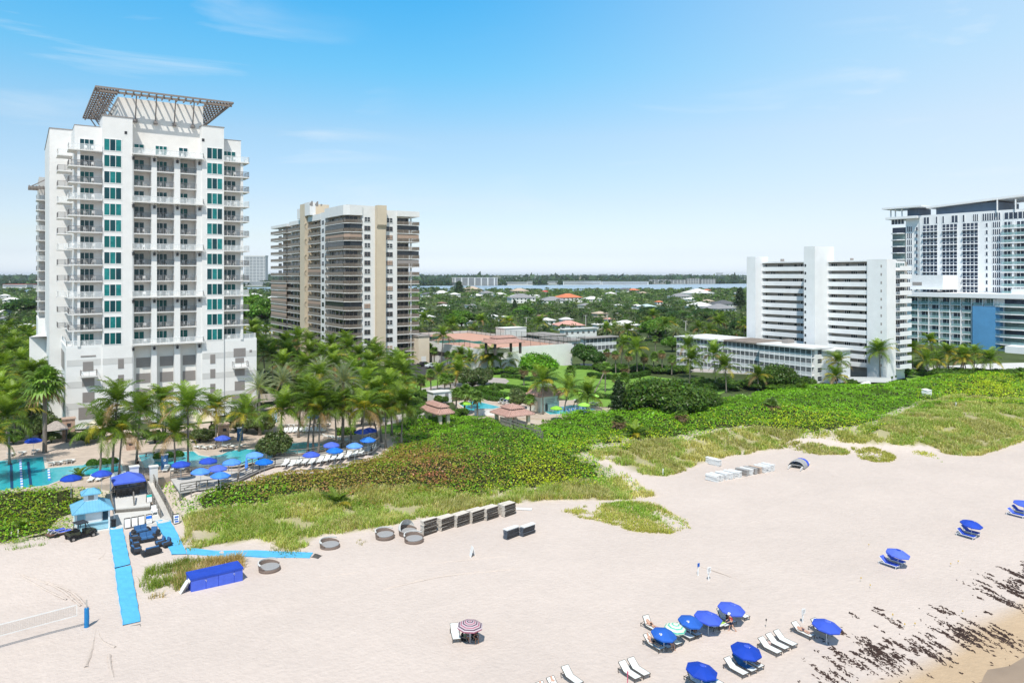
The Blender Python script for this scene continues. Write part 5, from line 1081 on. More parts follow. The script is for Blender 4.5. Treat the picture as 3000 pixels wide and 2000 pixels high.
for kind, cx, cy, base, label in (
 ('c',1290,984,(1293,1075),'single tall coconut palm in front of the tennis podium wall'),('f',1257,1016,(1257,1062),'cabbage palm nearest the beige annex'),('f',1272,1028,(1272,1070),'second cabbage palm along the podium side wall'),('f',1311,1040,(1311,1076),'cabbage palm in the middle of the podium side wall'),('f',1329,1038,(1329,1080),'taller cabbage palm in the middle of the podium side wall'),
 ('c',1357,1042,(1358,1082),'young coconut palm before the dark wall slot'),('c',1382,1052,(1384,1085),'small coconut palm left of the podium corner'),('c',1403,1042,(1405,1088),'coconut palm at the podium corner'),('c',1426,1055,(1428,1092),'leaning young coconut palm right of the podium corner'),('c',1440,1046,(1436,1092),'upright coconut palm right of the podium corner'),('c',1344,1068,(1345,1100),'low coconut palm before the podium side wall'),
 ('f',1465,1032,(1466,1090),'slim cabbage palm alone in front of the white podium wall'),('c',1489,1058,(1492,1084),'dwarf dark palm against the white podium wall'),
 ('s',1533,1085,(1535,1130),'brown-skirted cabbage palm left of the bright round tree foot'),('s',1566,1088,(1568,1125),'brown-skirted cabbage palm in the middle before the bright round tree'),('s',1597,1090,(1598,1122),'brown-skirted cabbage palm right before the bright round tree'),('f',1670,1086,(1674,1138),'dark-trunked cabbage palm alone in the middle of the lawn'),
 ('c',1586,1120,(1591,1216),'coconut palm standing at the left end of the pool house pool'),('c',1655,1142,(1653,1206),'coconut palm by the right corner of the pool house'),('c',1716,1168,(1719,1200),'low coconut palm at the right end of the park pool'),
 ('f',1397,1162,(1399,1226),'cabbage palm between the two tiled pavilions'),('f',1333,1152,(1336,1222),'bushy cabbage palm at the corner of the left pavilion'),('f',1357,1144,(1360,1215),'cabbage palm with the lighter crown beside the park pool'),('f',1380,1150,(1381,1200),'cabbage palm right above the lime pool umbrella'),('f',1554,1170,(1554,1216),'cabbage palm at the corner of the right pavilion'),
 ('c',1278,1092,(1281,1145),'coconut palm left of the round driveway'),('c',1331,1092,(1333,1133),'coconut palm at the round driveway edge'),('f',1262,1098,(1263,1170),'dark cabbage palm left of the path fork'),('f',1303,1108,(1305,1172),'slim cabbage palm over the path fork'),('f',1232,1112,(1232,1165),'cabbage palm on the small left lawn'),('f',1318,1110,(1320,1150),'short cabbage palm behind the path fork'),
 ('c',1817,1010,(1819,1074),'tall coconut palm in front of the screened-porch apartments'),('c',1866,1024,(1867,1098),'dark coconut palm right of the tall one by the apartments'),
 ('s',1776,1033,(1776,1072),'first brown-skirted cabbage palm of the row at the lawn back'),('s',1802,1039,(1804,1096),'second brown-skirted cabbage palm of the row at the lawn back'),('s',1840,1044,(1842,1100),'third brown-skirted cabbage palm of the row at the lawn back'),('s',1886,1048,(1886,1094),'fourth brown-skirted cabbage palm of the row at the lawn back'),('f',1914,1043,(1914,1090),'green cabbage palm in the row at the lawn back'),('s',1940,1036,(1940,1092),'brown cabbage palm at the right of the lawn back row'),('f',1968,1052,(1968,1100),'last cabbage palm of the row at the lawn back'),('s',1827,1082,(1829,1105),'short cabbage palm with a big brown skirt at the hedge'),('f',1919,992,(1920,1035),'thin grey cabbage palm rising behind the lawn row'),
 ('c',2016,1056,(2020,1126),'orange-stalked coconut palm in front of the gallery apartments'),('c',2093,1038,(2097,1144),'tall coconut palm in front of the brown-roofed section'),('c',2136,1076,(2128,1150),'coconut palm with hanging dead fronds before the galleries'),('c',2220,1102,(2222,1146),'dark coconut palm with a pale trunk by the round sea grape'),('c',2019,1016,(2021,1110),'upright narrow coconut palm against the gallery apartments'),
 ('f',1773,1074,(1773,1148),'cabbage palm next to the leaning grey trunk on the lawn'),('f',1802,1107,(1803,1142),'left one of the pair of small cabbage palms on the lawn'),('f',1830,1107,(1831,1150),'right one of the pair of small cabbage palms on the lawn'),('f',1847,1140,(1849,1192),'cabbage palm standing at the left side of the dark sea grape'),
 ('c',2448,1062,(2450,1128),'wide coconut palm before the blank stair house'),('c',2577,1030,(2579,1114),'lone tall coconut palm before the corridor block stair tower'),('c',2680,1028,(2676,1100),'slim coconut palm right of the corridor block'),('c',2722,1058,(2718,1104),'small leaning coconut palm on the right lawn'),('c',2735,1004,(2736,1085),'tall coconut palm before the green glass balconies'),('c',2779,1036,(2780,1092),'coconut palm before the low hotel wing, left of the tangled pair'),('c',2830,1046,(2832,1096),'dark coconut palm before the blue end wall'),('f',2821,1018,(2822,1090),'round-crowned cabbage palm before the blue end wall'),('c',2900,1055,(2901,1100),'coconut palm with a yellow frond at the far right terrace'),('s',2620,1072,(2621,1105),'brown-skirted cabbage palm beside the clipped bushes'),('c',2755,1060,(2756,1090),'low coconut palm in the tangled group before the hotel wing'),('c',2810,1052,(2811,1095),'bushy coconut palm in the tangled group before the hotel wing'),('c',2850,1040,(2853,1092),'coconut palm at the right end of the tangled group')):
 palm(kind, cx, cy, 2.75, base=base, label=label, group=gp)
palm('l', 1860, 1255, 2.7, h=1.6, label='low palm with brown hanging fronds in the sea grape thicket', sc=1.3)
palm('s', 1812, 1240, 2.6, h=1.7, label='brown skirted palm tuft left of the low palm in the thicket', sc=1.1)
palm('s', 1993, 1225, 2.7, h=1.4, label='withered brown palm clump in the middle of the thicket', sc=1.0)
palm('s', 2262, 1195, 2.7, h=1.5, label='withered grey-brown palm clump at the right of the thicket', sc=1.3)
palm('l',2936,1122,2.7,h=1.2,label='low palm in the green scrub at the far right'); palm('l',2990,1100,2.7,h=1.6,label='low palm cut by the right picture edge'); palm('l',2350,1132,2.7,h=1.4,label='dark low palm in the scrub before the gallery corner'); palm('c',2455,1105,2.75,h=2.6,label='young palm under the wide coconut palm by the stair house')
palm('l',985,1475,.9,h=.8,label='small young palm in the grass of the dune front'); palm('l',68,1545,1.0,h=.6,label='tiny yellow palm in the grass by the wooden stakes',sc=.6)
# leaning bare trunk and braces on the lawn
a,b = P(1740,1152,2.8),P(1771,1090,2.8); m = MB(); t = thing('leaning_trunk','long grey leaning trunk on the lawn beside a cabbage palm','trunk',tuple(a)); p2 = solve(1772,1078,5,2.8); m.tube([tuple(a),tuple(a.lerp(Vector((p2.x,p2.y,7.2)),.5) - Vector((0,0,.3))),(p2.x,p2.y,7.2)],[.2,.17,.13],7); m.build('trunk',TRUNK,t)
# ---- broadleaf trees and shrubs
for src, px, py, sc, label, sz in (
 (DOME,1575,1114,1.12,'bright green dome-shaped tree on the lawn before the podium wall',1.25),(DARKT,1711,1073,.95,'dark round tree beside the screened-porch apartments',1.25),(DARKT,1745,1078,.7,'smaller dark tree right of the dark round tree',.9),(OLIVE,1385,1142,1.1,'loose olive-green tree by the round driveway',1.25),(OLIVE,1420,1128,.7,'thin olive tree right of the loose olive-green one',1.0),(OLIVE,1517,1200,.62,'small feathery tree between the park pools',1.05),
 (GRAPE,1945,1215,1.25,'great dark sea grape mound at the edge of the park lawn',1.35),(GRAPE,2045,1195,.8,'paler sea grape mound right of the great dark one',.8),(GRAPE,2278,1135,.78,'round-topped sea grape by the white gallery corner',1.05),(PINE,1812,1215,.95,'dark conifer between the park pool and the sea grape mound',.9),
 (OLIVE,805,1345,.82,'olive shrub tree at the lagoon pool edge before the splash pool',.95),(OLIVE,720,1268,.95,'shady olive tree before the hotel at the right of the pool terrace',1.1),(OLIVE,760,1275,.8,'second shady olive tree beside the first at the hotel corner',.95),(OLIVE,118,1290,.85,'olive tree by the left pool terrace below the pale trunk',1.1),(DARKT,70,1240,.7,'dark tree under the palms left of the hotel',.8),(OLIVE,585,1300,.5,'small olive shrub under the leaning palms by the lagoon pool',.6),
 (BUSH,2770,1110,2.3,'wide clipped bush on the right lawn',1.5),(BUSH,2652,1105,1.9,'dark rounded bush by the corridor block foot',1.6),(BUSH,2605,1112,1.3,'small rounded bush at the stair tower foot',1.0),(BUSH,1451,1096,1.5,'round bush at the podium wall foot',1.2),(BUSH,1500,1096,1.9,'broad bush at the podium wall behind the trio of palms',1.3),(BUSH,1457,1153,1.25,'ball-shaped bush beside the park pool hedge',1.5),(BUSH,1236,1170,1.3,'dark bush at the path left of the park pool',1.3),(BUSH,1290,1185,1.2,'grey bush by the white pump shed',1.2),(BUSH,1345,1225,1.4,'palmetto bush between pavilion and pool',1.2),(BUSH,2495,1128,1.0,'clipped square bush before the stair house',.9)):
 tree(src, px, py, 2.7, sc, label=label, szz=sz)
rg_ = random.Random(5)
for i in range(26): tree(BUSH,1752 + i * 10.5 + rg_.uniform(-5,5),1084 + (i % 3) * 3 + 4 * (i > 14),2.7,rg_.uniform(1.0,1.6),label='dark undergrowth bush below the skirted palms at the lawn back',group='undergrowth at the lawn back',szz=rg_.uniform(.9,1.4))
for i in range(16): tree(BUSH,2060 + i * 20 + rg_.uniform(-8,8),1132 + (i % 3) * 6,2.7,rg_.uniform(1.2,1.9),label='leafy bush in the bed before the gallery apartments',group='bushes before the gallery apartments',szz=rg_.uniform(.9,1.5))
for i in range(16): tree(BUSH,2690 + i * 20 + rg_.uniform(-8,8),1097 + (i % 3) * 4,2.7,rg_.uniform(1.0,1.6),label='low bush under the palms before the low hotel wing',group='bushes before the low hotel wing',szz=rg_.uniform(.8,1.3))
for i in range(22): tree((OLIVE,DARKT,BUSH)[i % 3],690 + i * 22 + rg_.uniform(-9,9),1150 - abs(i - 11) * 3 + (i % 4) * 22 - (40 if i < 4 else 0),2.9,(.55,.5,1.5)[i % 3] * rg_.uniform(.8,1.3),label='leafy bush in the planting among the crowded palms',group='planting among the crowded palms')
for i,(x,y) in enumerate(((215,1290),(250,1300),(420,1285),(455,1296),(520,1290),(300,1285),(610,1290),(690,1262),(640,1265),(40,1300),(150,1296),(5,1290))): tree((OLIVE,BUSH)[i % 2],x,y,3.0,(.42,1.2)[i % 2] * rg_.uniform(.8,1.2),label='leafy bush in the planting at the hotel foot',group='planting at the hotel foot')
# ---- clipped hedges
def hedge(pts, w_, h, label, z=2.78, col=(.075, .165, .02)):
 rng = np.random.default_rng(int(pts[0][0])); C, U = [], []
 ps = [P(x, y, z) for x, y in pts]; b0 = ps[0]
 for i in range(len(ps) - 1):
  a, b = np.array(ps[i]), np.array(ps[i + 1]); ln = np.linalg.norm(b - a); d = (b - a) / ln; s = np.array([-d[1], d[0], 0]); k = int(ln * (w_ + 2 * h) * 34)
  f = rng.random(k) * ln; q = rng.random(k) * (w_ + 2 * h); x_ = np.where(q < h,-w_ / 2,np.where(q > h + w_,w_ / 2,q - h - w_ / 2)); z_ = np.where(q < h,q,np.where(q > h + w_,q - h - w_,h)); nu = np.where((q < h)[:,None],-s,np.where((q > h + w_)[:,None],s,[0,0,1.]))
  C.append(a + d * f[:, None] + s * x_[:, None] + np.array([0, 0, 1.]) * z_[:, None] + rng.normal(0, .07, (k, 3))); U.append(nu + [0, 0, .3])
 C = np.concatenate(C) - np.array(b0); V, Fq, Pq = leaf_quads(C, .1 + .1 * rng.random(len(C)), mixcol(col, rng, len(C)), rng, np.concatenate(U))
 t = thing('hedge', label, 'hedge', tuple(b0)); link('leaves', npmesh('leaves', V, Fq, LEAF, Pq), t)
 m = MB()
 for i in range(len(ps) - 1): m.bar(ps[i] + Vector((0, 0, h * .45)), ps[i + 1] + Vector((0, 0, h * .45)), w_ * .82, h * .85)
 m.build('twigs', mat('hedge twigs', (.03, .04, .012), .95, .3, 3), t)
hedge([(1725, 1103), (1760, 1108), (1800, 1112), (1850, 1108), (1900, 1098)], 1.8, 1.3, 'long clipped hedge across the back of the park lawn')
hedge([(1680, 1080), (1710, 1081), (1740, 1083)], 1.6, 1.0, 'short hedge at the foot of the dark round tree')
hedge([(1405, 1143), (1455, 1160), (1520, 1172), (1560, 1168)], 2.4, 1.1, 'bright hedge behind the park pool loungers', col=(.09, .19, .02))
hedge([(1400, 1160), (1440, 1175), (1480, 1178)], 1.6, .9, 'second bright hedge step nearer the park pool', col=(.08, .17, .02))
hedge([(1470, 1105), (1530, 1110)], 1.6, .9, 'low hedge left of the trio of skirted palms')
hedge([(1440, 1132), (1500, 1138), (1560, 1150)], 1.4, .9, 'low dark hedge between the driveway and the pool lawn')
hedge([(2030, 1134), (2080, 1137), (2140, 1140)], 1.7, 1.2, 'clipped hedge before the orange-stalked coconut palm')
hedge([(1745, 1165), (1790, 1168)], 1.6, 1.0, 'hedge beside the lime umbrellas at the park pool')
hedge([(1200, 1222), (1245, 1200)], 1.8, 1.4, 'bright hedge left of the left pavilion', col=(.10, .21, .02))
hedge([(1150, 1190), (1195, 1196), (1245, 1192)], 2.2, 1.3, 'leafy bed between the path and the crowded palms', col=(.09, .19, .02))
hedge([(985, 1276), (1040, 1272)], 2.6, 1.2, 'leafy bed at the far end of the splash pool terrace', col=(.09, .18, .02))
hedge([(2660, 1072), (2700, 1080)], 1.6, 1.6, 'green hedge in front of the low hotel wing')
# ------------------------------------------------------------------ dune scrub and grasses
def field(poly, dens, smin, smax, hfun, colfun, name, label, cat, mt, seed, blade=False, sub=.0, mask=None, asp=.72):
 rng = np.random.default_rng(seed); xs = [P(x,y,2.0) for x,y in poly]; x0,x1 = min(p.x for p in xs) - 6,max(p.x for p in xs) + 6; y0,y1 = min(p.y for p in xs) - 8,max(p.y for p in xs) + 8
 n = int((x1 - x0) * (y1 - y0) * dens); s = rng.uniform(x0,x1,n); t = rng.uniform(y0,y1,n); z = zt(s,t); px,py = proj(s,t,z + .5); wob = 9 * (vnoise(s,t,3.1,21) - .5)
 m = inpoly(px + wob * 2, py + wob, poly)
 if mask is not None: m &= rng.random(n) < mask(s, t, px, py)
 # thin out with distance, leaves growing to keep the cover
 d = s * SU + t * CU; keep = np.clip(110 / d, .28, 1) ** 1.3; m &= rng.random(n) < keep; gs_ = (1 / keep) ** .5
 s, t, z, px, py, gs_ = s[m], t[m], z[m], px[m], py[m], gs_[m]
 return rng, s, t, z, px, py, gs_
EDGE = None
def canopy(s, t):
 return np.clip(EDGE(s, t) / 13, .05, 1) ** .75 * (.3 + 1.5 * vnoise(s, t, 9, 31) + .85 * vnoise(s, t, 3.4, 32)) + .5 * (vnoise(s, t, 1.1, 33) - .25)
def scrubcol(s, t, px, py, rng):
 n = len(s); g = np.array([.165,.34,.018]); ye = np.array([.48,.56,.03]); br = np.array([.38,.25,.08]); rd = np.array([.46,.2,.11]); ol = np.array([.30,.32,.04])
 def blob(cx, cy, rx, ry): return np.exp(-(((px - cx) / rx) ** 2 + ((py - cy) / ry) ** 2))
 wy = np.clip(.9 * blob(1560,1400,170,45) + .8 * blob(2350,1255,220,40) + .7 * blob(1900,1290,160,30) + .8 * blob(2900,1150,150,40) + .4 * blob(1700,1330,150,40),0,1) * (.4 + .9 * vnoise(s,t,4,41))
 wb = np.clip(1.3 * blob(980,1385,360,70) + .8 * blob(1230,1385,130,65),0,1) * (.5 + .9 * vnoise(s,t,2.5,42)); wr = np.clip(.8 * blob(1270,1400,70,22) + .5 * blob(1230,1350,60,20) + .35 * blob(870,1490,60,14) + .3 * blob(1000,1440,90,14) + .4 * blob(700,1528,22,9),0,1) * (vnoise(s,t,1.6,43) > .45)
 wo = np.clip(blob(100, 1500, 260, 90), 0, 1) * .55
 r = rng.random(n); c = np.tile(g, (n, 1)) * (.55 + .5 * vnoise(s, t, 6, 44) + .5 * vnoise(s, t, 2.2, 45))[:, None]
 for w_, col, k in ((wy, ye, .9), (wb, ol, .85), (wb * .62, br, .7), (wr, rd, .8), (wo, np.array([.30, .36, .03]), .9)):
  m = rng.random(n) < np.clip(w_ * k * 1.2, 0, .92); c[m] = col
 return c * np.exp(rng.normal(.04, .2, (n, 1)))
def scrub(poly, name, label, seed, dens=30):
 global EDGE
 EDGE = edge_of(poly)
 rng, s, t, z, px, py, g = field(poly, dens, 0, 0, None, None, name, label, None, None, seed)
 m_ = rng.random(len(s)) < np.clip(EDGE(s,t) / 4.5 + .2,.05,1); s,t,z,px,py,g = (q[m_] for q in (s,t,z,px,py,g)); h = canopy(s,t); zz_ = z + h - rng.random(len(s)) ** 2 * .35
 C = np.stack([s, t, zz_], 1); e_ = .35                                  # leaves face outwards from the mounds
 gx = (canopy(s + e_,t) - canopy(s - e_,t)) / (2 * e_); gy = (canopy(s,t + e_) - canopy(s,t - e_)) / (2 * e_); U = np.stack([-gx,-gy,np.ones(len(s))],1) * 1.15
 V, Fq, Pq = leaf_quads(C, (.085 + .105 * rng.random(len(s))) * g, scrubcol(s, t, px, py, rng), rng, U)
 o = tag(link(name, npmesh(name, V, Fq, LEAF, Pq)), label, 'shrubs', kind='stuff')
 # closed sheet under the canopy: stems, litter and inner shade as one dark colour
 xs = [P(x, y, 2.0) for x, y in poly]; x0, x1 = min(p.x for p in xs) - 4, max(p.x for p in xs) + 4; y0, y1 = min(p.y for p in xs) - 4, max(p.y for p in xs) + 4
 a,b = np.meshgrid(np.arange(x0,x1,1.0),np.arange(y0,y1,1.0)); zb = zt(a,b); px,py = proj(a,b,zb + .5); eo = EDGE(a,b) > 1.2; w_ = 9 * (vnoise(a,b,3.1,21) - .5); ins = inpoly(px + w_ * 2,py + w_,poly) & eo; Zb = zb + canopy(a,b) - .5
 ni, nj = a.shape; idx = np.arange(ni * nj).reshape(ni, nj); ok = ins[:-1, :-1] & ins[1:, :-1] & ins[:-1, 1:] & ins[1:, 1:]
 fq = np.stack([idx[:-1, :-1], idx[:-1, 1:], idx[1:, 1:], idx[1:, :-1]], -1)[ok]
 lo = link(name + '_stems_and_shade',npmesh(name + '_stems_and_shade',np.stack([a,b,Zb],-1).reshape(-1,3),fq,mat('stems litter and inner shade',(.035,.04,.012),.95,.3,3))); lo.parent = o
 return o
scrub(SHRUB, 'sea_grape_scrub', 'dense sea grape scrub covering the dune', 101)
scrub(SHRUB_L, 'sea_grape_scrub', 'yellow-green sea grape scrub left of the teal kiosk', 102, 22)
scrub(SHRUB_C, 'sea_grape_scrub', 'sea grape patch between the ramp rail and the boardwalk', 104, 26)
scrub([(985,1462),(1060,1448),(1130,1458),(1140,1480),(1060,1492),(990,1484)],'sea_grape_scrub','dark green shrub patch in the grass left of the beige stacks',105,26)
scrub([(1805,1402),(1850,1396),(1880,1424),(1850,1446),(1808,1436)],'sea_grape_scrub','bright green shrub patch in the grass at the point of the dune',106,26)
scrub(SHRUB_B, 'sea_grape_scrub', 'small rounded sea grape patch by the end of the boardwalk ramp', 103, 22)
PATCH = [[(1655,1490),(1720,1470),(1830,1460),(1920,1470),(2010,1515),(2020,1535),(1960,1552),(1860,1545),(1760,1518),(1690,1505)],[(2502,1308),(2560,1304),(2620,1325),(2625,1340),(2570,1346),(2520,1335)],[(2620,1300),(2720,1318),(2790,1345),(2720,1350),(2660,1330)],[(2262,1296),(2310,1296),(2300,1312),(2268,1312)],[(2320,1285),(2400,1292),(2490,1315),(2480,1325),(2400,1322),(2330,1312)],[(2920,1268),(2990,1240),(3060,1215),(3060,1260),(2970,1275)]]
PATCH_B = [(404,1690),(430,1655),(500,1640),(540,1622),(600,1628),(700,1622),(722,1648),(690,1665),(560,1680),(540,1712),(500,1735),(440,1738),(412,1712)]
def grass(poly, name, label, seed, dens, cols, hmin, hmax, w_=.02, edge=None):
 rng,s,t,z,px,py,g = field(poly,dens,0,0,None,None,name,label,None,None,seed,mask=lambda s,t,px,py: np.clip((vnoise(s,t,1.8,seed) - .28) * 3.2,.02,1) if edge is None else np.clip((vnoise(s,t,1.8,seed) - edge) * 3.2,.0,1))
 eg = np.clip(edge_of(poly)(s,t) / 2.2 + .12,.05,1); m_ = rng.random(len(s)) < eg ** .8; s,t,z,px,py,g,eg = (q[m_] for q in (s,t,z,px,py,g,eg)); hmax_ = hmax * (.45 + .55 * eg)
 n = len(s); k = 4; hmax_ = np.repeat(hmax_,k); s,t,z,g = (np.repeat(q,k) for q in (s,t,z,g)); n *= k; s = s + rng.normal(0,.12,n); t = t + rng.normal(0,.12,n); h = (hmin + (hmax_ - hmin) * rng.random(n)) * (.6 + .8 * vnoise(s,t,2.6,seed + 1)) * g ** .3; a = rng.random(n) * 6.283; ln = h * rng.uniform(.3,1.1,n)
 dx,dy = np.cos(a),np.sin(a); w_ = w_ * g * rng.uniform(.7,1.5,n); B0 = np.stack([s,t,z - .05],1); sd_ = np.stack([-dy * w_,dx * w_,np.zeros(n)],1); M_ = B0 + np.stack([dx * ln * .35,dy * ln * .35,h * .65 + .05],1); T_ = B0 + np.stack([dx * ln,dy * ln,h + .05],1)
 V = np.stack([B0 - sd_, B0 + sd_, M_ + sd_ * .8, T_, M_ - sd_ * .8], 1).reshape(-1, 3); b = np.arange(n)[:, None] * 5
 F_ = np.concatenate([b + [0,1,2],b + [0,2,4],b + [4,2,3]]); ci = rng.random(n); cv = np.array(cols); zone = np.clip(vnoise(s,t,5,seed + 7) * 1.3 - .15 + rng.normal(0,.16,n),0,.999); c = cv[(zone * len(cv)).astype(int)] * np.exp(rng.normal(0,.22,(n,1)))
 tag(link(name, npmesh(name, V, F_, GRASS, np.repeat(c, 5, 0))), label, 'grass', kind='stuff')
GC = [(.66, .62, .27), (.55, .58, .18), (.36, .52, .10), (.46, .55, .14), (.68, .60, .31), (.5, .5, .2)]
grass(GR, 'dune_grass', 'yellow-green dune grass along the foot of the scrub', 111, 36, GC, .4, .85, .034, edge=.16)
grass(GR2, 'dune_grass', 'pale dune grass between the scrub and the sand on the right', 112, 24, GC, .4, .8, .042, edge=.2)
for i,p_ in enumerate(PATCH): grass(p_,'dune_grass',('olive grass patch standing alone on the sand','round green grass patch on the sand','sparse grey grass on the sand','small bright creeper patch','green grass strip before the sand path','thin grass at the right edge of the dune')[i],113 + i,30 if i == 0 else 24,[(.42,.41,.11),(.36,.40,.08),(.50,.44,.19),(.25,.38,.05)],.25,.5,.036,edge=.2 if i != 2 else .4)
grass(PATCH_B,'dune_grass','tall straw-coloured grass beside the blue tarp box',130,44,[(.56,.43,.21),(.50,.39,.17),(.22,.32,.05),(.28,.37,.06)],.45,.95,.024,edge=.1)
grass([(-60,1590),(60,1575),(150,1550),(165,1560),(130,1585),(60,1600),(-60,1612)],'dune_grass','green grass fringe below the left scrub',131,40,[(.15,.28,.04),(.21,.31,.05)],.25,.5,.02)
grass([(560,1600),(700,1575),(860,1600),(1050,1545),(1230,1510),(1240,1530),(1100,1580),(940,1590),(860,1640),(800,1612),(700,1605),(560,1625)],'dune_grass','scattered grass tufts on the sand before the dune',132,9,[(.30,.27,.12),(.22,.24,.06)],.2,.45,.022,edge=.55)
# ------------------------------------------------------------------ houses, far shore and the wooded town
HW = mat('house wall white', (.74, .72, .68), .85, .06, .3); HW2 = mat('house wall tan', (.55, .46, .36), .85, .08, .3)
RF = {'white': mat('white tile roof',(.72,.71,.69),.8,.08,.4),'grey': mat('grey tile roof',(.27,.27,.28),.85,.12,.5),'dark': mat('dark grey roof',(.12,.125,.135),.85,.15,.5),'orange': mat('orange clay roof',(.62,.20,.10),.8,.12,.6),'tan': mat('tan tile roof',(.50,.40,.31),.85,.1,.5),'pink': mat('faded pink roof',(.62,.34,.28),.85,.1,.5),'brown': mat('brown roof',(.22,.14,.11),.85,.12,.5),'teal': mat('pale teal metal roof',(.52,.64,.64),.5,.08,.5),'red': mat('red metal roof',(.68,.10,.075),.5,.08,.4)}
def house(px, py, wpx, roof, nf, label, dep=.8, rz=0, z=.9, gable=False, wall=None, hh=None):
 """middle of the eaves line facing us at a photo pixel, width in photo pixels"""
 fh = 3.0; ze = z + fh * nf; p = P(px, py, ze); d = p.x * SU + p.y * CU; w_ = wpx * d / F * 1.1; dp = w_ * dep; rz = rz - .35 + .55 * ((int(px) * 7) % 5) / 5
 t = thing('house',label,'house',(p.x,p.y + dp * .4,z),0); c,s_ = math.cos(rz),math.sin(rz); M = Matrix.Translation((p.x,p.y + dp * .4,z)) @ Matrix.Rotation(rz,4,'Z'); FOOT.append((p.x,p.y + dp * .4,max(w_,dp) * .62))
 m = MB(M); m.box(-w_ / 2, w_ / 2, -dp / 2, dp / 2, -1, fh * nf); m.build('wall', wall or (HW2 if roof in ('tan', 'brown') else HW), t)
 o = .7; h = fh * nf; rh = hh or min(w_, dp) * .2; m = MB(M); x, y = w_ / 2 + o, dp / 2 + o
 if gable: V = [(-x,-y,h),(x,-y,h),(x,y,h),(-x,y,h),(-x,0,h + rh),(x,0,h + rh)]; Fc = [(0,1,5,4),(2,3,4,5),(3,0,4),(1,2,5),(3,2,1,0)]
 else:
  r = max(0.5,x - y) if x > y else .4; V = [(-x,-y,h),(x,-y,h),(x,y,h),(-x,y,h),(-r,0,h + rh),(r,0,h + rh)]; Fc = [(0,1,5,4),(2,3,4,5),(3,0,4),(1,2,5),(3,2,1,0)]
 m.add(V, Fc); m.box(-x, x, -y, y, h - .18, h - .01); rf = m.build('roof', RF[roof], t)
 for k in range(nf):
  n = max(2, int(w_ / 4.5))
  for j in range(n):
   xx = -w_ / 2 + w_ * (j + .5) / n; f = MB(M); f.box(xx - .75, xx + .75, -dp / 2 - .05, -dp / 2, k * fh + .8, k * fh + 2.2, 0); f.build('window', DGLS, t)
 return t
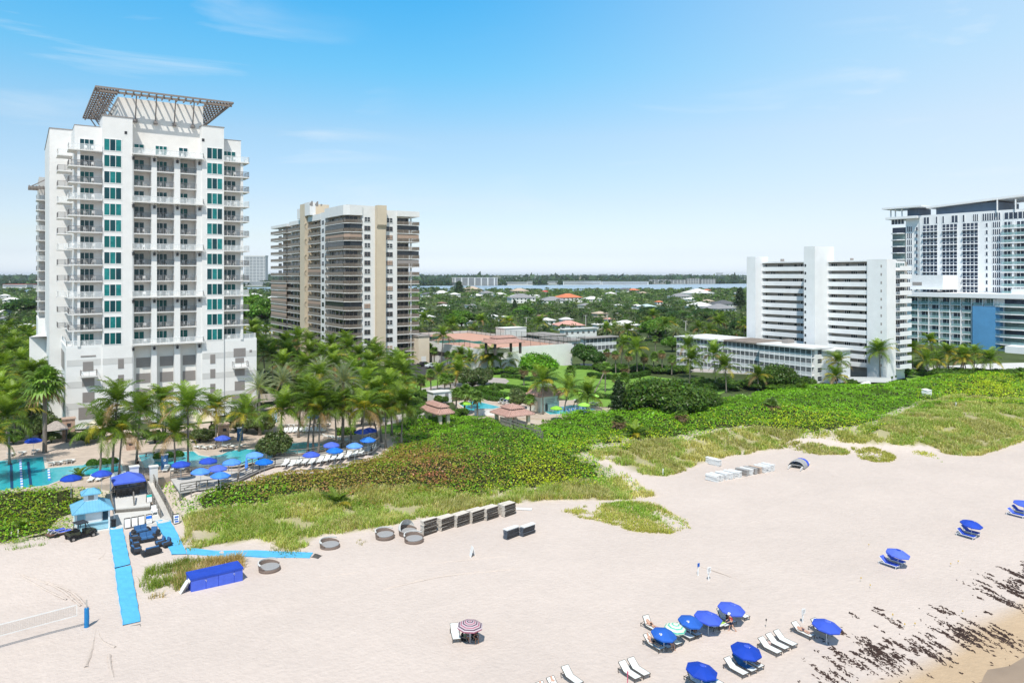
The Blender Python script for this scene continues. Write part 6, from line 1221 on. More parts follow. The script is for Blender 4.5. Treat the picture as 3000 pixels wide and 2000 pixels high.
for a in ((1540,872,66,'grey',2,'two-storey white house with a grey hip roof left of the orange-roofed house'),(1522,868,36,'white',2,'pale flat-roofed house rising behind the grey-roofed two-storey house'),(1630,880,64,'grey',1,'grey hip-roofed house just below the orange-roofed house'),(1676,871,62,'orange',2,'white two-storey house with a broad orange roof in the middle of the town'),(1251,928,44,'white',1,'white-roofed bungalow nearest the striped condominium tower'),(1372,940,58,'white',1,'white bungalow roof above the tennis deck fence'),(1450,926,26,'white',1,'white gable house behind the tennis deck, left one of two'),(1484,930,28,'white',1,'white gable house behind the tennis deck, right one of two'),(1390,848,54,'tan',1,'tan-roofed house by the lagoon below the long grey apartments'),(1432,858,34,'grey',1,'grey-roofed white house near the lagoon'),(1402,866,30,'white',1,'white bungalow left of the grey-roofed one near the lagoon'),(1258,862,34,'dark',1,'dark-roofed house right of the striped tower near the lagoon'),(1300,858,40,'white',1,'low white house right of the dark-roofed one near the lagoon'),(1336,862,26,'white',1,'little white house under palms near the lagoon'),(1298,888,24,'brown',1,'brown-roofed house among trees right of the striped tower'),(1304,896,26,'white',1,'small white house in front of the brown-roofed one'),(1384,894,26,'grey',1,'grey-roofed cottage in the trees above the tennis deck'),(1530,852,44,'tan',1,'tan-roofed house by the lagoon behind the flat-roofed house'),(1600,854,18,'red',1,'small red-roofed house by the lagoon'),(1470,862,30,'white',1,'white house between the grey-roofed pair near the lagoon'),(1680,952,70,'pink',1,'peach-roofed house behind the white low apartments'),(1608,938,40,'white',1,'white house left of the feathery date palms'),(1665,935,30,'white',1,'white house between the feathery date palms'),(1590,925,22,'brown',1,'little brown-roofed house left of the date palms'),
          (1848,952,74,'white',1,'long low white-roofed house in the centre of the palms'),(2066,896,62,'white',1,'long white house left of the grey hip-roofed villa'),(2124,903,72,'grey',1,'grey hip-roofed villa left of the corridor block'),(2134,890,60,'dark',1,'dark grey hip-roofed villa behind the grey one'),(1838,850,38,'dark',1,'dark slate-roofed house at the lagoon'),(1862,850,30,'orange',1,'orange-roofed house right of the slate one at the lagoon'),(2075,850,18,'orange',2,'white house with a small orange turret roof at the lagoon'),(2062,858,70,'white',1,'long white wing beside the orange turret at the lagoon'),(1764,918,34,'tan',1,'tan-roofed house below the dark broad trees'),(1789,934,20,'pink',1,'small pink-roofed house among silvery palms'),(1766,950,32,'white',1,'white bungalow below the pink-roofed house'),(1722,894,32,'grey',1,'grey-roofed house right of the orange-roofed house'),(1816,894,18,'white',1,'tiny white house with a dark window among yellow palms'),(2004,868,52,'grey',1,'grey-roofed white house right of the lagoon palms'),(2032,876,30,'white',1,'white house front between the grey roofs'),(2080,882,28,'tan',1,'pale tan house left of the dark villa'),(1935,884,18,'orange',1,'small orange-roofed cottage in the middle of the wood'),(1872,896,26,'white',1,'white cottage left of the teal-roofed house'),(1904,898,40,'teal',1,'pale teal-roofed house above the broad dark trees'),(1958,896,22,'white',1,'white cottage right of the teal-roofed house'),(1744,876,44,'white',1,'white house right behind the orange-roofed house'),(1795,860,26,'white',1,'white house near the slate-roofed one at the lagoon'),(1888,858,22,'tan',1,'tan cottage at the lagoon right of the orange roof'),(2158,868,16,'orange',1,'small orange roof left of the corridor block'),(2170,858,20,'white',1,'white house at the lagoon nearest the corridor block'),(1570,866,26,'white',1,'white house left of the small red roof'),
          (14,914,36,'white',1,'white-roofed house at the left edge'),(12,932,26,'grey',1,'grey-roofed house at the left edge below the white one'),(78,962,74,'white',1,'long white roof behind the garden palms on the left'),(34,878,40,'white',1,'white house at the left edge near the lagoon'),(14,866,24,'white',1,'small white house at the left edge by the water'),(764,962,62,'white',1,'white arched-roof hall between the hotel and the striped tower'),(748,866,40,'white',1,'white house seen between the towers near the water'),(772,880,30,'grey',1,'grey-roofed house seen between the towers'),(800,872,26,'white',1,'white house behind the striped tower edge'),(1240,905,24,'white',1,'white house half hidden by the striped tower')):
 house(*a)
MARW = mat('far white building', (.66, .66, .65), .8, .06, .02); FARW = mat('far window band', (.16, .18, .21), .6, .2, .05)
def block(px0, px1, pyt, pyb, nf, label, name='apartment_building', wall=MARW, dep=18, z=.4, fins=0, top=True, roofm=None):
 a = P(px0, pyb, z); b = P(px1, pyb, z); d = (b - a); w_ = d.length; ang = math.atan2(d.y, d.x); dd = a.x * SU + a.y * CU; h = (pyb - pyt) * dd / F
 t = thing(name,label,'building',((a.x + b.x) / 2,(a.y + b.y) / 2,z)); M = Matrix.Translation(a) @ Matrix.Rotation(ang,4,'Z'); FOOT.append(((a.x + b.x) / 2,(a.y + b.y) / 2,20))
 m = MB(M); m.box(0, w_, 0, dep, -2, h); m.build('wall', wall, t); fh = h / (nf + .3)
 for k in range(nf):
  f = MB(M); f.box(w_ * .02, w_ * .98, -.3, 0, k * fh + fh * .35, k * fh + fh * .85); f.build('window_band', FARW, t)
 m = MB(M); m.box(-1, w_ + 1, -1, dep + 1, h, h + h * .05); m.build('roof', roofm or wall, t)
 for j in range(fins): x = w_ * (j + .5) / fins; m = MB(M); m.box(x - w_ * .012, x + w_ * .012, -.8, 0, 0, h); m.build('pier', MARW, t)
 return t
GREYB = mat('far grey building', (.36, .35, .33), .8, .1, .02)
block(1324, 1458, 814, 836, 7, 'long grey seven-storey apartments with white piers across the lagoon', wall=GREYB, fins=7, roofm=MARW)
for i,(a,b,c) in enumerate(((1478,1496,810),(1500,1516,811),(1518,1532,809),(1536,1552,810),(1555,1569,811))): block(a,b,c,822,5,('leftmost','second','middle','fourth','rightmost')[i] + ' of the five white apartment blocks across the lagoon',dep=14)
block(1462,1545,826,834,2,'low white waterfront club right of the long grey apartments'); block(1545,1560,824,834,2,'small white house right of the waterfront club'); block(1604,1634,824,832,2,'white waterfront house row with a blue base'); block(1650,1760,824,834,2,'long low tan building along the far water'); block(1762,1900,825,834,2,'long white warehouse row along the far water')
for i,(a,b,c) in enumerate(((1902,1955,819),(1958,2010,820),(2012,2050,816),(2053,2096,818))): block(a,b,c,831,3,'grey waterfront townhouses across the lagoon, ' + ('long left row','blue-fronted second row','tallest third row','right end row')[i],wall=GREYB,fins=5)
block(1608,1632,804,815,4,'white twin block on the far skyline'); block(1756,1780,803,812,3,'dark-topped block on the far skyline',wall=GREYB); block(1960,1976,802,812,3,'grey block on the far skyline',wall=GREYB); block(1996,2020,804,811,2,'wide white block on the far skyline'); block(2098,2118,799,812,5,'tallest white towers on the far skyline'); block(1264,1280,811,816,2,'small blue-white block on the far skyline at the left'); block(1690,1704,805,812,2,'little white block at the centre of the far skyline'); block(2170,2184,811,824,3,'white buildings beside the corridor block across the water')
t = block(715, 777, 752, 832, 18, 'tall white apartment tower with blue window bands across the lagoon', wall=MARW, dep=30, fins=6, name='far_tower')
for k in range(3):
 pass
block(702, 792, 826, 836, 3, 'low white base building below the far tower', dep=40)
block(8,78,833,842,1,'long red-roofed boathouse across the water on the left',wall=MARW,dep=40,roofm=RF['red']); block(98,128,833,842,2,'smaller red-roofed house right of the boathouse',roofm=RF['red'])
t = thing('boathouse_roof', 'x', 'x'); bpy.data.objects.remove(t)
# utility poles
POLEM = mat('concrete pole', (.46, .44, .41), .9, .1, 2)
def pole(px, py, pyb, label, arms=1):
 b = P(px,pyb,.8); d = b.x * SU + b.y * CU; h = (pyb - py) * d / F; t = thing('utility_pole',label,'utility pole',(b.x,b.y,.8),0,'utility poles among the houses'); m = MB(); m.tube([(b.x,b.y,.3),(b.x,b.y,.8 + h)],[.3,.2],8); m.build('post',POLEM,t)
 for k in range(arms): z = .8 + h * (.96 - .09 * k); m = MB(); m.bar((b.x - 1.5,b.y + .25,z),(b.x + 1.5,b.y + .25,z),.16); [m.tube([(b.x + q,b.y + .25,z + .08),(b.x + q,b.y + .25,z + .4)],.07,5) for q in (-1.3,-.6,.6,1.3)]; m.build('crossarm',POLEM,t)
for a in ((1403,934,977,'double-armed grey pole behind the tennis deck',2),(1268,938,962,'pole right of the striped tower'),(1542,929,968,'tall white pole left of the low apartments'),(1982,940,990,'tallest white pole above the gallery apartments roof'),(1972,912,940,'grey pole behind the tallest white pole'),(2078,911,938,'grey pole in the trees left of the parking lot'),(2009,940,972,'pale pole right of the tallest white pole'),(1716,923,956,'white pole beside the silvery date palm'),(1780,921,950,'pole beside the pink-roofed house'),(1808,916,950,'slim pole right of the pink-roofed house'),(2156,910,936,'pole nearest the corridor block'),(1479,954,985,'lamp pole by the deck stair head')): pole(*a)
# ---- the wood of the town: nearest palms and trees are things, the rest one mass
rng = np.random.default_rng(77)
def clear(s, t, pad=2):                     # keep the houses free and thin the trees standing right in front of them
 ok = np.ones(len(s), bool); rr = np.random.default_rng(3).random(len(s)); d = s * SU + t * CU
 for x, y, r in FOOT:
  D = math.hypot(x, y); ux, uy = x / D, y / D; a = (s - x) * ux + (t - y) * uy; b = np.abs(-(s - x) * uy + (t - y) * ux)
  ok &= ~((a ** 2 + b ** 2) < (r + pad) ** 2); ok &= ~((b < r * 1.05) & (a < 0) & (a > -(.10 * D + r)) & (rr < .92))
 return ok
S1, T1 = sT(1676, pd[0].y), pd[2]
def townpts(n, d0, d1, px0=-120, px1=3060):
 d = np.sqrt(rng.uniform(d0 * d0, d1 * d1, n)); px = rng.uniform(px0, px1, n); r = (px - 1500) / F; s = d * (SU + CU * r); t = d * (CU - SU * r)
 ok = (t > 262) | ((s < 2) & (t > 225)) | ((s > S1 + 8) & (t > 215) & (s < 176)) | ((s > 197) & (t > 172) & (s < 330)) | ((s > 45) & (s < 78) & (t > 205)); ok &= ~((s > pd[0].x - 14) & (s < S1 + 3) & (t < T1 + 4)); ok &= ~((s > 82) & (s < 112) & (t < 260)); xq,yq_ = proj(s,t,.5); ok &= yq_ > np.interp(xq,[-300,110,800,1330,2250,3300],[859,858,858,852,851,850]) + 1.2; ok &= ~((s > 300) & (t < 200)); ok &= ~inpoly(*proj(s,t,.9),[(1985,1005),(1995,980),(2190,968),(2190,996),(2080,1008)])
 ok &= clear(s, t); return s[ok], t[ok]
s, t = townpts(1100, 225, 540); o_ = np.argsort(s * SU + t * CU)[:235]; s, t = s[o_], t[o_]
GT = 'trees and palms among the houses'
for i, (a, b) in enumerate(zip(s, t)):
 z = float(zt(a, b)); k = i % 10; q = rng.uniform(.85, 1.25)
 if k < 5: src, lab = COCO[i % 5], 'coconut palm standing in the town wood behind the beachfront'
 elif k < 7: src, lab = FAN[i % 4], 'cabbage palm standing in the town wood behind the beachfront'
 elif k == 7: src, lab = DATE[i % 2], 'date palm standing in the town wood behind the beachfront'
 else: src, lab = (BRIGHT, DARKT)[i % 2], ('bright green' if i % 2 == 0 else 'dark green') + ' round tree standing in the town wood behind the beachfront'
 put(src, (a, b, z), rng.uniform(0, 6.28), q, lab, GT)
for src,px,py,sc,label,sz in ((BRIGHT,1352,965,2.1,'broad yellow-green tree right behind the tennis deck fence',1.7),(BRIGHT,1535,935,1.7,'bright green spreading tree above the white low apartments',1.5),(DARKT,1925,935,3.2,'broad dark flat-topped tree in the middle of the wood',1.5),(DARKT,1985,945,2.2,'dark broad tree right of the flat-topped one',1.3),(DARKT,2065,940,2.0,'dark round tree left of the corridor block',1.4),(BRIGHT,1920,1005,1.7,'big leafy tree left of the far gallery apartments',1.8),(BRIGHT,735,950,2.6,'tall yellow-green trees between the hotel and the striped tower',3.0),(BRIGHT,775,958,2.2,'second tall green tree left of the striped tower',2.6),(DARKT,75,925,3.3,'big dark round tree behind the left garden',2.2),(OLIVE,108,945,1.9,'tan-green round tree against the hotel rear wing',1.6),(DARKT,2180,985,1.6,'dark tree at the foot of the corridor block',1.5),(PINE,1508,925,1.2,'dark pointed conifer above the low apartments',1.5),(PINE,2168,905,2.6,'tall thin conifers left of the corridor block',2.4),(PINE,1345,862,4.0,'tall conifers by the lagoon',2.6)):
 tree(src, px, py, .9, sc, label=label, szz=sz)
def mass(name, label, s, t, hgt, rad, nq, qs, cols, palmf, mt=LEAF, seed=5):
 rg = np.random.default_rng(seed); n = len(s); V, P_, U, S_ = [], [], [], []; ispalm = rg.random(n) < palmf; base = zt(s, t)
 c0 = np.array(cols)[rg.integers(0, len(cols), n)] * np.exp(rg.normal(0, .25, (n, 1)))
 k = np.repeat(np.arange(n),nq); m = len(k); d = rg.normal(0,1,(m,3)); d /= np.linalg.norm(d,axis=1)[:,None]; d[:,2] = np.where(ispalm[k],np.abs(d[:,2]) * .5 - .12,d[:,2] * .75 + .15)
 r = rad[k] * np.where(ispalm[k], .95, 1.0) * (.45 + .6 * rg.random(m)); cz = base[k] + hgt[k] * np.where(ispalm[k], .9, .58)
 C = np.stack([s[k] + d[:,0] * r,t[k] + d[:,1] * r,cz + d[:,2] * r * np.where(ispalm[k],.9,1.05)],1); U = d * np.where(ispalm[k],.3,1.0)[:,None] + [0,0,.6]
 V, Fq, Pq = leaf_quads(C, qs * rad[k] * (.6 + .8 * rg.random(m)), c0[k] * np.exp(rg.normal(0, .22, (m, 1))), rg, U, .5)
 tr = np.where(ispalm)[0]; b = len(V); tv = []; 
 for (dx, dy) in ((-.16, 0), (.16, 0)): tv.append(np.stack([s[tr] + dx, t[tr] + dy, base[tr]], 1)); 
 for (dx, dy) in ((.12, 0), (-.12, 0)): tv.append(np.stack([s[tr] + dx, t[tr] + dy, base[tr] + hgt[tr] * .92], 1))
 TV = np.stack(tv,1).reshape(-1,3); V = np.concatenate([V,TV]); Fq = np.concatenate([Fq,b + np.arange(len(TV)).reshape(-1,4)]); Pq = np.concatenate([Pq,np.tile([.2,.17,.14],(len(TV),1))])
 tag(link(name, npmesh(name, V, Fq, mt, Pq)), label, 'wood', kind='stuff')
TC = [(.07, .125, .028), (.09, .16, .03), (.05, .095, .03), (.12, .18, .045), (.17, .21, .09), (.085, .135, .05)]
s,t = townpts(3300,300,640); n = len(s); mass('town_wood','mass of palms and trees between the nearer houses',s,t,rng.uniform(3.5,8,n),rng.uniform(1.8,3.6,n),44,.26,TC,.6,seed=6)
s,t = townpts(8200,640,1750,-150,2300); n = len(s); mass('town_wood','mass of palms and trees toward the lagoon',s,t,rng.uniform(3.5,8,n),rng.uniform(2.4,4.6,n),20,.36,TC,.55,seed=7)
px = np.concatenate([rng.uniform(-150,130,160),rng.uniform(690,1380,420),rng.uniform(1380,2250,260)]); n = len(px); y_ = np.interp(px,[-300,110,800,1330,2250,3300],[859,858,858,852,851,850]) + rng.uniform(.8,4,n); d = 31.7 * F / (y_ - HZ); r = (px - 1500) / F; s,t = d * (SU + CU * r),d * (CU - SU * r)
mass('shore_wood','taller palms and trees along the near shore of the lagoon',s,t,np.where(px < 1380,rng.uniform(6,13,n),rng.uniform(5,9,n)),rng.uniform(3,5.5,n),26,.34,TC,.6,seed=12)
n = 9000; d = rng.uniform(2250,3600,n); px = rng.uniform(-150,2400,n); r = (px - 1500) / F; s,t = d * (SU + CU * r),d * (CU - SU * r); lim = np.interp(px,[-150,110,800,1330,2250,2400],[846,846,840,836.5,830,830]); ok = (HZ + 31.7 * F / d < lim - .3) & clear(s,t,6); s,t = s[ok],t[ok]; n = len(s)
mass('far_wood','wooded far shore beyond the lagoon',s,t,rng.uniform(8,13,n),rng.uniform(6,11,n),9,.6,[(.045,.085,.03),(.06,.11,.035),(.035,.07,.03)],.0,seed=8)
n = 7000; d = rng.uniform(3500, 14000, n); px = rng.uniform(-150, 2400, n); r = (px - 1500) / F; s, t = d * (SU + CU * r), d * (CU - SU * r)
mass('far_wood','dark wooded plain reaching the horizon',s,t,rng.uniform(8,15,n),rng.uniform(16,34,n),7,.7,[(.04,.075,.03),(.05,.09,.035)],.0,seed=9)
# cars
def car(px, py, z, rz, label, colr, name='parked_car'):
 p = P(px,py,z); t = thing(name,label,'car',(p.x,p.y,z)); M = Matrix.Translation(p) @ Matrix.Rotation(rz,4,'Z'); cm_ = mat('car paint ' + label[:12],colr,.25,.05,1,spec=.6)
 m = MB(M); prof = [(-2.2,.35),(-2.25,.75),(-2.0,.95),(-1.3,1.0),(-.9,1.42),(.6,1.45),(1.15,1.0),(2.1,.85),(2.25,.6),(2.2,.35)]; n_ = len(prof)
 V = [(x,-.88 + (.12 if z_ > 1.1 else 0),z_) for x,z_ in prof] + [(x,.88 - (.12 if z_ > 1.1 else 0),z_) for x,z_ in prof]; m.add(V,[(i,(i + 1) % n_,n_ + (i + 1) % n_,n_ + i) for i in range(n_)] + [tuple(range(n_ - 1,-1,-1)),tuple(n_ + i for i in range(n_))]); m.build('body',cm_,t)
 m = MB(M); m.box(-1.1, .75, -.9, .9, 1.02, 1.34); m.build('windows', DGLS, t)
 for x in (-1.4, 1.4):
  for y in (-.82, .82): w_ = MB(M); w_.tube([(x, y - .11, .34), (x, y + .11, .34)], .34, 12); w_.build('wheel', BLACK, t)
car(2160,985,2.05,.3,'red car in the small parking lot behind the gallery roof',(.45,.01,.02)); car(2120,978,2.05,.3,'white car in the small parking lot behind the gallery roof',(.7,.7,.7)); car(1242,1072,2.85,.1,'dark car on the asphalt beside the beige annex',(.03,.03,.035)); car(1266,1076,2.85,.1,'white car on the asphalt by the palms',(.6,.64,.68))
# ------------------------------------------------------------------ beach and pool furniture
SLING = mat('white sling mesh', (.72, .75, .73), .7, .05, 3); FRAMD = mat('bronze chair frame', (.10, .085, .07), .5, .1, 3)
BROWNS = mat('beige lounger webbing', (.66, .60, .53), .85, .1, 3); DARKS = mat('blue grey lounger webbing', (.11, .13, .165), .8, .15, 3)
def lounger(name, label, sl, fr, back=38, towel=None, cat='lounger', cush=False):
 """sun lounger facing -y: head end at +y, feet at -y"""
 t = thing(name, label, cat); a = R(back); y0, y1, yh, w_ = -.95, .3, .3, .33; z = .34
 f = MB()
 for x in (-w_, w_):
  f.bar((x, y0, z), (x, yh, z), .045, .05); f.bar((x, yh, z), (x, yh + .78 * math.cos(a), z + .78 * math.sin(a)), .045, .05)
 f.bar((-w_,y0,z),(w_,y0,z),.045,.05); f.bar((-w_,yh + .78 * math.cos(a),z + .78 * math.sin(a)),(w_,yh + .78 * math.cos(a),z + .78 * math.sin(a)),.045,.05); f.bar((-w_,yh,z - .01),(w_,yh,z - .01),.04,.04)
 f.bar((-w_,yh + .4 * math.cos(a),z + .4 * math.sin(a)),(-w_,yh + .62,z - .02),.03); f.bar((w_,yh + .4 * math.cos(a),z + .4 * math.sin(a)),(w_,yh + .62,z - .02),.03); f.bar((-w_,yh,z),(-w_,yh + .68,z),.04); f.bar((w_,yh,z),(w_,yh + .68,z),.04)
 f.build('frame', fr, t)
 for x in (-w_, w_):
  for y in (y0 + .1, yh + .6): l = MB(); l.bar((x, y, 0), (x, y + (.05 if y > 0 else -.05), z), .04, .04); l.build('leg', fr, t)
 th = .09 if cush else .025
 s = MB(); s.box(-w_ + .02, w_ - .02, y0 + .02, yh, z + .005, z + th); s.build('seat', sl, t)
 b = MB(Matrix.Translation((0, yh, z)) @ Matrix.Rotation(a, 4, 'X')); b.box(-w_ + .02, w_ - .02, 0, .78, .005, th); b.build('backrest', sl, t)
 if towel:
  c = MB(); c.box(-w_ - .01,w_ - .05,-.5,yh,z + th + .003,z + th + .02); c.M = Matrix.Translation((0,yh,z)) @ Matrix.Rotation(a,4,'X'); c.box(-w_ - .01,w_ - .05,0,.86,th + .003,th + .02); c.M = None; c.build('towel',towel,t)
 return proto(t)
TOWB = mat('blue towel', (.03, .16, .36), .95, .2, 6); TOWL = mat('lime striped towel', (.42, .68, .10), .95, .15, 6)
LW = lounger('sun_lounger','x',SLING,FRAMD); LWF = lounger('sun_lounger','x',SLING,FRAMD,58); LWB = lounger('sun_lounger','x',SLING,FRAMD,40,TOWB); LWL = lounger('sun_lounger','x',SLING,FRAMD,8,TOWL); LBL = lounger('sun_lounger','x',BLUEC,WHITE,42,None,'lounger',True)
LPW = lounger('pool_lounger', 'x', SLING, WHITE, 30); LPN = lounger('pool_lounger', 'x', NAVY, WHITE, 42)
def at_foot(src, px, py, label, rz=0, z=None, zg=.3, head=False, group='sun loungers on the beach'):
 p = P(px, py, (z or .08) + .34); off = Vector((0, .95, 0)); off.rotate(Matrix.Rotation(rz, 3, 'Z')); q = p + off * (1 if not head else -1)
 zz_ = float(zt(q.x, q.y)) if z is None else z; return put(src, (q.x, q.y, zz_), rz, 1.06, label, group)
BEACH = {}
for key, src, px, py, label in (
 ('a',LW,2184,1968,'white lounger left of the two under the lower right blue umbrella'),('b',LWB,2209,1958,'lounger with a blue towel beneath the edge of the lower right blue umbrella'),('c',LW,2230,1947,'shaded lounger with a person lying under the lower right blue umbrella'),
 ('d',LW,2283,1906,'left white lounger of the empty trio by a driftwood stick'),('e',LW,2305,1894,'middle white lounger of the trio by a driftwood stick'),('f',LW,2328,1884,'right white lounger of the trio by a driftwood stick'),
 ('g',LW,2380,1858,'lounger with a man lying on it beside the rightmost blue umbrella'),('h',LWF,2432,1851,'lounger almost hidden under the rightmost blue umbrella'),
 ('i',LW,1939,1899,'lounger with a reader on it left of the small logo umbrella'),('j',LWB,1964,1894,'blue-towelled lounger under the small logo umbrella'),('k',LW,1990,1884,'lounger whose foot shows right of the small logo umbrella'),
 ('l',LW,2028,1866,'white lounger below the green striped umbrella'),('m',LW,2048,1858,'white lounger right of the green striped umbrella'),('n',LWF,1930,1846,'lounger with a raised back behind the green striped umbrella'),
 ('o',LW,2099,1835,'shaded lounger under the middle blue umbrella of the upper row'),('p',LW,2117,1832,'white lounger foot right of the middle blue umbrella'),('q',LWL,2131,1831,'lounger with a lime striped towel beside the bending man'),('r',LWF,2150,1822,'lounger with a raised back under the topmost umbrella of the group'),('s',LW,2189,1806,'lounger foot right of the topmost umbrella of the group'),
 ('t',LWF,2068,2004,'lounger with a white and blue animal-shaped towel at the bottom edge'),('u',LWB,2092,2003,'blue-towelled lounger under the lowest umbrella'),('v',LWB,2110,1998,'shaded lounger right under the lowest umbrella'),
 ('w',LW,1869,1983,'left of the two empty white loungers near the bottom edge'),('x',LW,1895,1973,'right of the two empty white loungers near the bottom edge'),('y',LW,1698,1999,'single white lounger at the bottom edge'),('z',LW,1655,2034,'lounger with a draped person cut by the bottom edge'),('zz',LW,1622,2050,'lounger with a dark-haired person cut by the bottom edge'),
 ('b1',LBL,2630,1657,'front blue cushioned lounger under the nearest lone umbrella'),('b2',LBL,2648,1647,'rear blue cushioned lounger under the nearest lone umbrella'),('b3',LBL,2855,1572,'front blue cushioned lounger under the second lone umbrella'),('b4',LBL,2867,1562,'rear blue cushioned lounger under the second lone umbrella'),('b5',LBL,3000,1510,'front blue cushioned lounger under the umbrella at the right edge'),('b6',LBL,3012,1501,'rear blue cushioned lounger under the umbrella at the right edge')):
 BEACH[key] = at_foot(src, px, py, label)
BEACH['pk'] = at_foot(LW, 1338, 1873, 'white lounger beside the pink striped umbrella', R(-22))
# ---- umbrellas
def beach_umbrella(name, label, mats, seg, r=1.25, hgt=2.05, rise=.42, tilt=9, vent=True, logo=False, n=8, cat='umbrella', valance=.12, pole=WHITE):
 t = thing(name, label, cat); p = MB(); p.tube([(0, 0, -.2), (0, 0, hgt + rise - .05)], .024, 8); p.build('pole', pole, t)
 M = Matrix.Translation((0,0,hgt)) @ Matrix.Rotation(R(tilt),4,'X') @ Matrix.Rotation(R(tilt * .35),4,'Y'); c = MB(M); prof = [(r * (i / seg) if i else .001,rise * (1 - (i / seg) ** 1.7)) for i in range(seg,-1,-1)]
 c.lathe([(r * .995, -valance)] + prof, n, mis=[0] + [(seg - 1 - i) % len(mats) for i in range(seg)])
 c.build('canopy', mats, t)
 for i in range(n):
  a = 2 * math.pi * i / n; rb = MB(M); pts = [(r * f * math.cos(a),r * f * math.sin(a),rise * (1 - f ** 1.7) - .012) for f in (1,.66,.33,.05)]; rb.tube(pts,.009,4); rb.build('rib',WHITE,t)
 if vent:
  v = MB(M); v.lathe([(r * .2,rise * .93 + .03),(.001,rise * 1.16)],n); cap = v.build('vent_cap',mats[0],t); w_ = MB(M); w_.quad((.06,-r * .19,rise * .96),(r * .17,-r * .14,rise * .96),(r * .12,-r * .02,rise * 1.05),(.03,-r * .05,rise * 1.1)); w_.build('vent_mesh',WHITE,cap)
 if logo:
  l = MB(M); x, y = -r * .62, -r * .3; f = lambda u_, v_: (x + u_, y + v_, rise * (1 - (math.hypot(x + u_, y + v_) / r) ** 1.7) + .012)
  for u0,u1,v0,v1 in ((0,.16,0,.04),(.02,.06,.04,.2),(.1,.14,.04,.16),(.0,.12,.2,.24),(.14,.2,.1,.14)): l.quad(f(u0,v0),f(u1,v0),f(u1,v1),f(u0,v1))
  l.build('emblem', WHITE, t)
 return proto(t)
BLU2 = mat('faded blue canvas', (.02, .11, .47), .75, .12, 1.2)
STRP = [mat('raspberry stripe',(.38,.13,.19),.8,.06,2),mat('cream stripe',(.50,.42,.44),.8,.06,2),mat('dark plum stripe',(.10,.05,.09),.8,.06,2),mat('white stripe',(.52,.46,.49),.8,.06,2)]
STRG = [mat('mint stripe',(.40,.68,.52),.8,.06,2),mat('pale mint stripe',(.72,.82,.74),.8,.06,2),mat('pale yellow stripe',(.70,.76,.50),.8,.06,2),mat('sea green stripe',(.07,.42,.34),.8,.06,2)]
UB = beach_umbrella('beach_umbrella','x',[BLUEC],5,hgt=1.55); UL = beach_umbrella('beach_umbrella','x',[BLU2],5,r=1.1,hgt=1.5,logo=True,vent=False); US = beach_umbrella('beach_umbrella','x',STRP,12,r=1.16,hgt=1.5,vent=False,tilt=3); UG = beach_umbrella('beach_umbrella','x',STRG,12,r=.95,hgt=1.5,vent=False,tilt=6)
for src,px,py,h,label in ((UL,1945,1851,1.9,'faded blue umbrella with a white emblem over the seated man'),(UG,1978,1834,1.9,'green and white striped umbrella in the group'),(UL,2023,1814,1.9,'faded blue umbrella with a white emblem right of the green striped one'),(UB,2075,1804,2.1,'royal blue umbrella in the middle of the upper row'),(UB,2143,1778,2.1,'topmost royal blue umbrella beside the man in red'),(UB,2422,1824,2.1,'royal blue umbrella farthest right in the group beside the lying man'),(UB,2186,1897,2.1,'royal blue umbrella over a person lying in dark clothes'),(UB,2056,1954,2.1,'lowest royal blue umbrella beside the animal-shaped towel'),(US,1377,1828,2.0,'pink, plum and white striped umbrella alone on the sand'),(UB,2631,1617,2.0,'blue umbrella over two blue loungers, nearest of the lone sets'),(UB,2846,1532,2.0,'blue umbrella over two blue loungers near the seaweed, second of the lone sets'),(UB,2999,1473,2.0,'blue umbrella cut by the right picture edge')):
 p = P(px, py, 1.72); put(src, (p.x, p.y, float(zt(p.x, p.y))), (px * .37) % .6 - .3, 1.0, label, 'beach umbrellas')
UPR = beach_umbrella('pool_umbrella','x',[BLUEC],4,r=1.3,hgt=2.3,rise=.5,tilt=2,vent=False,valance=.16); UPA = beach_umbrella('pool_umbrella','x',[BLUEP],4,r=1.3,hgt=2.3,rise=.5,tilt=2,vent=False,valance=.16); UPL = beach_umbrella('pool_umbrella','x',[LIME],4,r=1.3,hgt=2.3,rise=.5,tilt=2,vent=False,valance=.14)
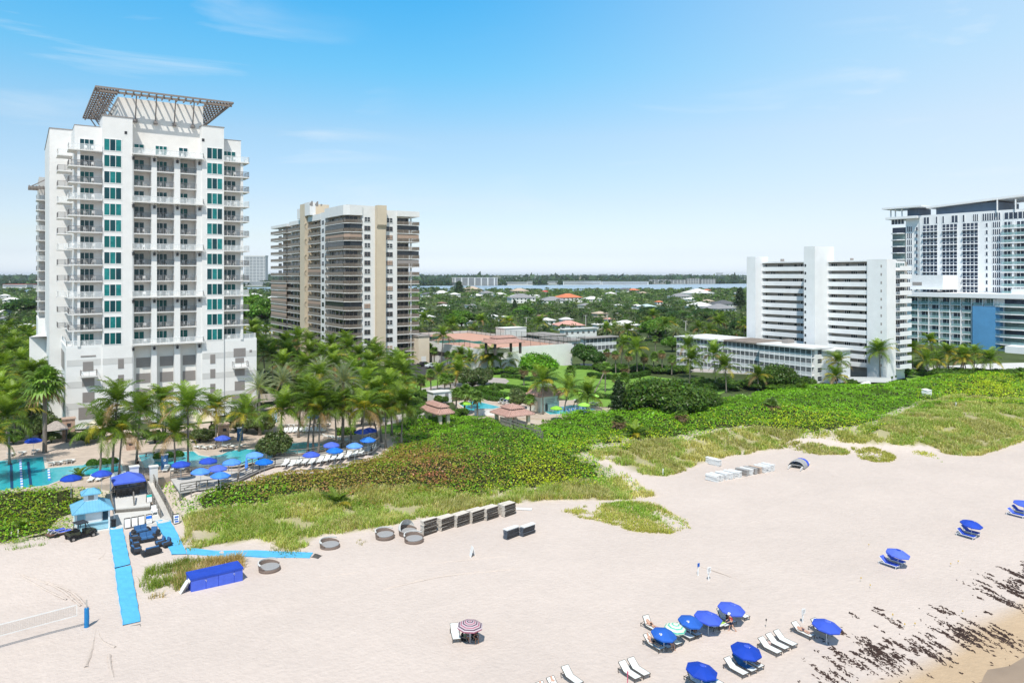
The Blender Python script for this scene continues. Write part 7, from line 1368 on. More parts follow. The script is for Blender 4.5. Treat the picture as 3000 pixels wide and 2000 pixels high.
for src,px,py,label in ((UPA,588,1377,'azure umbrella at the left end of the boardwalk deck'),(UPR,638,1368,'royal blue umbrella behind the leftmost azure ones'),(UPA,646,1388,'azure umbrella nearest the scrub'),(UPA,679,1350,'azure umbrella at the lagoon pool edge'),(UPR,610,1346,'royal blue umbrella standing before the lagoon pool'),(UPR,530,1356,'royal blue umbrella between the two leaning palms'),(UPA,774,1349,'azure umbrella below the olive shrub tree'),(UPA,746,1329,'azure umbrella in shade left of the olive shrub tree'),(UPR,298,1383,'royal blue umbrella below the lap pool planters'),(UPR,208,1396,'royal blue umbrella behind the young yellow palm'),(UPR,98,1287,'royal blue umbrella beside the pale trunk on the left terrace'),(UPR,652,1280,'royal blue umbrella before the brick pier'),
                           (UPR,912,1328,'royal blue umbrella in front of the splash pool palms'),(UPA,981,1316,'azure umbrella right of the splash pool'),(UPR,971,1300,'royal blue umbrella at the right rim of the splash pool'),(UPA,1039,1302,'azure umbrella third from the boardwalk end'),(UPA,1078,1285,'azure umbrella at the boardwalk end'),(UPR,1061,1261,'blue umbrella in the shade behind the boardwalk end, left one'),(UPR,1083,1257,'blue umbrella in the shade behind the boardwalk end, right one'),(UPR,920,1217,'blue umbrella hidden among the coconut crowns'),
                           (UPL,1364,1179,'lime umbrella over the left park pool'),(UPL,1497,1163,'lime umbrella by the park pool loungers'),(UPL,1630,1193,'lime umbrella at the near rim of the right park pool'),(UPL,1696,1148,'lime umbrella at the lawn edge, left of two'),(UPL,1739,1157,'lime umbrella at the lawn edge, right of two'),(UPL,1711,1183,'lime umbrella by the low coconut palm')):
 z = 3.0 if src is not UPL else 2.95; p = P(px, py, z + 2.5); put(src, (p.x, p.y, z), (px * .37) % .8, 1.0, label, 'pool umbrellas')
t = thing('closed_umbrella','closed azure umbrella tied round its pole beside the boardwalk steps','umbrella'); p = P(722,1395,3.0); m = MB(); m.tube([(0,0,0),(0,0,2.8)],.03,8); m.build('pole',WHITE,t); m = MB(); m.lathe([(.03,2.75),(.16,2.2),(.24,1.4),(.2,.95),(.05,.93)],8); m.build('canopy',BLUEP,t); t.location = p
# ---- pool loungers and planters
def rowl(src, pts, label, group, z=3.0, rz=0):
 for i, (px, py, r_) in enumerate(pts): p = P(px, py, z + .3); put(src, (p.x, p.y, z), R(r_), 1.0, label, group)
ox = lambda x,y,r_=0: (700 + x * .2424,1060 + y * .2424,r_); o6 = lambda x,y,r_=0: (x * .3826,1100 + y * .3826,r_); ob = lambda x,y,r_=0: (1150 + x * .2551,950 + y * .2551,r_)
rowl(LPW,[ox(x,770 + (x - 500) * -.02,150) for x in range(520,1120,62)] + [ox(x,835 + (x - 560) * -.03,330) for x in range(560,1080,58)] + [ox(x,800,150) for x in range(620,820,62)],'white lounger in the packed rows on the splash pool terrace','white loungers on the splash pool terrace')
rowl(LPW,[ox(1080 + i * 58,895 + i * 13,70) for i in range(7)],'white lounger in the shade right of the splash pool','shaded loungers right of the splash pool')
rowl(LPW,[ox(x,y,-35) for x,y in ((560,1225),(640,1235),(720,1205),(800,1200),(880,1205),(980,1190),(1060,1175),(1140,1160),(1220,1150),(1320,1130),(1400,1105),(1480,1085),(1560,1060),(1620,1035))],'white lounger on the boardwalk sun deck','white loungers on the boardwalk sun deck',3.2)
rowl(LPW,[o6(x,y,200) for x,y in ((1520,545),(1570,550),(1620,545),(1730,535),(1790,540),(1850,535))],'lounger on the terrace behind the lagoon pool','loungers behind the lagoon pool')
rowl(LPW,[o6(x,y,160) for x,y in ((85,600),(170,590),(275,575),(400,670),(450,665),(510,655),(545,650))],'white lounger beside the lap pool','white loungers beside the lap pool')
rowl(LPW,[o6(x,y,-20) for x,y in ((700,790),(760,785),(870,775),(930,765),(1270,715),(1330,710),(1400,705))],'white lounger between pool and scrub','white loungers between the pools and the scrub')
rowl(LPN,[ob(x,y,160) for x,y in ((1245,870),(1285,878),(1325,882),(1365,888))],'navy-backed lounger in the row behind the left park pool','navy loungers behind the left park pool',2.95)
rowl(LPW,[ob(x,y,160) for x,y in ((1235,895),(1280,905),(1330,915),(1375,918),(850,860),(890,862),(2110,870),(2150,872),(2290,905),(2340,915),(2370,905))],'white lounger on the park pool deck','white loungers on the park pool deck',2.95)
rowl(LPN,[ob(x,y,-20) for x,y in ((2030,1005),(2080,998),(2130,992),(2200,985),(2260,985))],'navy lounger along the near rim of the right park pool','navy loungers at the right park pool',2.95)
def planter():
 t = thing('round_planter','x','planter'); m = MB(); m.lathe([(.001,0),(.5,0),(.62,.35),(.62,.42),(.001,.42)],14); m.build('bowl',COPE,t); rg = np.random.default_rng(4); d = rg.normal(0,1,(900,3)); d /= np.linalg.norm(d,axis=1)[:,None]; d[:,2] = np.abs(d[:,2]); V,Fq,Pq = leaf_quads(d * [.68,.68,.62] + [0,0,.42],np.full(900,.09),mixcol((.07,.17,.02),rg,900),rg,d); link('shrub',npmesh('shrub',V,Fq,LEAF,Pq),t); return proto(t)
PLT = planter()
for x,y,lb in ((707,705,'left of the three by the lap pool'),(785,698,'middle of the three by the lap pool'),(862,690,'right of the three by the lap pool'),(1217,652,'left of the three in the lagoon pool'),(1292,645,'middle of the three in the lagoon pool'),(1366,638,'right of the three in the lagoon pool')):
 p = P(x * .3826, 1100 + y * .3826, 3.05); put(PLT, p, 0, 1.25, 'round planter with a clipped ball shrub, ' + lb, 'round planters at the pools')
# ---- balcony chairs of the hotel
def bchair():
 t = thing('balcony_chair','white chair on a hotel balcony','chair',group='white chairs on the hotel balconies'); m = MB(); m.box(-.26,.26,-.26,.26,.4,.45); m.build('seat',WHITE,t); m = MB(); m.box(-.26,.26,.22,.27,.5,.95); m.build('backrest',WHITE,t); m = MB()
 for x in (-.24, .24): m.box(x - .03, x + .03, -.26, .26, .62, .66)
 m.build('armrests', WHITE, t)
 for x in (-.24, .24):
  for y in (-.24, .24): l = MB(); l.bar((x, y, 0), (x, y, .42 if y < 0 else .9), .05); l.build('leg', WHITE, t)
 return proto(t)
BC = bchair()
for i, c in enumerate(CHAIRS): put(BC, c, (i * 2.3) % 6.28, 1.0, 'white chair on a hotel balcony', 'white chairs on the hotel balconies')
# ---- boardwalk, gate and lower deck
def strip(name, label, lo, hi, z, cat='boardwalk', m_=None, thick=.22, rails=True, zl=None):
 A_ = [P(x,y,z) for x,y in lo]; B_ = [P(x,y,z) for x,y in hi]; t = thing(name,label,cat,tuple(A_[len(A_) // 2])); m = MB(); m.prism([(p.x,p.y) for p in A_] + [(p.x,p.y) for p in reversed(B_)],z - thick,z); o = m.build('deck',m_ or TIMB,t)
 for p in A_[::1]:
  g = float(zt(p.x, p.y)); 
  if z - g > .5: m = MB(); m.box(p.x - .12, p.x + .12, p.y - .12, p.y + .12, g - .3, z - thick); m.build('pile', TIMB, t)
 if rails:
  for L_ in (A_, B_):
   r = MB(); railing(r, [(p.x, p.y, z) for p in L_], 1.05, .1, False, .12, 1.7)
   for i in range(len(L_) - 1):
    for q in (.4, .7): r.bar(L_[i] + Vector((0, 0, q)), L_[i + 1] + Vector((0, 0, q)), .05, .08)
   r.build('railing', TIMB, t)
 return t
WHD = mat('bleached deck board', (.52, .50, .47), .85, .1, 1.5, bump=.15, bscale=8)
strip('boardwalk','curved bleached boardwalk with grey timber rails above the scrub',[(700,1404),(760,1376),(806,1360),(911,1353),(1015,1336),(1088,1322),(1114,1300)],[(702,1380),(757,1356),(802,1342),(905,1333),(1000,1314),(1068,1299),(1102,1284)],3.2,m_=WHD)
strip('boardwalk','left end of the boardwalk with the umbrella deck and steps',[(528,1440),(575,1432),(640,1424),(695,1406)],[(500,1402),(560,1394),(640,1380),(698,1380)],3.1,m_=WHD)
s_ = thing('stair', 'timber steps with slanting handrails at the left end of the boardwalk', 'stairs', tuple(P(560, 1420, 2.6))); 
for k in range(5): p = P(535 + k * 9,1432 - k * 4,2.3 + .17 * k); m = MB(); m.box(p.x - .9,p.x + .9,p.y - .2,p.y + .2,1.6,2.3 + .17 * k); m.build('step',TIMB,s_)
for q in (0,1): a_,b_ = P(540 + q * 20,1430 + q * 6,3.3),P(585 + q * 20,1410 + q * 4,4.3); m = MB(); m.bar(a_,b_,.1); m.bar(a_ - Vector((0,0,1.0)),a_,.1); m.bar(b_ - Vector((0,0,1.0)),b_,.1); m.build('handrail',TIMB,s_)
strip('wooden_walkway','grey wooden beach walkway leading from the right pavilion into the scrub',[(1590,1282),(1545,1272),(1505,1258),(1470,1246)],[(1584,1272),(1540,1261),(1500,1247),(1466,1237)],3.9,'walkway')
t = thing('lower_terrace','white concrete terrace beside the teal kiosk','terrace',tuple(P(400,1510,1.2))); m = MB(); pl_ = [P(x,y,1.2) for x,y in ((258,1562),(300,1553),(360,1546),(480,1530),(505,1524),(470,1495),(440,1486),(333,1495),(330,1520))]; m.prism([(p.x,p.y) for p in pl_],.4,1.2); m.build('slab',CONC,t)
m = MB(); pl2 = [P(x,y,1.75) for x,y in ((334,1490),(440,1480),(440,1440),(430,1420),(345,1428),(322,1462))]; m.prism([(p.x,p.y) for p in pl2],.5,1.75); m.build('upper_slab',CONC,t)
for k in range(2): a_,b_ = P(334,1492 + k * 2,1.6 - .18 * k),P(438,1483 + k * 2,1.6 - .18 * k); m = MB(); m.bar(a_ - Vector((0,.15 + .3 * k,.1)),b_ - Vector((0,.15 + .3 * k,.1)),.32,.2); m.build('step',TIMB,t)
def ramp():
 A_ = [P(505,1524,1.25),P(484,1478,1.7),P(456,1428,2.5),P(448,1408,3.02)]; B_ = [P(470,1516,1.25),P(452,1478,1.7),P(428,1426,2.5),P(420,1406,3.02)]; t = thing('beach_ramp','bleached timber ramp rising from the terrace to the pool gate','ramp',tuple(A_[1])); m = MB()
 for i in range(3): v = [A_[i],A_[i + 1],B_[i + 1],B_[i]]; m.add([tuple(p) for p in v] + [(p.x,p.y,p.z - .25) for p in v],[(0,1,2,3),(7,6,5,4),(0,4,5,1),(2,6,7,3),(0,3,7,4),(1,5,6,2)])
 m.build('deck', WHD, t)
 for L_ in (A_, B_):
  r = MB(); railing(r, L_, 1.05, .1, False, .12, 1.4)
  for i in range(3):
   for q in (.35, .65): r.bar(L_[i] + Vector((0, 0, q)), L_[i + 1] + Vector((0, 0, q)), .05, .09)
  r.build('railing', TIMB, t)
ramp()
GATEW = mat('gate wall white', (.70, .69, .66), .85, .05, 1)
t = thing('pool_gate', 'dark lattice pool gate between two white pillars above the ramp', 'gate', tuple(P(425, 1405, 3.0)))
for px,wd in ((393,1.1),(450,1.0)): p = P(px,1408,3.0); m = MB(); m.box(p.x - wd / 2,p.x + wd / 2,p.y - .4,p.y + .4,1.5,5.0); m.box(p.x - wd / 2 - .1,p.x + wd / 2 + .1,p.y - .5,p.y + .5,5.0,5.15); m.build('pillar',GATEW,t)
a_, b_ = P(402, 1408, 3.0), P(442, 1408, 3.0); m = MB()
for k in range(13): q = a_.lerp(b_, k / 12); m.bar(q, q + Vector((0, 0, 1.8)), .05)
for z in (.1, .9, 1.8): m.bar(a_ + Vector((0, 0, z)), b_ + Vector((0, 0, z)), .07)
m.build('gate_leaf', DARKM, t)
t = thing('deck_fence','grey timber rail fence round the bar terrace','fence',tuple(P(330,1470,.8))); m = MB(); pf = [P(332,1505,1.2),P(324,1465,1.75),P(345,1428,1.8)]; railing(m,pf,1.1,.12,False,.12,1.2)
for i in range(2):
 for q in (.4, .75): m.bar(pf[i] + Vector((0, 0, q)), pf[i + 1] + Vector((0, 0, q)), .05, .12)
m.build('rails', TIMB, t)
t = thing('terrace_handrail','short timber handrail by the terrace steps','handrail',tuple(P(392,1490,.5))); m = MB(); a_,b_ = P(391,1462,1.75),P(393,1492,1.2); railing(m,[a_,b_],1.0,.14,False,.14,1.2); m.build('rails',TIMB,t)
def bigumb():
 p = P(375,1448,1.75); t = thing('bar_umbrella','large square royal blue umbrella over the terrace bar','umbrella',tuple(p)); m = MB(); m.tube([tuple(p),(p.x,p.y,4.9)],.05); m.build('pole',WHITE,t); m = MB(); r = 1.95; z = 3.95; V = [(p.x + r * x,p.y + r * y,z) for x,y in ((-1,-1),(0,-1.02),(1,-1),(1.02,0),(1,1),(0,1.02),(-1,1),(-1.02,0))] + [(p.x,p.y,z + 1.0)]
 m.add(V + [(v[0],v[1],v[2] - .22) for v in V[:8]],[(i,(i + 1) % 8,8) for i in range(8)] + [(9 + i,9 + (i + 1) % 8,(i + 1) % 8,i) for i in range(8)]); m.build('canopy',BLUEC,t)
 for i in range(8): m = MB(); v = Vector(V[i]); m.bar(v - Vector((0, 0, .03)), Vector(V[8]) - Vector((0, 0, .05)), .03); m.build('rib', WHITE, t)
 b = thing('bar_counter','dark weathered timber bar counter in the shade of the big blue umbrella','bar',(p.x,p.y - .5,1.75)); m = MB(); m.box(p.x - 1.5,p.x + 1.4,p.y - .4,p.y - .1,1.75,2.8); m.build('front',TIMD,b); m = MB(); m.box(p.x - 1.7,p.x + 1.6,p.y - .6,p.y + .1,2.8,2.87); m.build('top',TIMB,b); m = MB(); m.box(p.x - 1.5,p.x - 1.3,p.y - .1,p.y + 1.2,1.75,2.75); m.build('side',TIMD,b)
 for i, x in enumerate((-1.3, -.6, .2, .9)):
  c = thing('bar_stool','dark bar stool at the terrace bar counter','stool',(p.x + x,p.y - 1.05,1.75),0,'stools at the terrace bar'); m = MB(); m.box(p.x + x - .2,p.x + x + .2,p.y - 1.25,p.y - .85,2.45,2.5); m.build('seat',TIMD,c)
  for q in (-.17, .17):
   for w_ in (-.17,.17): m = MB(); m.bar((p.x + x + q * 1.2,p.y - 1.05 + w_ * 1.2,1.75),(p.x + x + q,p.y - 1.05 + w_,2.45),.04); m.build('leg',DARKM,c)
  m = MB(); m.box(p.x + x - .2, p.x + x + .2, p.y - 1.26, p.y - 1.22, 2.6, 2.9); m.build('backrest', TIMD, c)
 q = P(324,1455,1.75); c = thing('white_post','tall white post at the corner of the bar terrace','post',tuple(q)); m = MB(); m.box(q.x - .08,q.x + .08,q.y - .08,q.y + .08,1.4,4.4); m.build('shaft',WHITE,c); m = MB(); m.box(q.x - .11,q.x + .11,q.y - .11,q.y + .11,4.4,4.5); m.build('cap',WHITE,c)
bigumb()
# ---- teal kiosk
def kiosk():
 ze = 3.6; n = P(211, 1508, ze); x1 = sT(333, n.y); y1 = tS(204.5, n.x); y1 = n.y + max(2.6, y1 - n.y); g = 1.15
 KB = mat('light blue kiosk wall',(.33,.58,.68),.7,.06,1.5); KR = mat('blue metal roof',(.17,.43,.60),.45,.08,1.2); KW = mat('kiosk white trim',(.75,.78,.78),.6,.03,2)
 t = thing('beach_kiosk','light blue beach kiosk with a blue hip roof and a little cupola','kiosk',((n.x + x1) / 2,(n.y + y1) / 2,g)); a,b,c,d = n.x + .45,x1 - .45,n.y + .5,y1 - .45
 m = MB(); m.box(a, b, c, d, g - .3, ze - .05); m.build('wall', KB, t)
 for x in (a, b):
  for y in (c, d): m = MB(); m.box(x - .09, x + .09, y - .09, y + .09, g - .3, ze - .1); m.build('corner_post', KW, t)
 w_ = b - a; m = MB(); m.box(a + w_ * .28,a + w_ * .76,c - .05,c,g + 1.05,ze - .2); m.build('shutter',KW,t); m = MB(); m.box(a + .1,a + w_ * .24,c - .04,c,g + 1.05,ze - .2); m.build('panel',mat('muted blue panel',(.24,.43,.52),.7,.05,2),t)
 f = MB(); f.box(a + w_ * .79,a + w_ * .97,c - .05,c,g + 1.15,ze - .25,1); f.box(a + w_ * .77,a + w_ * .79,c - .07,c,g + 1.05,ze - .2,0); f.box(a + w_ * .97,a + w_ * .99,c - .07,c,g + 1.05,ze - .2,0); f.build('window',[KW,DGLS],t)
 m = MB(); m.box(a + .12,b - .12,c - .16,c,g + .95,g + 1.03); m.build('counter',KB,t); m = MB(); m.box(a + .1,b - .1,c - .03,c,g - .1,g + .1); m.build('plinth',mat('deep teal plinth',(.05,.22,.33),.7,.05,2),t)
 def hip(x0, x1_, y0, y1_, z, h, nm, par):
  m = MB(); cx0, cx1 = x0 + (y1_ - y0) * .42, x1_ - (y1_ - y0) * .42
  if cx1 < cx0: cx0 = cx1 = (x0 + x1_) / 2 - .02; cx1 += .04
  cy = (y0 + y1_) / 2; m.add([(x0,y0,z),(x1_,y0,z),(x1_,y1_,z),(x0,y1_,z),(cx0,cy,z + h),(cx1,cy,z + h)],[(0,1,5,4),(2,3,4,5),(3,0,4),(1,2,5),(3,2,1,0)]); k = int((x1_ - x0) / .3)
  for j in range(1,k): xx = x0 + (x1_ - x0) * j / k; f_ = min(1,(xx - x0) / max(.01,cx0 - x0),(x1_ - xx) / max(.01,x1_ - cx1)); m.bar((xx,y0,z + .02),(xx,y0 + (cy - y0) * f_,z + .02 + h * f_),.03,.05)
  for p_,q_ in (((x0,y0),(cx0,cy)),((x1_,y0),(cx1,cy)),((x0,y1_),(cx0,cy)),((x1_,y1_),(cx1,cy))): m.bar((*p_,z + .03),(*q_,z + h + .03),.08,.06)
  m.bar((x0, y0, z - .05), (x1_, y0, z - .05), .05, .12); m.bar((x0, y0, z - .05), (x0, y1_, z - .05), .05, .12); return m.build(nm, KR, par)
 rf = hip(n.x, x1, n.y, y1, ze, 1.25, 'roof', t); mx, my = (n.x + x1) / 2 - .1, (n.y + y1) / 2
 m = MB(); m.box(mx - .75,mx + .75,my - .6,my + .6,ze + .7,ze + 1.75); m.build('cupola',KW,t); m = MB(); m.box(mx - .3,mx + .3,my - .64,my - .6,ze + 1.05,ze + 1.6); m.build('cupola_vent',LOUV,t); hip(mx - 1.05,mx + 1.05,my - .9,my + .9,ze + 1.78,.55,'cupola_roof',t)
 t = thing('white_post','white hooked post on the right side of the kiosk','post',(b + .6,c + .4,g)); m = MB(); m.tube([(b + .6,c + .4,g),(b + .6,c + .4,3.0),(b + .45,c + .4,3.25),(b + .15,c + .4,3.3)],.05); m.build('pipe',WHITE,t)
 t = thing('rubbish_bin','black bin standing at the right wall of the kiosk','bin',(b + .5,c + .1,1.2)); m = MB(); m.lathe([(.001,1.2),(.24,1.2),(.27,2.05),(.001,2.05)],12,(b + .5,c + .1)); m.build('body',BLACK,t); m = MB(); m.lathe([(.3,2.05),(.3,2.11),(.001,2.19)],12,(b + .5,c + .1)); m.build('lid',BLACK,t)
kiosk()
# ---- boards, mats, box and furniture on the sand
def aboard(px, py, label, face, z=None, rz=0, marks=(), group='standing boards at the terrace'):
 p = P(px, py, 1.2 if z is None else z) if z != 0 else G(px, py); t = thing('sandwich_board', label, 'sign board', (0, 0, 0)); M = None
 for sg in (-1, 1):
  m = MB(Matrix.Translation((0,sg * .28,0)) @ Matrix.Rotation(sg * R(14),4,'X')); m.box(-.36,.36,-.02,.02,.0,1.15,0); o = m.build('panel',FRAMD if group else WHITE,t)
  if sg == -1:
   q = MB(m.M); q.box(-.31, .31, -.028, -.021, .06, 1.06, 0); f = q.build('poster', face, o)
   for (x0, x1, z0, z1, mm) in marks: k = MB(m.M); k.box(x0, x1, -.034, -.029, z0, z1); k.build('print', mm, o)
 m = MB(); m.bar((-.36, 0, 1.13), (.36, 0, 1.13), .06); m.build('hinge_rail', FRAMD if group else WHITE, t); t.location = p; t.rotation_euler = (0, 0, rz)
 if group: t['group'] = group
 return t
PR = mat('print grey', (.25, .25, .27), .8, .1, 4)
aboard(373,1544,'blank white board, leftmost of the row on the terrace edge',WHITE); aboard(394,1540,'white board with small dark print, second of the row',WHITE,marks=((-.16,-.06,.14,.2,PR),(-.02,.1,.14,.2,PR))); aboard(414,1536,'blank white board, third of the row',WHITE); aboard(436,1532,'white and azure board at the right end of the row',WHITE,marks=((-.31,.31,.62,.98,BLUEP),(-.2,.2,.46,.52,PR),(-.12,.02,.14,.2,PR),(.05,.14,.14,.2,PR))); aboard(437,1470,'white and turquoise board by the terrace handrail',WHITE,1.75,marks=((-.31,.31,.72,1.03,mat('turquoise print',(.02,.45,.42),.7)),(0,.1,.15,.22,PR))); aboard(516,1531,'white board with blue print at the end of the ramp',WHITE,1.1,marks=((-.2,.25,.7,.9,BLU2),(-.25,.2,.42,.6,NAVY),(-.2,.25,.15,.34,BLU2)))
aboard(1384, 1630, 'white A-frame board alone on the open sand', WHITE, 0, R(75), group=None)
t = thing('beach_chair','white slatted beach armchair on the terrace','chair',tuple(P(452,1506,1.2))); q = P(452,1506,1.2); m = MB(); m.box(q.x - .3,q.x + .3,q.y - .35,q.y + .25,1.55,1.61); m.build('seat',WHITE,t); m = MB(Matrix.Translation((q.x,q.y + .2,1.57)) @ Matrix.Rotation(R(-20),4,'X')); m.box(-.3,.3,-.03,.03,0,.75); m.build('backrest',WHITE,t)
for x in (-.34,.34): m = MB(); m.box(q.x + x - .06,q.x + x + .06,q.y - .4,q.y + .3,1.8,1.85); m.build('armrest',WHITE,t); m = MB(); m.box(q.x + x - .04,q.x + x + .04,q.y - .35,q.y - .27,1.2,1.8); m.build('leg',WHITE,t); m = MB(); m.box(q.x + x - .04,q.x + x + .04,q.y + .15,q.y + .23,1.2,1.8); m.build('leg',WHITE,t)
def matt(poly, label, z=.2, mm=MATB):
 c = [G(x, y) for x, y in poly]; pts = []
 t = thing('beach_mat', label, 'mat', tuple(c[0])); m = MB(); N_ = 14; n = len(c) // 2; Lf = c[:n]; Rt = list(reversed(c[n:])); V = []
 def along(L_, f): k = min(len(L_) - 2, int(f * (len(L_) - 1))); return L_[k].lerp(L_[k + 1], f * (len(L_) - 1) - k)
 for i in range(N_ + 1):
  for j in range(4): p = along(Lf,i / N_).lerp(along(Rt,i / N_),j / 3); V.append((p.x + .04 * math.sin(i * 2.1),p.y + .03 * math.sin(i * 1.3 + j),float(zt(p.x,p.y)) + .1 + .02 * math.sin(i * 1.9 + j * 1.7)))
 m.add(V + [(v[0], v[1], v[2] - .25) for v in V], [(i * 4 + j, i * 4 + j + 1, i * 4 + 5 + j, i * 4 + 4 + j) for i in range(N_) for j in range(3)]); nV = len(V)
 m.f += [(i * 4,i * 4 + 4,nV + i * 4 + 4,nV + i * 4) for i in range(N_)] + [(i * 4 + 3,nV + i * 4 + 3,nV + i * 4 + 7,i * 4 + 7) for i in range(N_)]; m.m += [0] * (2 * N_); m.build('matting',mm,t)
 e_ = MB(); 
 for L_ in (0, 3): e_.tube([(V[i * 4 + L_][0], V[i * 4 + L_][1], V[i * 4 + L_][2] + .005) for i in range(N_ + 1)], .035, 5)
 e_.build('edging', mm, t)
matt([(320,1549),(328,1610),(337,1665),(381,1655),(369,1600),(357,1546)],'sky blue beach mat leading from the kiosk terrace, upper length'); matt([(337,1669),(348,1750),(361,1836),(411,1824),(396,1740),(382,1659)],'sky blue beach mat, lower length ending on the open sand'); matt([(456,1528),(478,1572),(504,1626),(547,1624),(520,1566),(494,1523)],'sky blue beach mat leading down from the ramp'); matt([(548,1626),(730,1631),(908,1636),(918,1621),(730,1615),(546,1608)],'long narrow sky blue mat running to the right along the dune')
q = [G(x,y) for x,y in ((362,1840),(411,1829),(412,1840),(364,1851))]; t = thing('rubber_doormat','short grey rubber mat at the end of the sky blue mat','mat',tuple(q[0])); m = MB(); m.prism([(p.x,p.y) for p in q],.0,.13); m.build('matting',mat('grey rubber',(.2,.19,.18),.9,.35,5),t); m = MB(); [m.bar(q[i - 1] + Vector((0,0,.06)),q[i] + Vector((0,0,.06)),.05) for i in range(4)]; m.build('edging',mat('grey rubber',(.2,) * 3),t)
q = [G(x,y) for x,y in ((912,1634),(922,1622),(945,1630),(932,1640))]; t = thing('folded_tarp','crumpled dark tarp at the right end of the long narrow mat','tarp',tuple(q[0])); m = MB(); m.add([(p.x,p.y,.18) for p in q] + [((q[0].x + q[2].x) / 2,(q[0].y + q[2].y) / 2,.5)],[(0,1,4),(1,2,4),(2,3,4),(3,0,4)]); m.build('sheet',mat('dark tarp',(.08,.075,.07),.9,.3,4),t); m = MB(); m.bar(q[0] + Vector((0,0,.1)),q[2] + Vector((0,0,.1)),.1); m.build('fold',mat('dark tarp',(.08,) * 3),t)
def tarpbox():
 a,b = G(560,1736),G(711,1699); d = b - a; L_ = d.length; rz = math.atan2(d.y,d.x); t = thing('storage_box','long storage box under a royal blue fitted tarp','storage box',(a.x,a.y,a.z),rz); h = 1.4
 m = MB(); D = 1.9; ov = .06; m.prism([(0,0),(L_,0),(L_,D),(0,D)],0,h); m.build('box',BLUEC,t); m = MB(); m.add([(-ov,-ov,h - .16),(L_ + ov,-ov,h - .16),(L_ + ov,D + ov,h - .16),(-ov,D + ov,h - .16),(-ov,-ov,h + .02),(L_ + ov,-ov,h + .02),(L_ + ov,D + ov,h + .1),(-ov,D + ov,h + .1)],[(0,1,5,4),(1,2,6,5),(2,3,7,6),(3,0,4,7),(4,5,6,7)]); m.build('tarp_lid',BLUEC,t)
 m = MB(); [m.box(x - .012,x + .012,-.02,0,.02,h - .16) for x in (L_ * .28,L_ * .52,L_ * .83)]; m.build('seam',mat('tarp seam',(.003,.03,.36),.7),t)
 for x in (L_ * .28,L_ * .83): m = MB(); m.tube([(x - .1,-.03,.95),(x - .02,-.03,1.0),(x + .08,-.03,.93),(x,-.03,.8)],.015,5); m.build('tie',WHITE,t)
 for i in range(2):
  c = thing('folding_board',('outer' if i else 'inner') + ' white board leaning on the left end of the blue tarp box','board',(a.x,a.y,0),rz,'white boards leaning on the tarp box'); m = MB(Matrix.Translation((-.75 - .25 * i,.35 - .2 * i,a.z)) @ Matrix.Rotation(R(35),4,'Y')); m.box(-.03,.03,-.1,.75,0,1.35); m.build('panel',WHITE,c); m = MB(m.M); m.box(-.035,.035,-.13,-.1,0,1.35); m.box(-.035,.035,.75,.78,0,1.35); m.build('frame',GREYM,c)
tarpbox()
def daybed(px, py, label, rz, hood=False):
 p = G(px, py); t = thing('daybed', label, 'daybed', (p.x, p.y, p.z), rz, 'round wicker daybeds'); r = 1.12; n = 28
 m = MB(); m.lathe([(.001, 0), (r, 0), (r + .04, .2), (r, .36), (.001, .36)], n); m.build('base', WICK, t)
 m = MB(); m.lathe([(r - .1, .36), (r - .08, .46), (r - .16, .5), (.001, .5)], n); m.build('cushion', GREYC, t, smooth=False)
 def arc(z0, z1, r0, r1, a0, a1, fz=lambda f: 1.0):
  V = []; k = 24
  for i in range(k + 1):
   f = i / k; a = a0 + (a1 - a0) * f; h = (z1 - z0) * fz(f); V += [(r0 * math.cos(a),r0 * math.sin(a),z0),(r1 * math.cos(a),r1 * math.sin(a),z0 + h),((r1 - .1) * math.cos(a),(r1 - .1) * math.sin(a),z0 + h),((r0 - .1) * math.cos(a),(r0 - .1) * math.sin(a),z0)]
  return V, [(i * 4 + j, i * 4 + 4 + j, i * 4 + 4 + (j + 1) % 4, i * 4 + (j + 1) % 4) for i in range(k) for j in range(4)]
 V, Fc = arc(.34, .85, r + .03, r + .1, R(-15), R(195), lambda f: .35 + .65 * math.sin(math.pi * f)); m = MB(); m.add(V, Fc); m.build('back_rim', WICK, t)
 if hood:
  V, Fc = [], []; 
  for i in range(9):
   el = R(4 + 62 * i / 8)
   for j in range(17): a = math.pi * j / 16; V.append((1.2 * math.cos(a), 1.2 * math.sin(a) * math.cos(el) + .05, .62 + 1.2 * math.sin(a) * math.sin(el)))
  Fc = [(i * 17 + j,i * 17 + j + 1,i * 17 + 18 + j,i * 17 + 17 + j) for i in range(8) for j in range(16)]; m = MB(); m.add(V,Fc); m.build('canopy',mat('off-white awning',(.66,.65,.62),.8,.05,3),t)
 else:
  V,Fc = arc(.82,1.0,r + .14,r + .1,R(5),R(175),lambda f: .6 + .4 * math.sin(math.pi * f)); m = MB(); m.add(V,Fc); m.build('canopy',mat('off-white awning',(.66,.65,.62),.8,.05,3),t)
daybed(1128,1574,'round wicker daybed left of the open-hooded one',R(10)); daybed(1196,1564,'round wicker daybed with its white hood raised',R(20),True); daybed(1213,1586,'round wicker daybed in front of the open-hooded one',R(5)); daybed(967,1604,'round wicker daybed right of the long blue mat',R(25)); daybed(790,1670,'round wicker daybed nearest the blue tarp box',R(30))
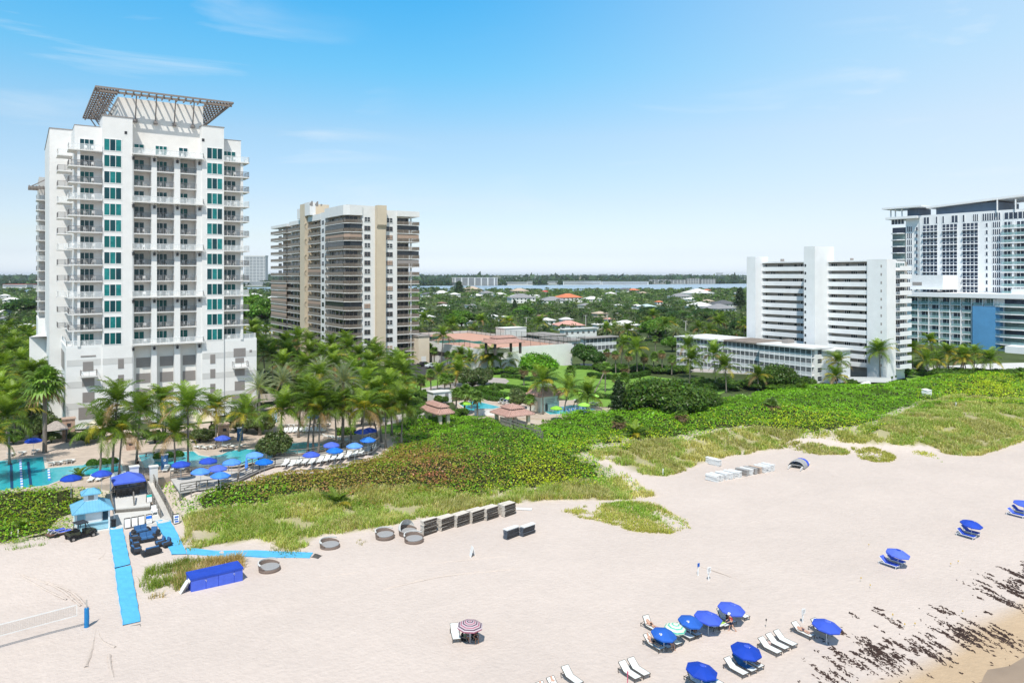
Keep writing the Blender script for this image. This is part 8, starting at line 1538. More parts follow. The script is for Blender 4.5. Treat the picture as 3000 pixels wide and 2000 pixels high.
# stacked loungers, every lounger of a stack a thing of its own
def flatl(name, m1, m2, l=2.1, w_=.66, th=.05, slats=False):
 m = MB(); m.box(-l / 2,l / 2,-w_ / 2 + .04,w_ / 2 - .04,.07,.07 + th,0); m.box(-l / 2,l / 2,-w_ / 2 - .02,-w_ / 2 + .05,-.01,.085,1); m.box(-l / 2,l / 2,w_ / 2 - .05,w_ / 2 + .02,-.01,.085,1); m.box(-l / 2 - .03,-l / 2,-w_ / 2,w_ / 2,.03,.13,0)
 for x in (-l * .32, l * .32):
  for y in (-w_ / 2 + .03, w_ / 2 - .03): m.box(x - .16, x + .16, y - .02, y + .02, -.02, .05, 1)
 return tag(m.build(name, [m1, m2]), 'x', 'lounger')
FLB = flatl('stacked_lounger',BROWNS,mat('dark brown frame',(.06,.045,.035),.7,.2,3)); FLD = flatl('stacked_lounger',DARKS,DARKM); FLW = flatl('stacked_lounger',mat('white resin',(.76,.76,.75),.5,.04,2),mat('white resin painted shade',(.68,.68,.68),.5,.04,2)); FLG = flatl('stacked_lounger',mat('grey resin',(.42,.41,.40),.6,.06,2),LOUV); FLT = flatl('stacked_lounger',mat('tan resin',(.60,.46,.36),.6,.06,2),LOUV)
def stack(src, px, py, n, dz, label, rz, group, off=(0, 0), zb=None, top=None):
 p = G(px, py); rg = random.Random(int(px * 7)); p = p + Vector((off[0], off[1], 0)); z0 = float(zt(p.x, p.y))
 for k in range(n): put(top if (top is not None and k == n - 1) else src,(p.x + rg.gauss(0,.03),p.y + rg.gauss(0,.03),z0 + .02 + dz * k),rz + rg.gauss(0,.025),1.0,label,group)
gb = 'beige loungers stacked along the dune'
for i,(px,py,nm) in enumerate(((1256,1562,'leftmost tall'),(1307,1549,'second'),(1352,1538,'third'),(1396,1528,'fourth'),(1438,1518,'fifth'),(1490,1507,'rightmost'))):
 stack(FLB, px, py, 12 if i == 0 else 10, .15, 'beige lounger in the %s front stack beside the dune grass' % nm, R(14), gb)
 if i: stack(FLB, px, py, 9, .15, 'beige lounger in the stack behind the %s front one' % nm, R(10), gb, (.15, 1.0))
stack(FLD,1498,1575,8,.16,'dark blue-grey lounger in the left stack on the open sand',R(12),'dark loungers in two stacks',top=FLW); stack(FLD,1545,1567,8,.16,'dark blue-grey lounger in the right stack on the open sand',R(12),'dark loungers in two stacks',top=FLW)
q = G(1536,1492); o = put(FLW,(q.x,q.y,q.z + .05),R(-40),1.0,'single white lounger lying by the dune grass right of the beige stacks','white resin loungers in stacks')
gw = 'white resin loungers in stacks'
for i,(px,py,src,nm) in enumerate(((2098,1362,FLW,'set apart near the grass'),(2107,1366,FLW,'just right of the one near the grass'),(2100,1413,FLW,'at the left end of the row'),(2112,1411,FLW,'second in the row'),(2128,1407,FLW,'third in the row'),(2140,1405,FLW,'fourth in the row'),(2152,1402,FLW,'fifth in the row'),(2166,1400,FLW,'sixth in the row'),(2187,1395,FLG,'grey one in the row'),(2200,1393,FLW,'between the grey and tan stacks'),(2212,1391,FLG,'second grey one in the row'),(2225,1388,FLT,'tan one in the row'),(2240,1386,FLW,'third from the right end'),(2252,1383,FLW,'second from the right end'),(2263,1380,FLW,'at the right end of the row'))):
 stack(src, px, py, 7, .15, ('white' if src is FLW else 'grey' if src is FLG else 'tan') + ' resin lounger in the stack ' + nm, R(98), gw, (0, .9))
# catamaran under covers
def boat():
 p = G(2340, 1368); t = thing('catamaran', 'beached white catamaran with grey and blue covers', 'boat', (p.x, p.y, p.z), R(20)); t.scale = (1.0, .9, .78)
 for y in (-1.1, 1.1):
  m = MB(); n = 9; V = []
  for i in range(n):
   x = -2.6 + 5.2 * i / (n - 1); w_ = .26 * math.sin(math.pi * min(1,.12 + .88 * (n - 1 - i) / (n - 1)) ** .7) + .02; zk = .1 + .25 * (i / (n - 1)) ** 3; V += [(x,y - w_,.62),(x,y,zk),(x,y + w_,.62)]
  m.add(V,[(i * 3 + j,i * 3 + 3 + j,i * 3 + 3 + (j + 1) % 3,i * 3 + (j + 1) % 3) for i in range(n - 1) for j in range(3)] + [(0,1,2)]); m.build('hull',WHITE,t)
 m = MB(); m.box(-1.2, 1.4, -1.0, 1.0, .66, .74); m.build('trampoline', GREYC, t)
 def cover(x0, x1, h, mm):
  V = []
  for i in range(5):
   x = x0 + (x1 - x0) * i / 4
   for j in range(9): a = math.pi * j / 8; V.append((x + .25 * math.sin(a), -1.45 * math.cos(a), .3 + h * math.sin(a) * (.85 + .15 * math.sin(i * 1.7))))
  m = MB(); m.add(V, [(i * 9 + j, i * 9 + j + 1, i * 9 + 10 + j, i * 9 + 9 + j) for i in range(4) for j in range(8)]); m.build('cover', mm, t)
 cover(-1.5, .5, 1.5, GREYC); cover(.5, 1.5, 1.35, BLUEC)
boat()
# volleyball
def volley():
 b = G(253.5,1838); tp = P(243,1760,2.5); t = thing('volleyball_post','grey volleyball post wrapped in a blue pad','post',tuple(b)); m = MB(); m.tube([tuple(b),(b.x,b.y,b.z + 2.55)],.06,8); m.build('pole',POLEM,t); m = MB(); m.tube([(b.x,b.y,b.z + .02),(b.x + .02,b.y,b.z + 1.0),(b.x,b.y,b.z + 1.8)],[.2,.21,.19],10); m.build('pad',mat('blue pad vinyl',(.015,.19,.46),.5,.1,3),t)
 a,c = P(225,1771,2.35),P(-60,1844,2.35); n = thing('volleyball_net','white volleyball net stretched across the left sand','net',(a.x,a.y,0)); WN = mat('net white tape',(.75,.74,.72),.8); m = MB(); m.bar(a,c,.02,.1); m.build('top_tape',WN,n); m = MB(); dn = Vector((0,0,-.95)); m.bar(a + dn,c + dn,.02,.08); m.build('bottom_tape',WN,n); m = MB(); m.bar(a,a + dn,.06,.02); m.build('side_tape',WN,n); m = MB(); L_ = (c - a).length
 for i in range(int(L_ / .13)): q = a.lerp(c, i * .13 / L_); m.bar(q, q + dn, .014)
 for k in range(1, 8): m.bar(a + dn * k / 8, c + dn * k / 8, .014)
 m.build('mesh',mat('net cord',(.42,.39,.36),.9),n); m = MB(); m.bar(a + Vector((0,0,-.02)),Vector((b.x,b.y,b.z + 2.35)),.012); m.bar(a + dn,Vector((b.x,b.y,b.z + 1.5)),.012); m.build('tie_rope',mat('net cord',(.4,) * 3),n)
volley()
# sofas
def sofa(name, label, w_):
 t = thing(name,label,'garden seat'); RW = mat('dark rattan',(.035,.035,.04),.7,.25,12,bump=.3,bscale=40); m = MB(); m.box(-w_ / 2,w_ / 2,-.4,.42,.12,.36); m.build('base',RW,t); m = MB(); m.box(-w_ / 2,w_ / 2,.34,.46,.3,.82); m.build('back_frame',RW,t)
 for x in (-w_ / 2 - .08, w_ / 2 + .08): m = MB(); m.tube([(x, -.4, .34), (x, .4, .36)], .25, 14); m.build('arm', RW, t); 
 n = max(1, round(w_ / .7))
 for k in range(n):
  a = -w_ / 2 + w_ * k / n; m = MB(); m.box(a + .02,a + w_ / n - .02,-.42,.3,.36,.52); m.build('seat_cushion',NAVY,t); m = MB(Matrix.Translation((0,.28,.5)) @ Matrix.Rotation(R(-12),4,'X')); m.box(a + .02,a + w_ / n - .02,-.07,.08,0,.46); m.build('back_cushion',NAVY,t)
 return proto(t)
SO = sofa('garden_sofa', 'x', 1.35); AR = sofa('garden_armchair', 'x', .65)
for src,px,py,rz,label in ((SO,414,1563,10,'navy two-seat rattan sofa at the back of the group'),(SO,430,1584,5,'navy two-seat rattan sofa in the middle of the group'),(SO,443,1624,190,'navy two-seat rattan sofa nearest us with its back to the sea'),(AR,392,1583,80,'rattan armchair left of the middle sofa'),(AR,395,1603,95,'rattan armchair on the left side of the sand table'),(AR,399,1620,100,'rattan armchair at the front left corner of the group'),(AR,470,1597,-80,'rattan armchair on the right side of the group'),(AR,486,1600,-75,'outermost rattan armchair touching the blue mat'),(AR,450,1568,-20,'rattan armchair right of the back sofa')):
 p = G(px, py); put(src, (p.x, p.y, p.z), R(rz), 1.05, label, 'navy rattan seats on the sand')
# utility buggy and trailer
def buggy():
 a,b = G(214,1588),G(273,1573); d = b - a; rz = math.atan2(d.y,d.x); p = a.lerp(b,.5) + Vector((-d.y,d.x,0)).normalized() * .65; OL = mat('dark olive plastic',(.05,.055,.035),.5,.15,3); t = thing('utility_buggy','black and olive utility buggy with a roof and a cargo bed','buggy',(p.x,p.y,p.z),rz); L_ = d.length / 2
 for x in (-L_, L_):
  for y in (-.65, .65):
   w_ = MB(); w_.tube([(x,y - .13,.33),(x,y + .13,.33)],.33,14); o = w_.build('wheel',BLACK,t); h = MB(); h.tube([(x,y - .14,.33),(x,y + .14,.33)],.16,8); h.build('rim',LOUV,o); f = MB(); f.tube([(x - .4,y,.55),(x - .2,y,.76),(x + .2,y,.76),(x + .42,y,.55)],.12,6); f.build('fender',BLACK,t)
 m = MB(); m.box(-L_ - .25,L_ + .1,-.55,.55,.36,.58); m.build('chassis',BLACK,t); m = MB(); V = [(L_ - .75,-.55,.58),(L_ + .45,-.5,.58),(L_ + .42,-.48,.86),(L_ - .3,-.52,1.02),(L_ - .75,-.55,1.0)]; V = V + [(v[0],-v[1],v[2]) for v in V]; m.add(V,[(i,(i + 1) % 5,5 + (i + 1) % 5,5 + i) for i in range(5)] + [(4,3,2,1,0),(5,6,7,8,9)]); m.build('bonnet',OL,t)
 m = MB(); 
 for q in ((-L_ - .35,-L_ - .3,-.68,.68),(-L_ + .75,-L_ + .8,-.68,.68),(-L_ - .3,-L_ + .75,-.7,-.65),(-L_ - .3,-L_ + .75,.65,.7)): m.box(*q,.7,1.05)
 m.box(-L_ - .3, -L_ + .75, -.66, .66, .66, .72); m.build('cargo_bed', OL, t)
 for y in (-.3, .3): m = MB(); m.box(-.35, .1, y - .24, y + .24, .6, .78); m.box(-.45, -.33, y - .24, y + .24, .75, 1.25); m.build('seat', BLACK, t)
 m = MB()
 for y in (-.62, .62): m.tube([(-.55, y, .6), (-.5, y, 1.85), (.45, y, 1.9), (L_ - .2, y, 1.05)], .055, 6)
 for x, z in ((-.5, 1.85), (.45, 1.9)): m.bar((x, -.62, z), (x, .62, z), .08)
 m.box(-.6, -.56, -.6, .6, .7, 1.25); m.bar((.1, -.62, .62), (.3, -.62, 1.88), .06); m.bar((.1, .62, .62), (.3, .62, 1.88), .06)
 m.build('roll_cage',BLACK,t); m = MB(); m.box(-.65,.6,-.7,.7,1.9,1.97); m.build('roof',mat('charcoal roof',(.04,.042,.05),.5,.1,2),t); m = MB(); m.quad((.5,-.6,1.86),(.5,.6,1.86),(L_ - .22,.6,1.06),(L_ - .22,-.6,1.06)); m.build('windscreen',panelmat('buggy screen',(.5,.55,.55),.25),t); m = MB(); m.tube([(.35,-.42,1.12),(.42,-.3,1.25),(.35,-.18,1.12),(.28,-.3,1.0),(.35,-.42,1.12)],.02,5); m.build('steering_wheel',BLACK,t)
 for y in (-.36, .36): m = MB(); m.box(L_ + .42, L_ + .46, y - .1, y + .1, .68, .8); m.build('headlight', WHITE, t)
 m = MB(); m.tube([(L_ + .5, -.45, .45), (L_ + .55, -.4, .75), (L_ + .55, .4, .75), (L_ + .5, .45, .45)], .03, 6); m.build('bumper', BLACK, t)
 q = G(172,1574) + Vector((0,.5,0)); c = thing('cargo_trailer','low dark trailer behind the buggy','trailer',(q.x,q.y,q.z),rz); m = MB(); m.box(-1.3,1.2,-.7,.7,.42,.52); m.build('bed',mat('brown trailer bed',(.17,.10,.07),.8,.2,3),c); m = MB(); m.bar((1.2,0,.45),(2.1,0,.5),.08); m.build('drawbar',DARKM,c)
 for y in (-.8, .8): m = MB(); m.tube([(-.5, y - .1, .3), (-.5, y + .1, .3)], .3, 12); m.build('wheel', BLACK, c)
 for i, (dx, dy, dz, r_) in enumerate(((-.1, .25, .55, 92), (.3, -.3, .55, 84), (-.2, 0, .75, 96))):
  v = Vector((dx,dy,0)); v.rotate(Matrix.Rotation(rz,3,'Z')); o = put(LBL,(q.x + v.x,q.y + v.y,q.z + dz - .2),rz + R(r_),(.95,.95,.6),('lower left','lower right','topmost')[i] + ' blue cushioned lounger loaded on the trailer','sun loungers on the beach')
buggy()
# sign posts, stakes and small signs
def signpost(px, py, pyb, w_, h, label, face, mk=(), rz=0):
 b = G(px,pyb); d = b.x * SU + b.y * CU; hh = (pyb - py) * d / F; t = thing('sign_post',label,'sign',tuple(b)); m = MB(); m.box(b.x - .05,b.x + .05,b.y - .05,b.y + .05,b.z - .2,b.z + hh); m.build('post',WHITE,t); m = MB(); m.box(b.x - w_ / 2,b.x + w_ / 2,b.y - .1,b.y - .055,b.z + hh - h,b.z + hh); o = m.build('panel',face,t)
 for (x0, x1, z0, z1, mm) in mk: k = MB(); k.box(b.x + x0, b.x + x1, b.y - .106, b.y - .101, b.z + hh - z1, b.z + hh - z0); k.build('print', mm, o)
signpost(2045,1648,1684,.3,.38,'short white post with a small blue plate on the open sand',BLU2); signpost(2076,1660,1698,.52,.6,'white notice board on a white post on the open sand',WHITE,((-.2,.2,.1,.16,PR),(-.2,.15,.22,.27,PR),(-.2,.2,.33,.38,PR),(-.12,.1,.44,.49,PR))); signpost(2352,1782,1824,.5,.45,'white sign on a white post behind the lying man',WHITE,((-.2,.2,.1,.14,PR),(-.18,.16,.2,.24,PR),(-.2,.1,.3,.34,PR)))
signpost(2800,1178,1195,.3,.5,'white marker post in the pale dune grass',WHITE); signpost(1942,1372,1396,.12,.3,'thin white marker at the edge of the dune grass',WHITE)
YT = mat('yellow tape', (.65, .42, .05), .7, .1, 3)
for px,py,h,lb in ((2522,1706,.55,'orange-topped stake above the dry seaweed line'),(2549,1723,.4,'thin stake right of the orange-topped one'),(2244,1838,.8,'dark-flagged stick beside the empty trio of loungers'),(2615,1816,.6,'yellow-taped stake among the first seaweed'),(2680,1838,.45,'thin stake at the end of the yellow tape'),(2650,1840,.45,'thin stake in the middle of the yellow tape'),(2820,1800,.4,'yellow stake in the seaweed streaks'),(2785,1660,.4,'pair stake near the dune side, left'),(2807,1652,.4,'pair stake near the dune side, right'),(2545,1602,.35,'yellow stake above the nearest blue loungers'),(32,1580,.9,'left wooden stake in the grass at the left edge'),(52,1574,.9,'right wooden stake in the grass at the left edge'),(1838,2000,.9,'pink pole at the bottom edge')):
 b = G(px,py); t = thing('marker_stake',lb,'stake',tuple(b)); m = MB(); m.bar(b - Vector((0,0,.2)),b + Vector((.04,0,h)),.045 if 'wooden' not in lb else .09); m.build('stick',BROWNS if 'pink' not in lb else mat('pink pole',(.65,.12,.2),.6),t); m = MB(); m.bar(b + Vector((.03,0,h * .78)),b + Vector((.04,0,h + .02)),.08); m.build('flag',DARKM if 'dark' in lb else YT if 'pink' not in lb and 'wooden' not in lb else BROWNS if 'wooden' in lb else mat('pink pole',(.65,.12,.2)),t)
# brick piers, thatch and small structures by the hotel
BRICK = mat('weathered brick', (.36, .21, .15), .9, .3, 3, bump=.4, bscale=6, col2=(.55, .40, .30))
def brickpier(px, py, label, w_=1.9, h=4.2):
 p = P(px,py,3.0); t = thing('brick_pier',label,'pier',tuple(p)); m = MB(); m.box(p.x - w_ / 2,p.x + w_ / 2,p.y - .8,p.y + .8,2.6,3 + h); m.build('shaft',BRICK,t); m = MB(); m.box(p.x - w_ / 2 - .15,p.x + w_ / 2 + .15,p.y - .95,p.y + .95,3 + h,3.2 + h); m.build('cap',mat('brick cap',(.45,.33,.26),.9,.2,3),t); m = MB(); m.box(p.x - .3,p.x + .3,p.y - .84,p.y - .8,3 + h * .62,3 + h * .8); m.build('niche',DARKM,t)
brickpier(201,1282,'brick pier at the front left foot of the hotel',1.9,3.4); brickpier(655,1288,'brick pier standing right of the lagoon pool terrace',1.6,2.7); brickpier(382,1315,'low brick pier behind the pool bridge',1.2,1.3)
THA = mat('grey thatch', (.30, .26, .22), .95, .3, 4, bump=.5, bscale=14)
def hut(px, py, w_, d, h, label, mm=THA):
 p = P(px,py,3.0); t = thing('thatched_shelter',label,'shelter',tuple(p)); x0,x1,y0,y1 = p.x - w_ / 2,p.x + w_ / 2,p.y,p.y + d; m = MB(); m.add([(x0,y0,3 + h),(x1,y0,3 + h),(x1,y1,3 + h),(x0,y1,3 + h),(x0 + d * .35,(y0 + y1) / 2,4.3 + h),(x1 - d * .35,(y0 + y1) / 2,4.3 + h)],[(0,1,5,4),(2,3,4,5),(3,0,4),(1,2,5),(3,2,1,0)]); m.build('roof',mm,t)
 for x in (x0 + .3, x1 - .3):
  for y in (y0 + .3, y1 - .3): m = MB(); m.box(x - .12, x + .12, y - .12, y + .12, 2.8, 3 + h); m.build('post', TIMD, t)
hut(165,1300,3.6,4.5,2.3,'grey tiled shelter beside the brick pier at the hotel foot',mat('grey barrel tile',(.36,.31,.28),.9,.3,5,bump=.5,bscale=8)); hut(790,1212,6.5,5,2.6,'thatched walkway roof between the date palms'); hut(560,1276,9,4,2.3,'pale awning roof of the pool bar against the hotel',mat('pale awning',(.62,.54,.42),.85,.08,1)); hut(330,1290,8,4,2.4,'second pale awning roof behind the golden-fronded palm',mat('pale awning',(.62,.54,.42))); hut(1070,1252,4.5,3,2.3,'grey pergola at the far end of the boardwalk',TIMB)
for px,py,lb,mm in ((703,1290,'navy blue banner panel at the lagoon pool terrace',NAVY),(804,1236,'pale blue towel station under the date palm',mat('pale blue cabinet',(.35,.5,.6),.7)),(482,1374,'blue banner panel beside the pool gate',NAVY)):
 p = P(px,py,3.0); t = thing('banner_stand',lb,'banner',tuple(p)); m = MB(); m.box(p.x - .45,p.x + .45,p.y - .25,p.y + .25,3.0,5.2); m.build('panel',mm,t); m = MB(); m.box(p.x - .5,p.x + .5,p.y - .3,p.y + .3,5.2,5.3); m.build('cap',WHITE,t); m = MB(); m.lathe([(.001,0),(.16,0),(.16,.02),(.001,.02)],12); m.M = None; m2 = MB(Matrix.Translation((p.x,p.y - .26,4.4)) @ Matrix.Rotation(R(90),4,'X')); m2.lathe([(.09,0),(.18,0),(.18,.01),(.09,.01)],14); m2.build('emblem',WHITE,t)
q = P(1297,1178,2.9); t = thing('pump_shed','white flat-roofed pump shed left of the park pool','shed',tuple(q)); m = MB(); m.box(q.x - 2.4,q.x + 2.4,q.y,q.y + 3,2.7,5.2); m.build('wall',WHT2,t); m = MB(); m.box(q.x - 2.6,q.x + 2.6,q.y - .2,q.y + 3.2,5.2,5.35); m.build('roof',ROOFW,t); m = MB(); m.box(q.x + .6,q.x + 1.5,q.y - .03,q.y,2.8,4.9); m.build('door',GREYM,t)
q0,q1 = P(1390,1216,2.95),P(1468,1216,2.95); t = thing('park_wall','white low wall in front of the left park pool','wall',tuple(q0)); m = MB(); m.bar(q0 + Vector((0,0,.6)),q1 + Vector((0,0,.6)),.25,1.3); m.build('wall',WHT2,t); m = MB(); m.bar(q0 + Vector((0,0,1.3)),q1 + Vector((0,0,1.3)),.35,.1); m.build('coping',COPE,t)
for (x0,y0,x1,y1,lb) in ((2430,1116,2610,1120,'white terrace wall in front of the corridor block'),(2690,1078,2880,1094,'white wall along the lane before the low hotel wing')):
 q0,q1 = P(x0,y0,2.75),P(x1,y1,2.75); t = thing('boundary_wall',lb,'wall',tuple(q0)); m = MB(); m.bar(q0 + Vector((0,0,.55)),q1 + Vector((0,0,.55)),.3,1.3); m.build('wall',WHT2,t); m = MB(); m.bar(q0 + Vector((0,0,1.26)),q1 + Vector((0,0,1.26)),.4,.1); m.build('coping',WHITE,t)
q = P(2535,1130,2.8); t = thing('covered_boat','small craft under a white cover beside the stair house','boat',tuple(q)); m = MB(); m.add([(q.x - 2.2,q.y - .8,2.7),(q.x + 2.2,q.y - .6,2.7),(q.x + 2.2,q.y + .8,2.7),(q.x - 2.2,q.y + .8,2.7),(q.x - 1.6,q.y - .2,3.7),(q.x + 1.9,q.y - .1,3.9),(q.x + 1.9,q.y + .3,3.9),(q.x - 1.6,q.y + .2,3.7)],[(0,1,5,4),(1,2,6,5),(2,3,7,6),(3,0,4,7),(4,5,6,7)]); m.build('cover',WHITE,t); m = MB(); m.box(q.x - 2.0,q.x + 2.1,q.y - .7,q.y + .7,2.6,2.72); m.build('hull',WHITE,t)
q = P(2715,1160,2.9); t = thing('covered_box','small white covered crate standing in the green scrub','crate',tuple(q)); m = MB(); m.box(q.x - 1.0,q.x + 1.0,q.y - .7,q.y + .7,2.7,4.3); m.build('body',WHITE,t); m = MB(); m.add([(q.x - 1.1,q.y - .8,4.3),(q.x + 1.1,q.y - .8,4.3),(q.x + 1.1,q.y + .8,4.6),(q.x - 1.1,q.y + .8,4.6)],[(0,1,2,3)]); m.build('lid',WHITE,t)
q = P(2647,1104,2.8); t = thing('blue_bin','tall narrow blue bin on the right lawn beside the bush','bin',tuple(q)); m = MB(); m.lathe([(.001,2.75),(.3,2.75),(.34,4.3),(.001,4.3)],12,(q.x,q.y)); m.build('body',BLU2,t); m = MB(); m.lathe([(.37,4.3),(.37,4.38),(.001,4.5)],12,(q.x,q.y)); m.build('lid',NAVY,t)
# ------------------------------------------------------------------ people
SK1 = mat('fair skin',(.55,.33,.24),.55,.06,6); SK2 = mat('tanned skin',(.32,.17,.11),.55,.06,6); HAIRD = mat('dark hair',(.03,.02,.015),.6,.2,9)
def skin_mesh(name, pts, edges, rad, parent, mt, sub=1):
 me = bpy.data.meshes.new(name); me.from_pydata(pts,edges,[]); o = bpy.data.objects.new(name,me); COL.objects.link(o); md = o.modifiers.new('s','SKIN'); sv = me.skin_vertices[0].data
 for i, r in enumerate(rad): sv[i].radius = (r, r); sv[i].use_root = (i == 0)
 md.use_smooth_shade = True
 if sub: o.modifiers.new('d', 'SUBSURF').levels = sub
 dg = bpy.context.evaluated_depsgraph_get(); m2 = bpy.data.meshes.new_from_object(o.evaluated_get(dg)); bpy.data.objects.remove(o); m2.name = name; m2.materials.clear(); m2.materials.append(mt); r = bpy.data.objects.new(name,m2); COL.objects.link(r); r.parent = parent; return r
def person(label, J, skin, shirt=None, shorts=None, hair=HAIRD, hat=None, loc=(0, 0, 0), rz=0):
 """J: joint places in metres: pelvis, waist, chest, neck, head, then elbows, hands, knees, feet as left/right pairs"""
 t = thing('person', label, 'person', loc, rz); V = lambda k: Vector(J[k]); pts, E_, rd = [], [], []
 def add(p, r, par=None):
  pts.append(tuple(p)); rd.append(r)
  if par is not None: E_.append((par, len(pts) - 1))
  return len(pts) - 1
 pe = add(V('pelvis'),.15); wa = add(V('waist'),.125,pe); ch = add(V('chest'),.155,wa); ne = add(V('neck'),.062,ch); hd = add(V('head'),.1,ne); up = (V('head') - V('neck')).normalized(); add(V('head') + up * .1,.085,hd); ax = (V('chest') - V('pelvis')).normalized(); fw = Vector(J.get('front',(0,-1,0))).normalized()
 sd_ = ax.cross(fw).normalized()
 add(V('head') + fw * .1 - up * .01, .022, hd)                                     # nose
 for sg, s in ((1, 'l'), (-1, 'r')):
  sh = add(V('chest') + sd_ * .18 * sg + ax * .05,.065,ch); el = add(V('elbow' + s),.046,sh); ha = add(V('hand' + s),.033,el); d = (V('hand' + s) - V('elbow' + s)).normalized(); q = d.orthogonal().normalized(); k = d.cross(q)
  pm = add(V('hand' + s) + d * .07, .034, ha)
  for f in range(4): b = add(V('hand' + s) + d * .1 + q * (.028 * (f - 1.5)),.01,pm); add(V('hand' + s) + d * (.15 + (.02,.035,.03,.01)[f]) + q * (.032 * (f - 1.5)) + k * .03,.008,b)
  th = add(V('hand' + s) + d * .05 + q * .05, .011, ha); add(V('hand' + s) + d * .1 + q * .075 + k * .02, .009, th)
  hp = add(V('pelvis') + sd_ * .1 * sg - ax * .03,.095,pe); kn = add(V('knee' + s),.062,hp); fo = add(V('foot' + s),.04,kn); fd = Vector(J.get('toe',tuple(fw))); add(V('foot' + s) + fd.normalized() * .16,.032,fo)
 skin_mesh('body', pts, E_, rd, t, skin)
 h = MB(); hc = V('head') + up * .05 - fw * .02
 h.lathe([(.001,.115),(.07,.098),(.105,.05),(.112,0),(.095,-.05)],12); h2 = MB(Matrix.Translation(hc) @ up.to_track_quat('Z','Y').to_matrix().to_4x4()); h2.add(h.v,h.f); h2.build('hat' if hat else 'hair',hat or hair,t,smooth=True)
 if hat: b = MB(h2.M); b.lathe([(.115, -.0), (.17, -.02), (.115, -.015)], 12); b.build('brim', hat, t)
 if shirt:
  p2 = [V('pelvis').lerp(V('waist'), .4), V('waist'), V('chest'), V('chest').lerp(V('neck'), .55)]; r2 = [.165, .145, .178, .09]; e2 = [(0, 1), (1, 2), (2, 3)]
  for sg,s in ((1,'l'),(-1,'r')): n = len(p2); sh = V('chest') + sd_ * .18 * sg + ax * .05; p2 += [sh,sh.lerp(V('elbow' + s),.6)]; r2 += [.085,.068]; e2 += [(2,n),(n,n + 1)]
  skin_mesh('shirt', [tuple(p) for p in p2], e2, r2, t, shirt)
 if shorts:
  p2 = [V('pelvis') + ax * .07, V('pelvis')]; r2 = [.15, .168]; e2 = [(0, 1)]
  for sg,s in ((1,'l'),(-1,'r')): n = len(p2); hp = V('pelvis') + sd_ * .1 * sg - ax * .03; p2 += [hp,hp.lerp(V('knee' + s),.75)]; r2 += [.115,.088]; e2 += [(1,n),(n,n + 1)]
  skin_mesh('shorts', [tuple(p) for p in p2], e2, r2, t, shorts)
 return t
STAND = dict(pelvis=(0,0,.95),waist=(0,0,1.1),chest=(0,0,1.34),neck=(0,.0,1.5),head=(0,-.02,1.64),elbowl=(-.27,.03,1.12),elbowr=(.27,.03,1.12),handl=(-.27,-.12,.9),handr=(.29,-.1,.9),kneel=(-.1,-.05,.5),kneer=(.12,.05,.5),footl=(-.1,-.12,.07),footr=(.13,.22,.07),front=(0,-1,0))
BEND = dict(pelvis=(0,0,.95),waist=(0,-.03,1.1),chest=(0,-.12,1.33),neck=(0,-.19,1.49),head=(0,-.25,1.62),elbowl=(-.28,-.1,1.1),elbowr=(.28,-.16,1.1),handl=(-.22,-.36,.98),handr=(.2,-.4,1.0),kneel=(-.1,-.14,.5),kneer=(.12,.08,.52),footl=(-.12,-.18,.07),footr=(.14,.42,.1),front=(0,-1,-.2),toe=(0,-1,0))
LIE = dict(pelvis=(0,.15,.52),waist=(0,.3,.56),chest=(0,.52,.66),neck=(0,.68,.8),head=(0,.8,.92),elbowl=(-.3,.3,.55),elbowr=(.3,.3,.55),handl=(-.22,.08,.56),handr=(.22,.1,.56),kneel=(-.1,-.28,.5),kneer=(.11,-.28,.5),footl=(-.13,-.72,.45),footr=(.14,-.74,.45),front=(0,-.35,.94),toe=(0,-.3,1))
SIT = dict(pelvis=(0,0,.5),waist=(0,0,.64),chest=(0,-.08,.88),neck=(0,-.13,1.04),head=(0,-.2,1.16),elbowl=(-.25,-.22,.72),elbowr=(.25,-.22,.72),handl=(-.14,-.42,.62),handr=(.12,-.44,.62),kneel=(-.13,-.42,.52),kneer=(.13,-.42,.52),footl=(-.13,-.46,.07),footr=(.13,-.5,.07),front=(0,-1,-.1),toe=(0,-1,0))
RED = mat('coral red shirt',(.72,.07,.07),.85,.08,5); NVS = mat('navy shorts',(.02,.03,.07),.85,.15,5); BKS = mat('black cloth',(.02,.02,.022),.85,.2,5); PUR = mat('purple shorts',(.13,.09,.26),.85,.12,5); HATW = mat('white cap',(.72,.72,.70),.8,.04,5)
def on(key, label, J, skin, shirt, shorts, dz=0, dy=0, dx=0, rz=0, **k):
 o = BEACH[key]; v = Vector((dx,dy,dz)); v.rotate(Matrix.Rotation(o.rotation_euler.z,3,'Z')); return person(label,J,skin,shirt,shorts,loc=tuple(Vector(o.location) + v),rz=o.rotation_euler.z + rz,**k)
q = G(2143, 1850); person('walking person in a coral red shirt and white cap by the topmost umbrella', BEND, SK1, RED, NVS, hat=HATW, loc=tuple(q), rz=R(245))
flat = dict(LIE, chest=(0, .55, .52), neck=(0, .74, .54), head=(0, .88, .56), waist=(0, .32, .5), pelvis=(0, .12, .5))
on('g', 'shirtless person in dark trunks lying flat beside the rightmost umbrella', flat, SK1, None, NVS, hat=HATW)
on('i', 'shirtless person in black shorts reclining and reading left of the small logo umbrella', LIE, SK1, None, BKS)
on('j', 'shirtless person in purple shorts sitting on the lounger foot under the small logo umbrella', SIT, SK1, None, PUR, dy=-.55, dx=.25)
on('n', 'person reclining half hidden behind the green striped umbrella', LIE, SK1, None, BKS)
on('m', 'person in dark clothes sitting in the shade of the second logo umbrella', SIT, SK2, BKS, NVS, dy=-.1)
on('c', 'person in long dark clothes lying in the shade of the lower right umbrella', LIE, SK2, BKS, BKS)
on('r', 'person in dark clothes sitting under the topmost umbrella', SIT, SK2, NVS, BKS, dy=-.2)
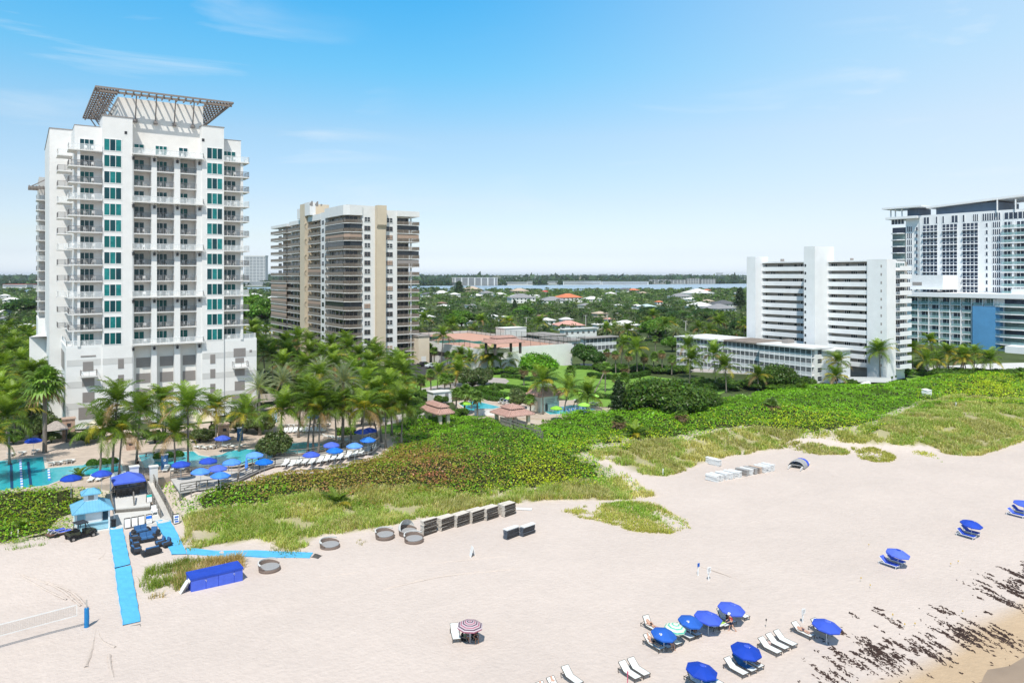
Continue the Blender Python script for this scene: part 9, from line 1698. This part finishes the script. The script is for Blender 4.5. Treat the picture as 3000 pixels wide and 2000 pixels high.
on('zz','dark-haired person lying on a lounger at the bottom edge',LIE,SK1,RED,BKS); on('z','person under a pale towel on the lounger at the bottom edge',LIE,SK1,HATW,HATW,hat=HATW)
q = P(403, 1378, 3.0); person('person in black walking over the stone bridge between the pools', STAND, SK2, BKS, BKS, loc=tuple(q), rz=R(20))
for px,py,rz,lb,sh in ((1362,1880,40,'person in green sitting in a low chair under the pink striped umbrella',mat('dull green cloth',(.12,.2,.13),.85)),(1392,1878,-10,'person in black sitting in a low chair under the pink striped umbrella',BKS)):
 q = G(px,py); person(lb,dict(SIT),SK2,sh,BKS,loc=(q.x,q.y,q.z - .12),rz=R(rz)); c = thing('low_chair','low beach chair of the ' + lb.split(' sitting')[0],'chair',(q.x,q.y,q.z),R(rz)); m = MB(); m.box(-.26,.26,-.25,.25,.2,.25); m.build('seat',BKS,c); m = MB(); m.box(-.26,.26,.22,.27,.25,.8); m.build('backrest',BKS,c)
 for x in (-.24,.24): m = MB(); m.bar((x,-.22,0),(x,-.22,.5),.03); m.bar((x,.24,0),(x,.24,.5),.03); m.bar((x,-.24,.5),(x,.26,.5),.04); m.build('leg',GREYM,c)
for px,py,lb in ((428,1336,'swimmer at the left end of the lagoon pool'),(473,1329,'swimmer in the middle of the lagoon pool'),(452,1331,'swimmer between the two others in the lagoon pool')):
 q = P(px, py, 3.05); person(lb, STAND, SK1, None, NVS, loc=(q.x, q.y, 1.72), rz=px)
t = thing('beach_bag','pale beach bag between the trio of loungers','bag',tuple(BEACH['e'].location)); o = BEACH['e'].location; m = MB(); m.lathe([(.001,.05),(.2,.05),(.24,.4),(.001,.4)],10,(o.x - .55,o.y + .5)); m.build('pouch',mat('pale pink canvas',(.62,.46,.42),.8),t); m = MB(); m.tube([(o.x - .72,o.y + .5,.4),(o.x - .55,o.y + .5,.65),(o.x - .38,o.y + .5,.4)],.02,5); m.build('handle',BROWNS,t)
# ------------------------------------------------------------------ sea haze over the far shore
def haze():
 m = bpy.data.materials.new('haze'); m.use_nodes = True; t = m.node_tree; t.nodes.remove(t.nodes['Principled BSDF']); v = t.nodes.new('ShaderNodeVolumePrincipled'); v.inputs['Color'].default_value = (.80,.88,.97,1); v.inputs['Density'].default_value = .00004; v.inputs['Anisotropy'].default_value = .0
 t.links.new(v.outputs[0], t.nodes['Material Output'].inputs['Volume'])
 b = MB(); b.box(-9500, 13000, -4500, 21000, -14, 75); tag(b.build('haze', m), 'thin pale haze over the far shore', 'haze', kind='stuff')
haze()
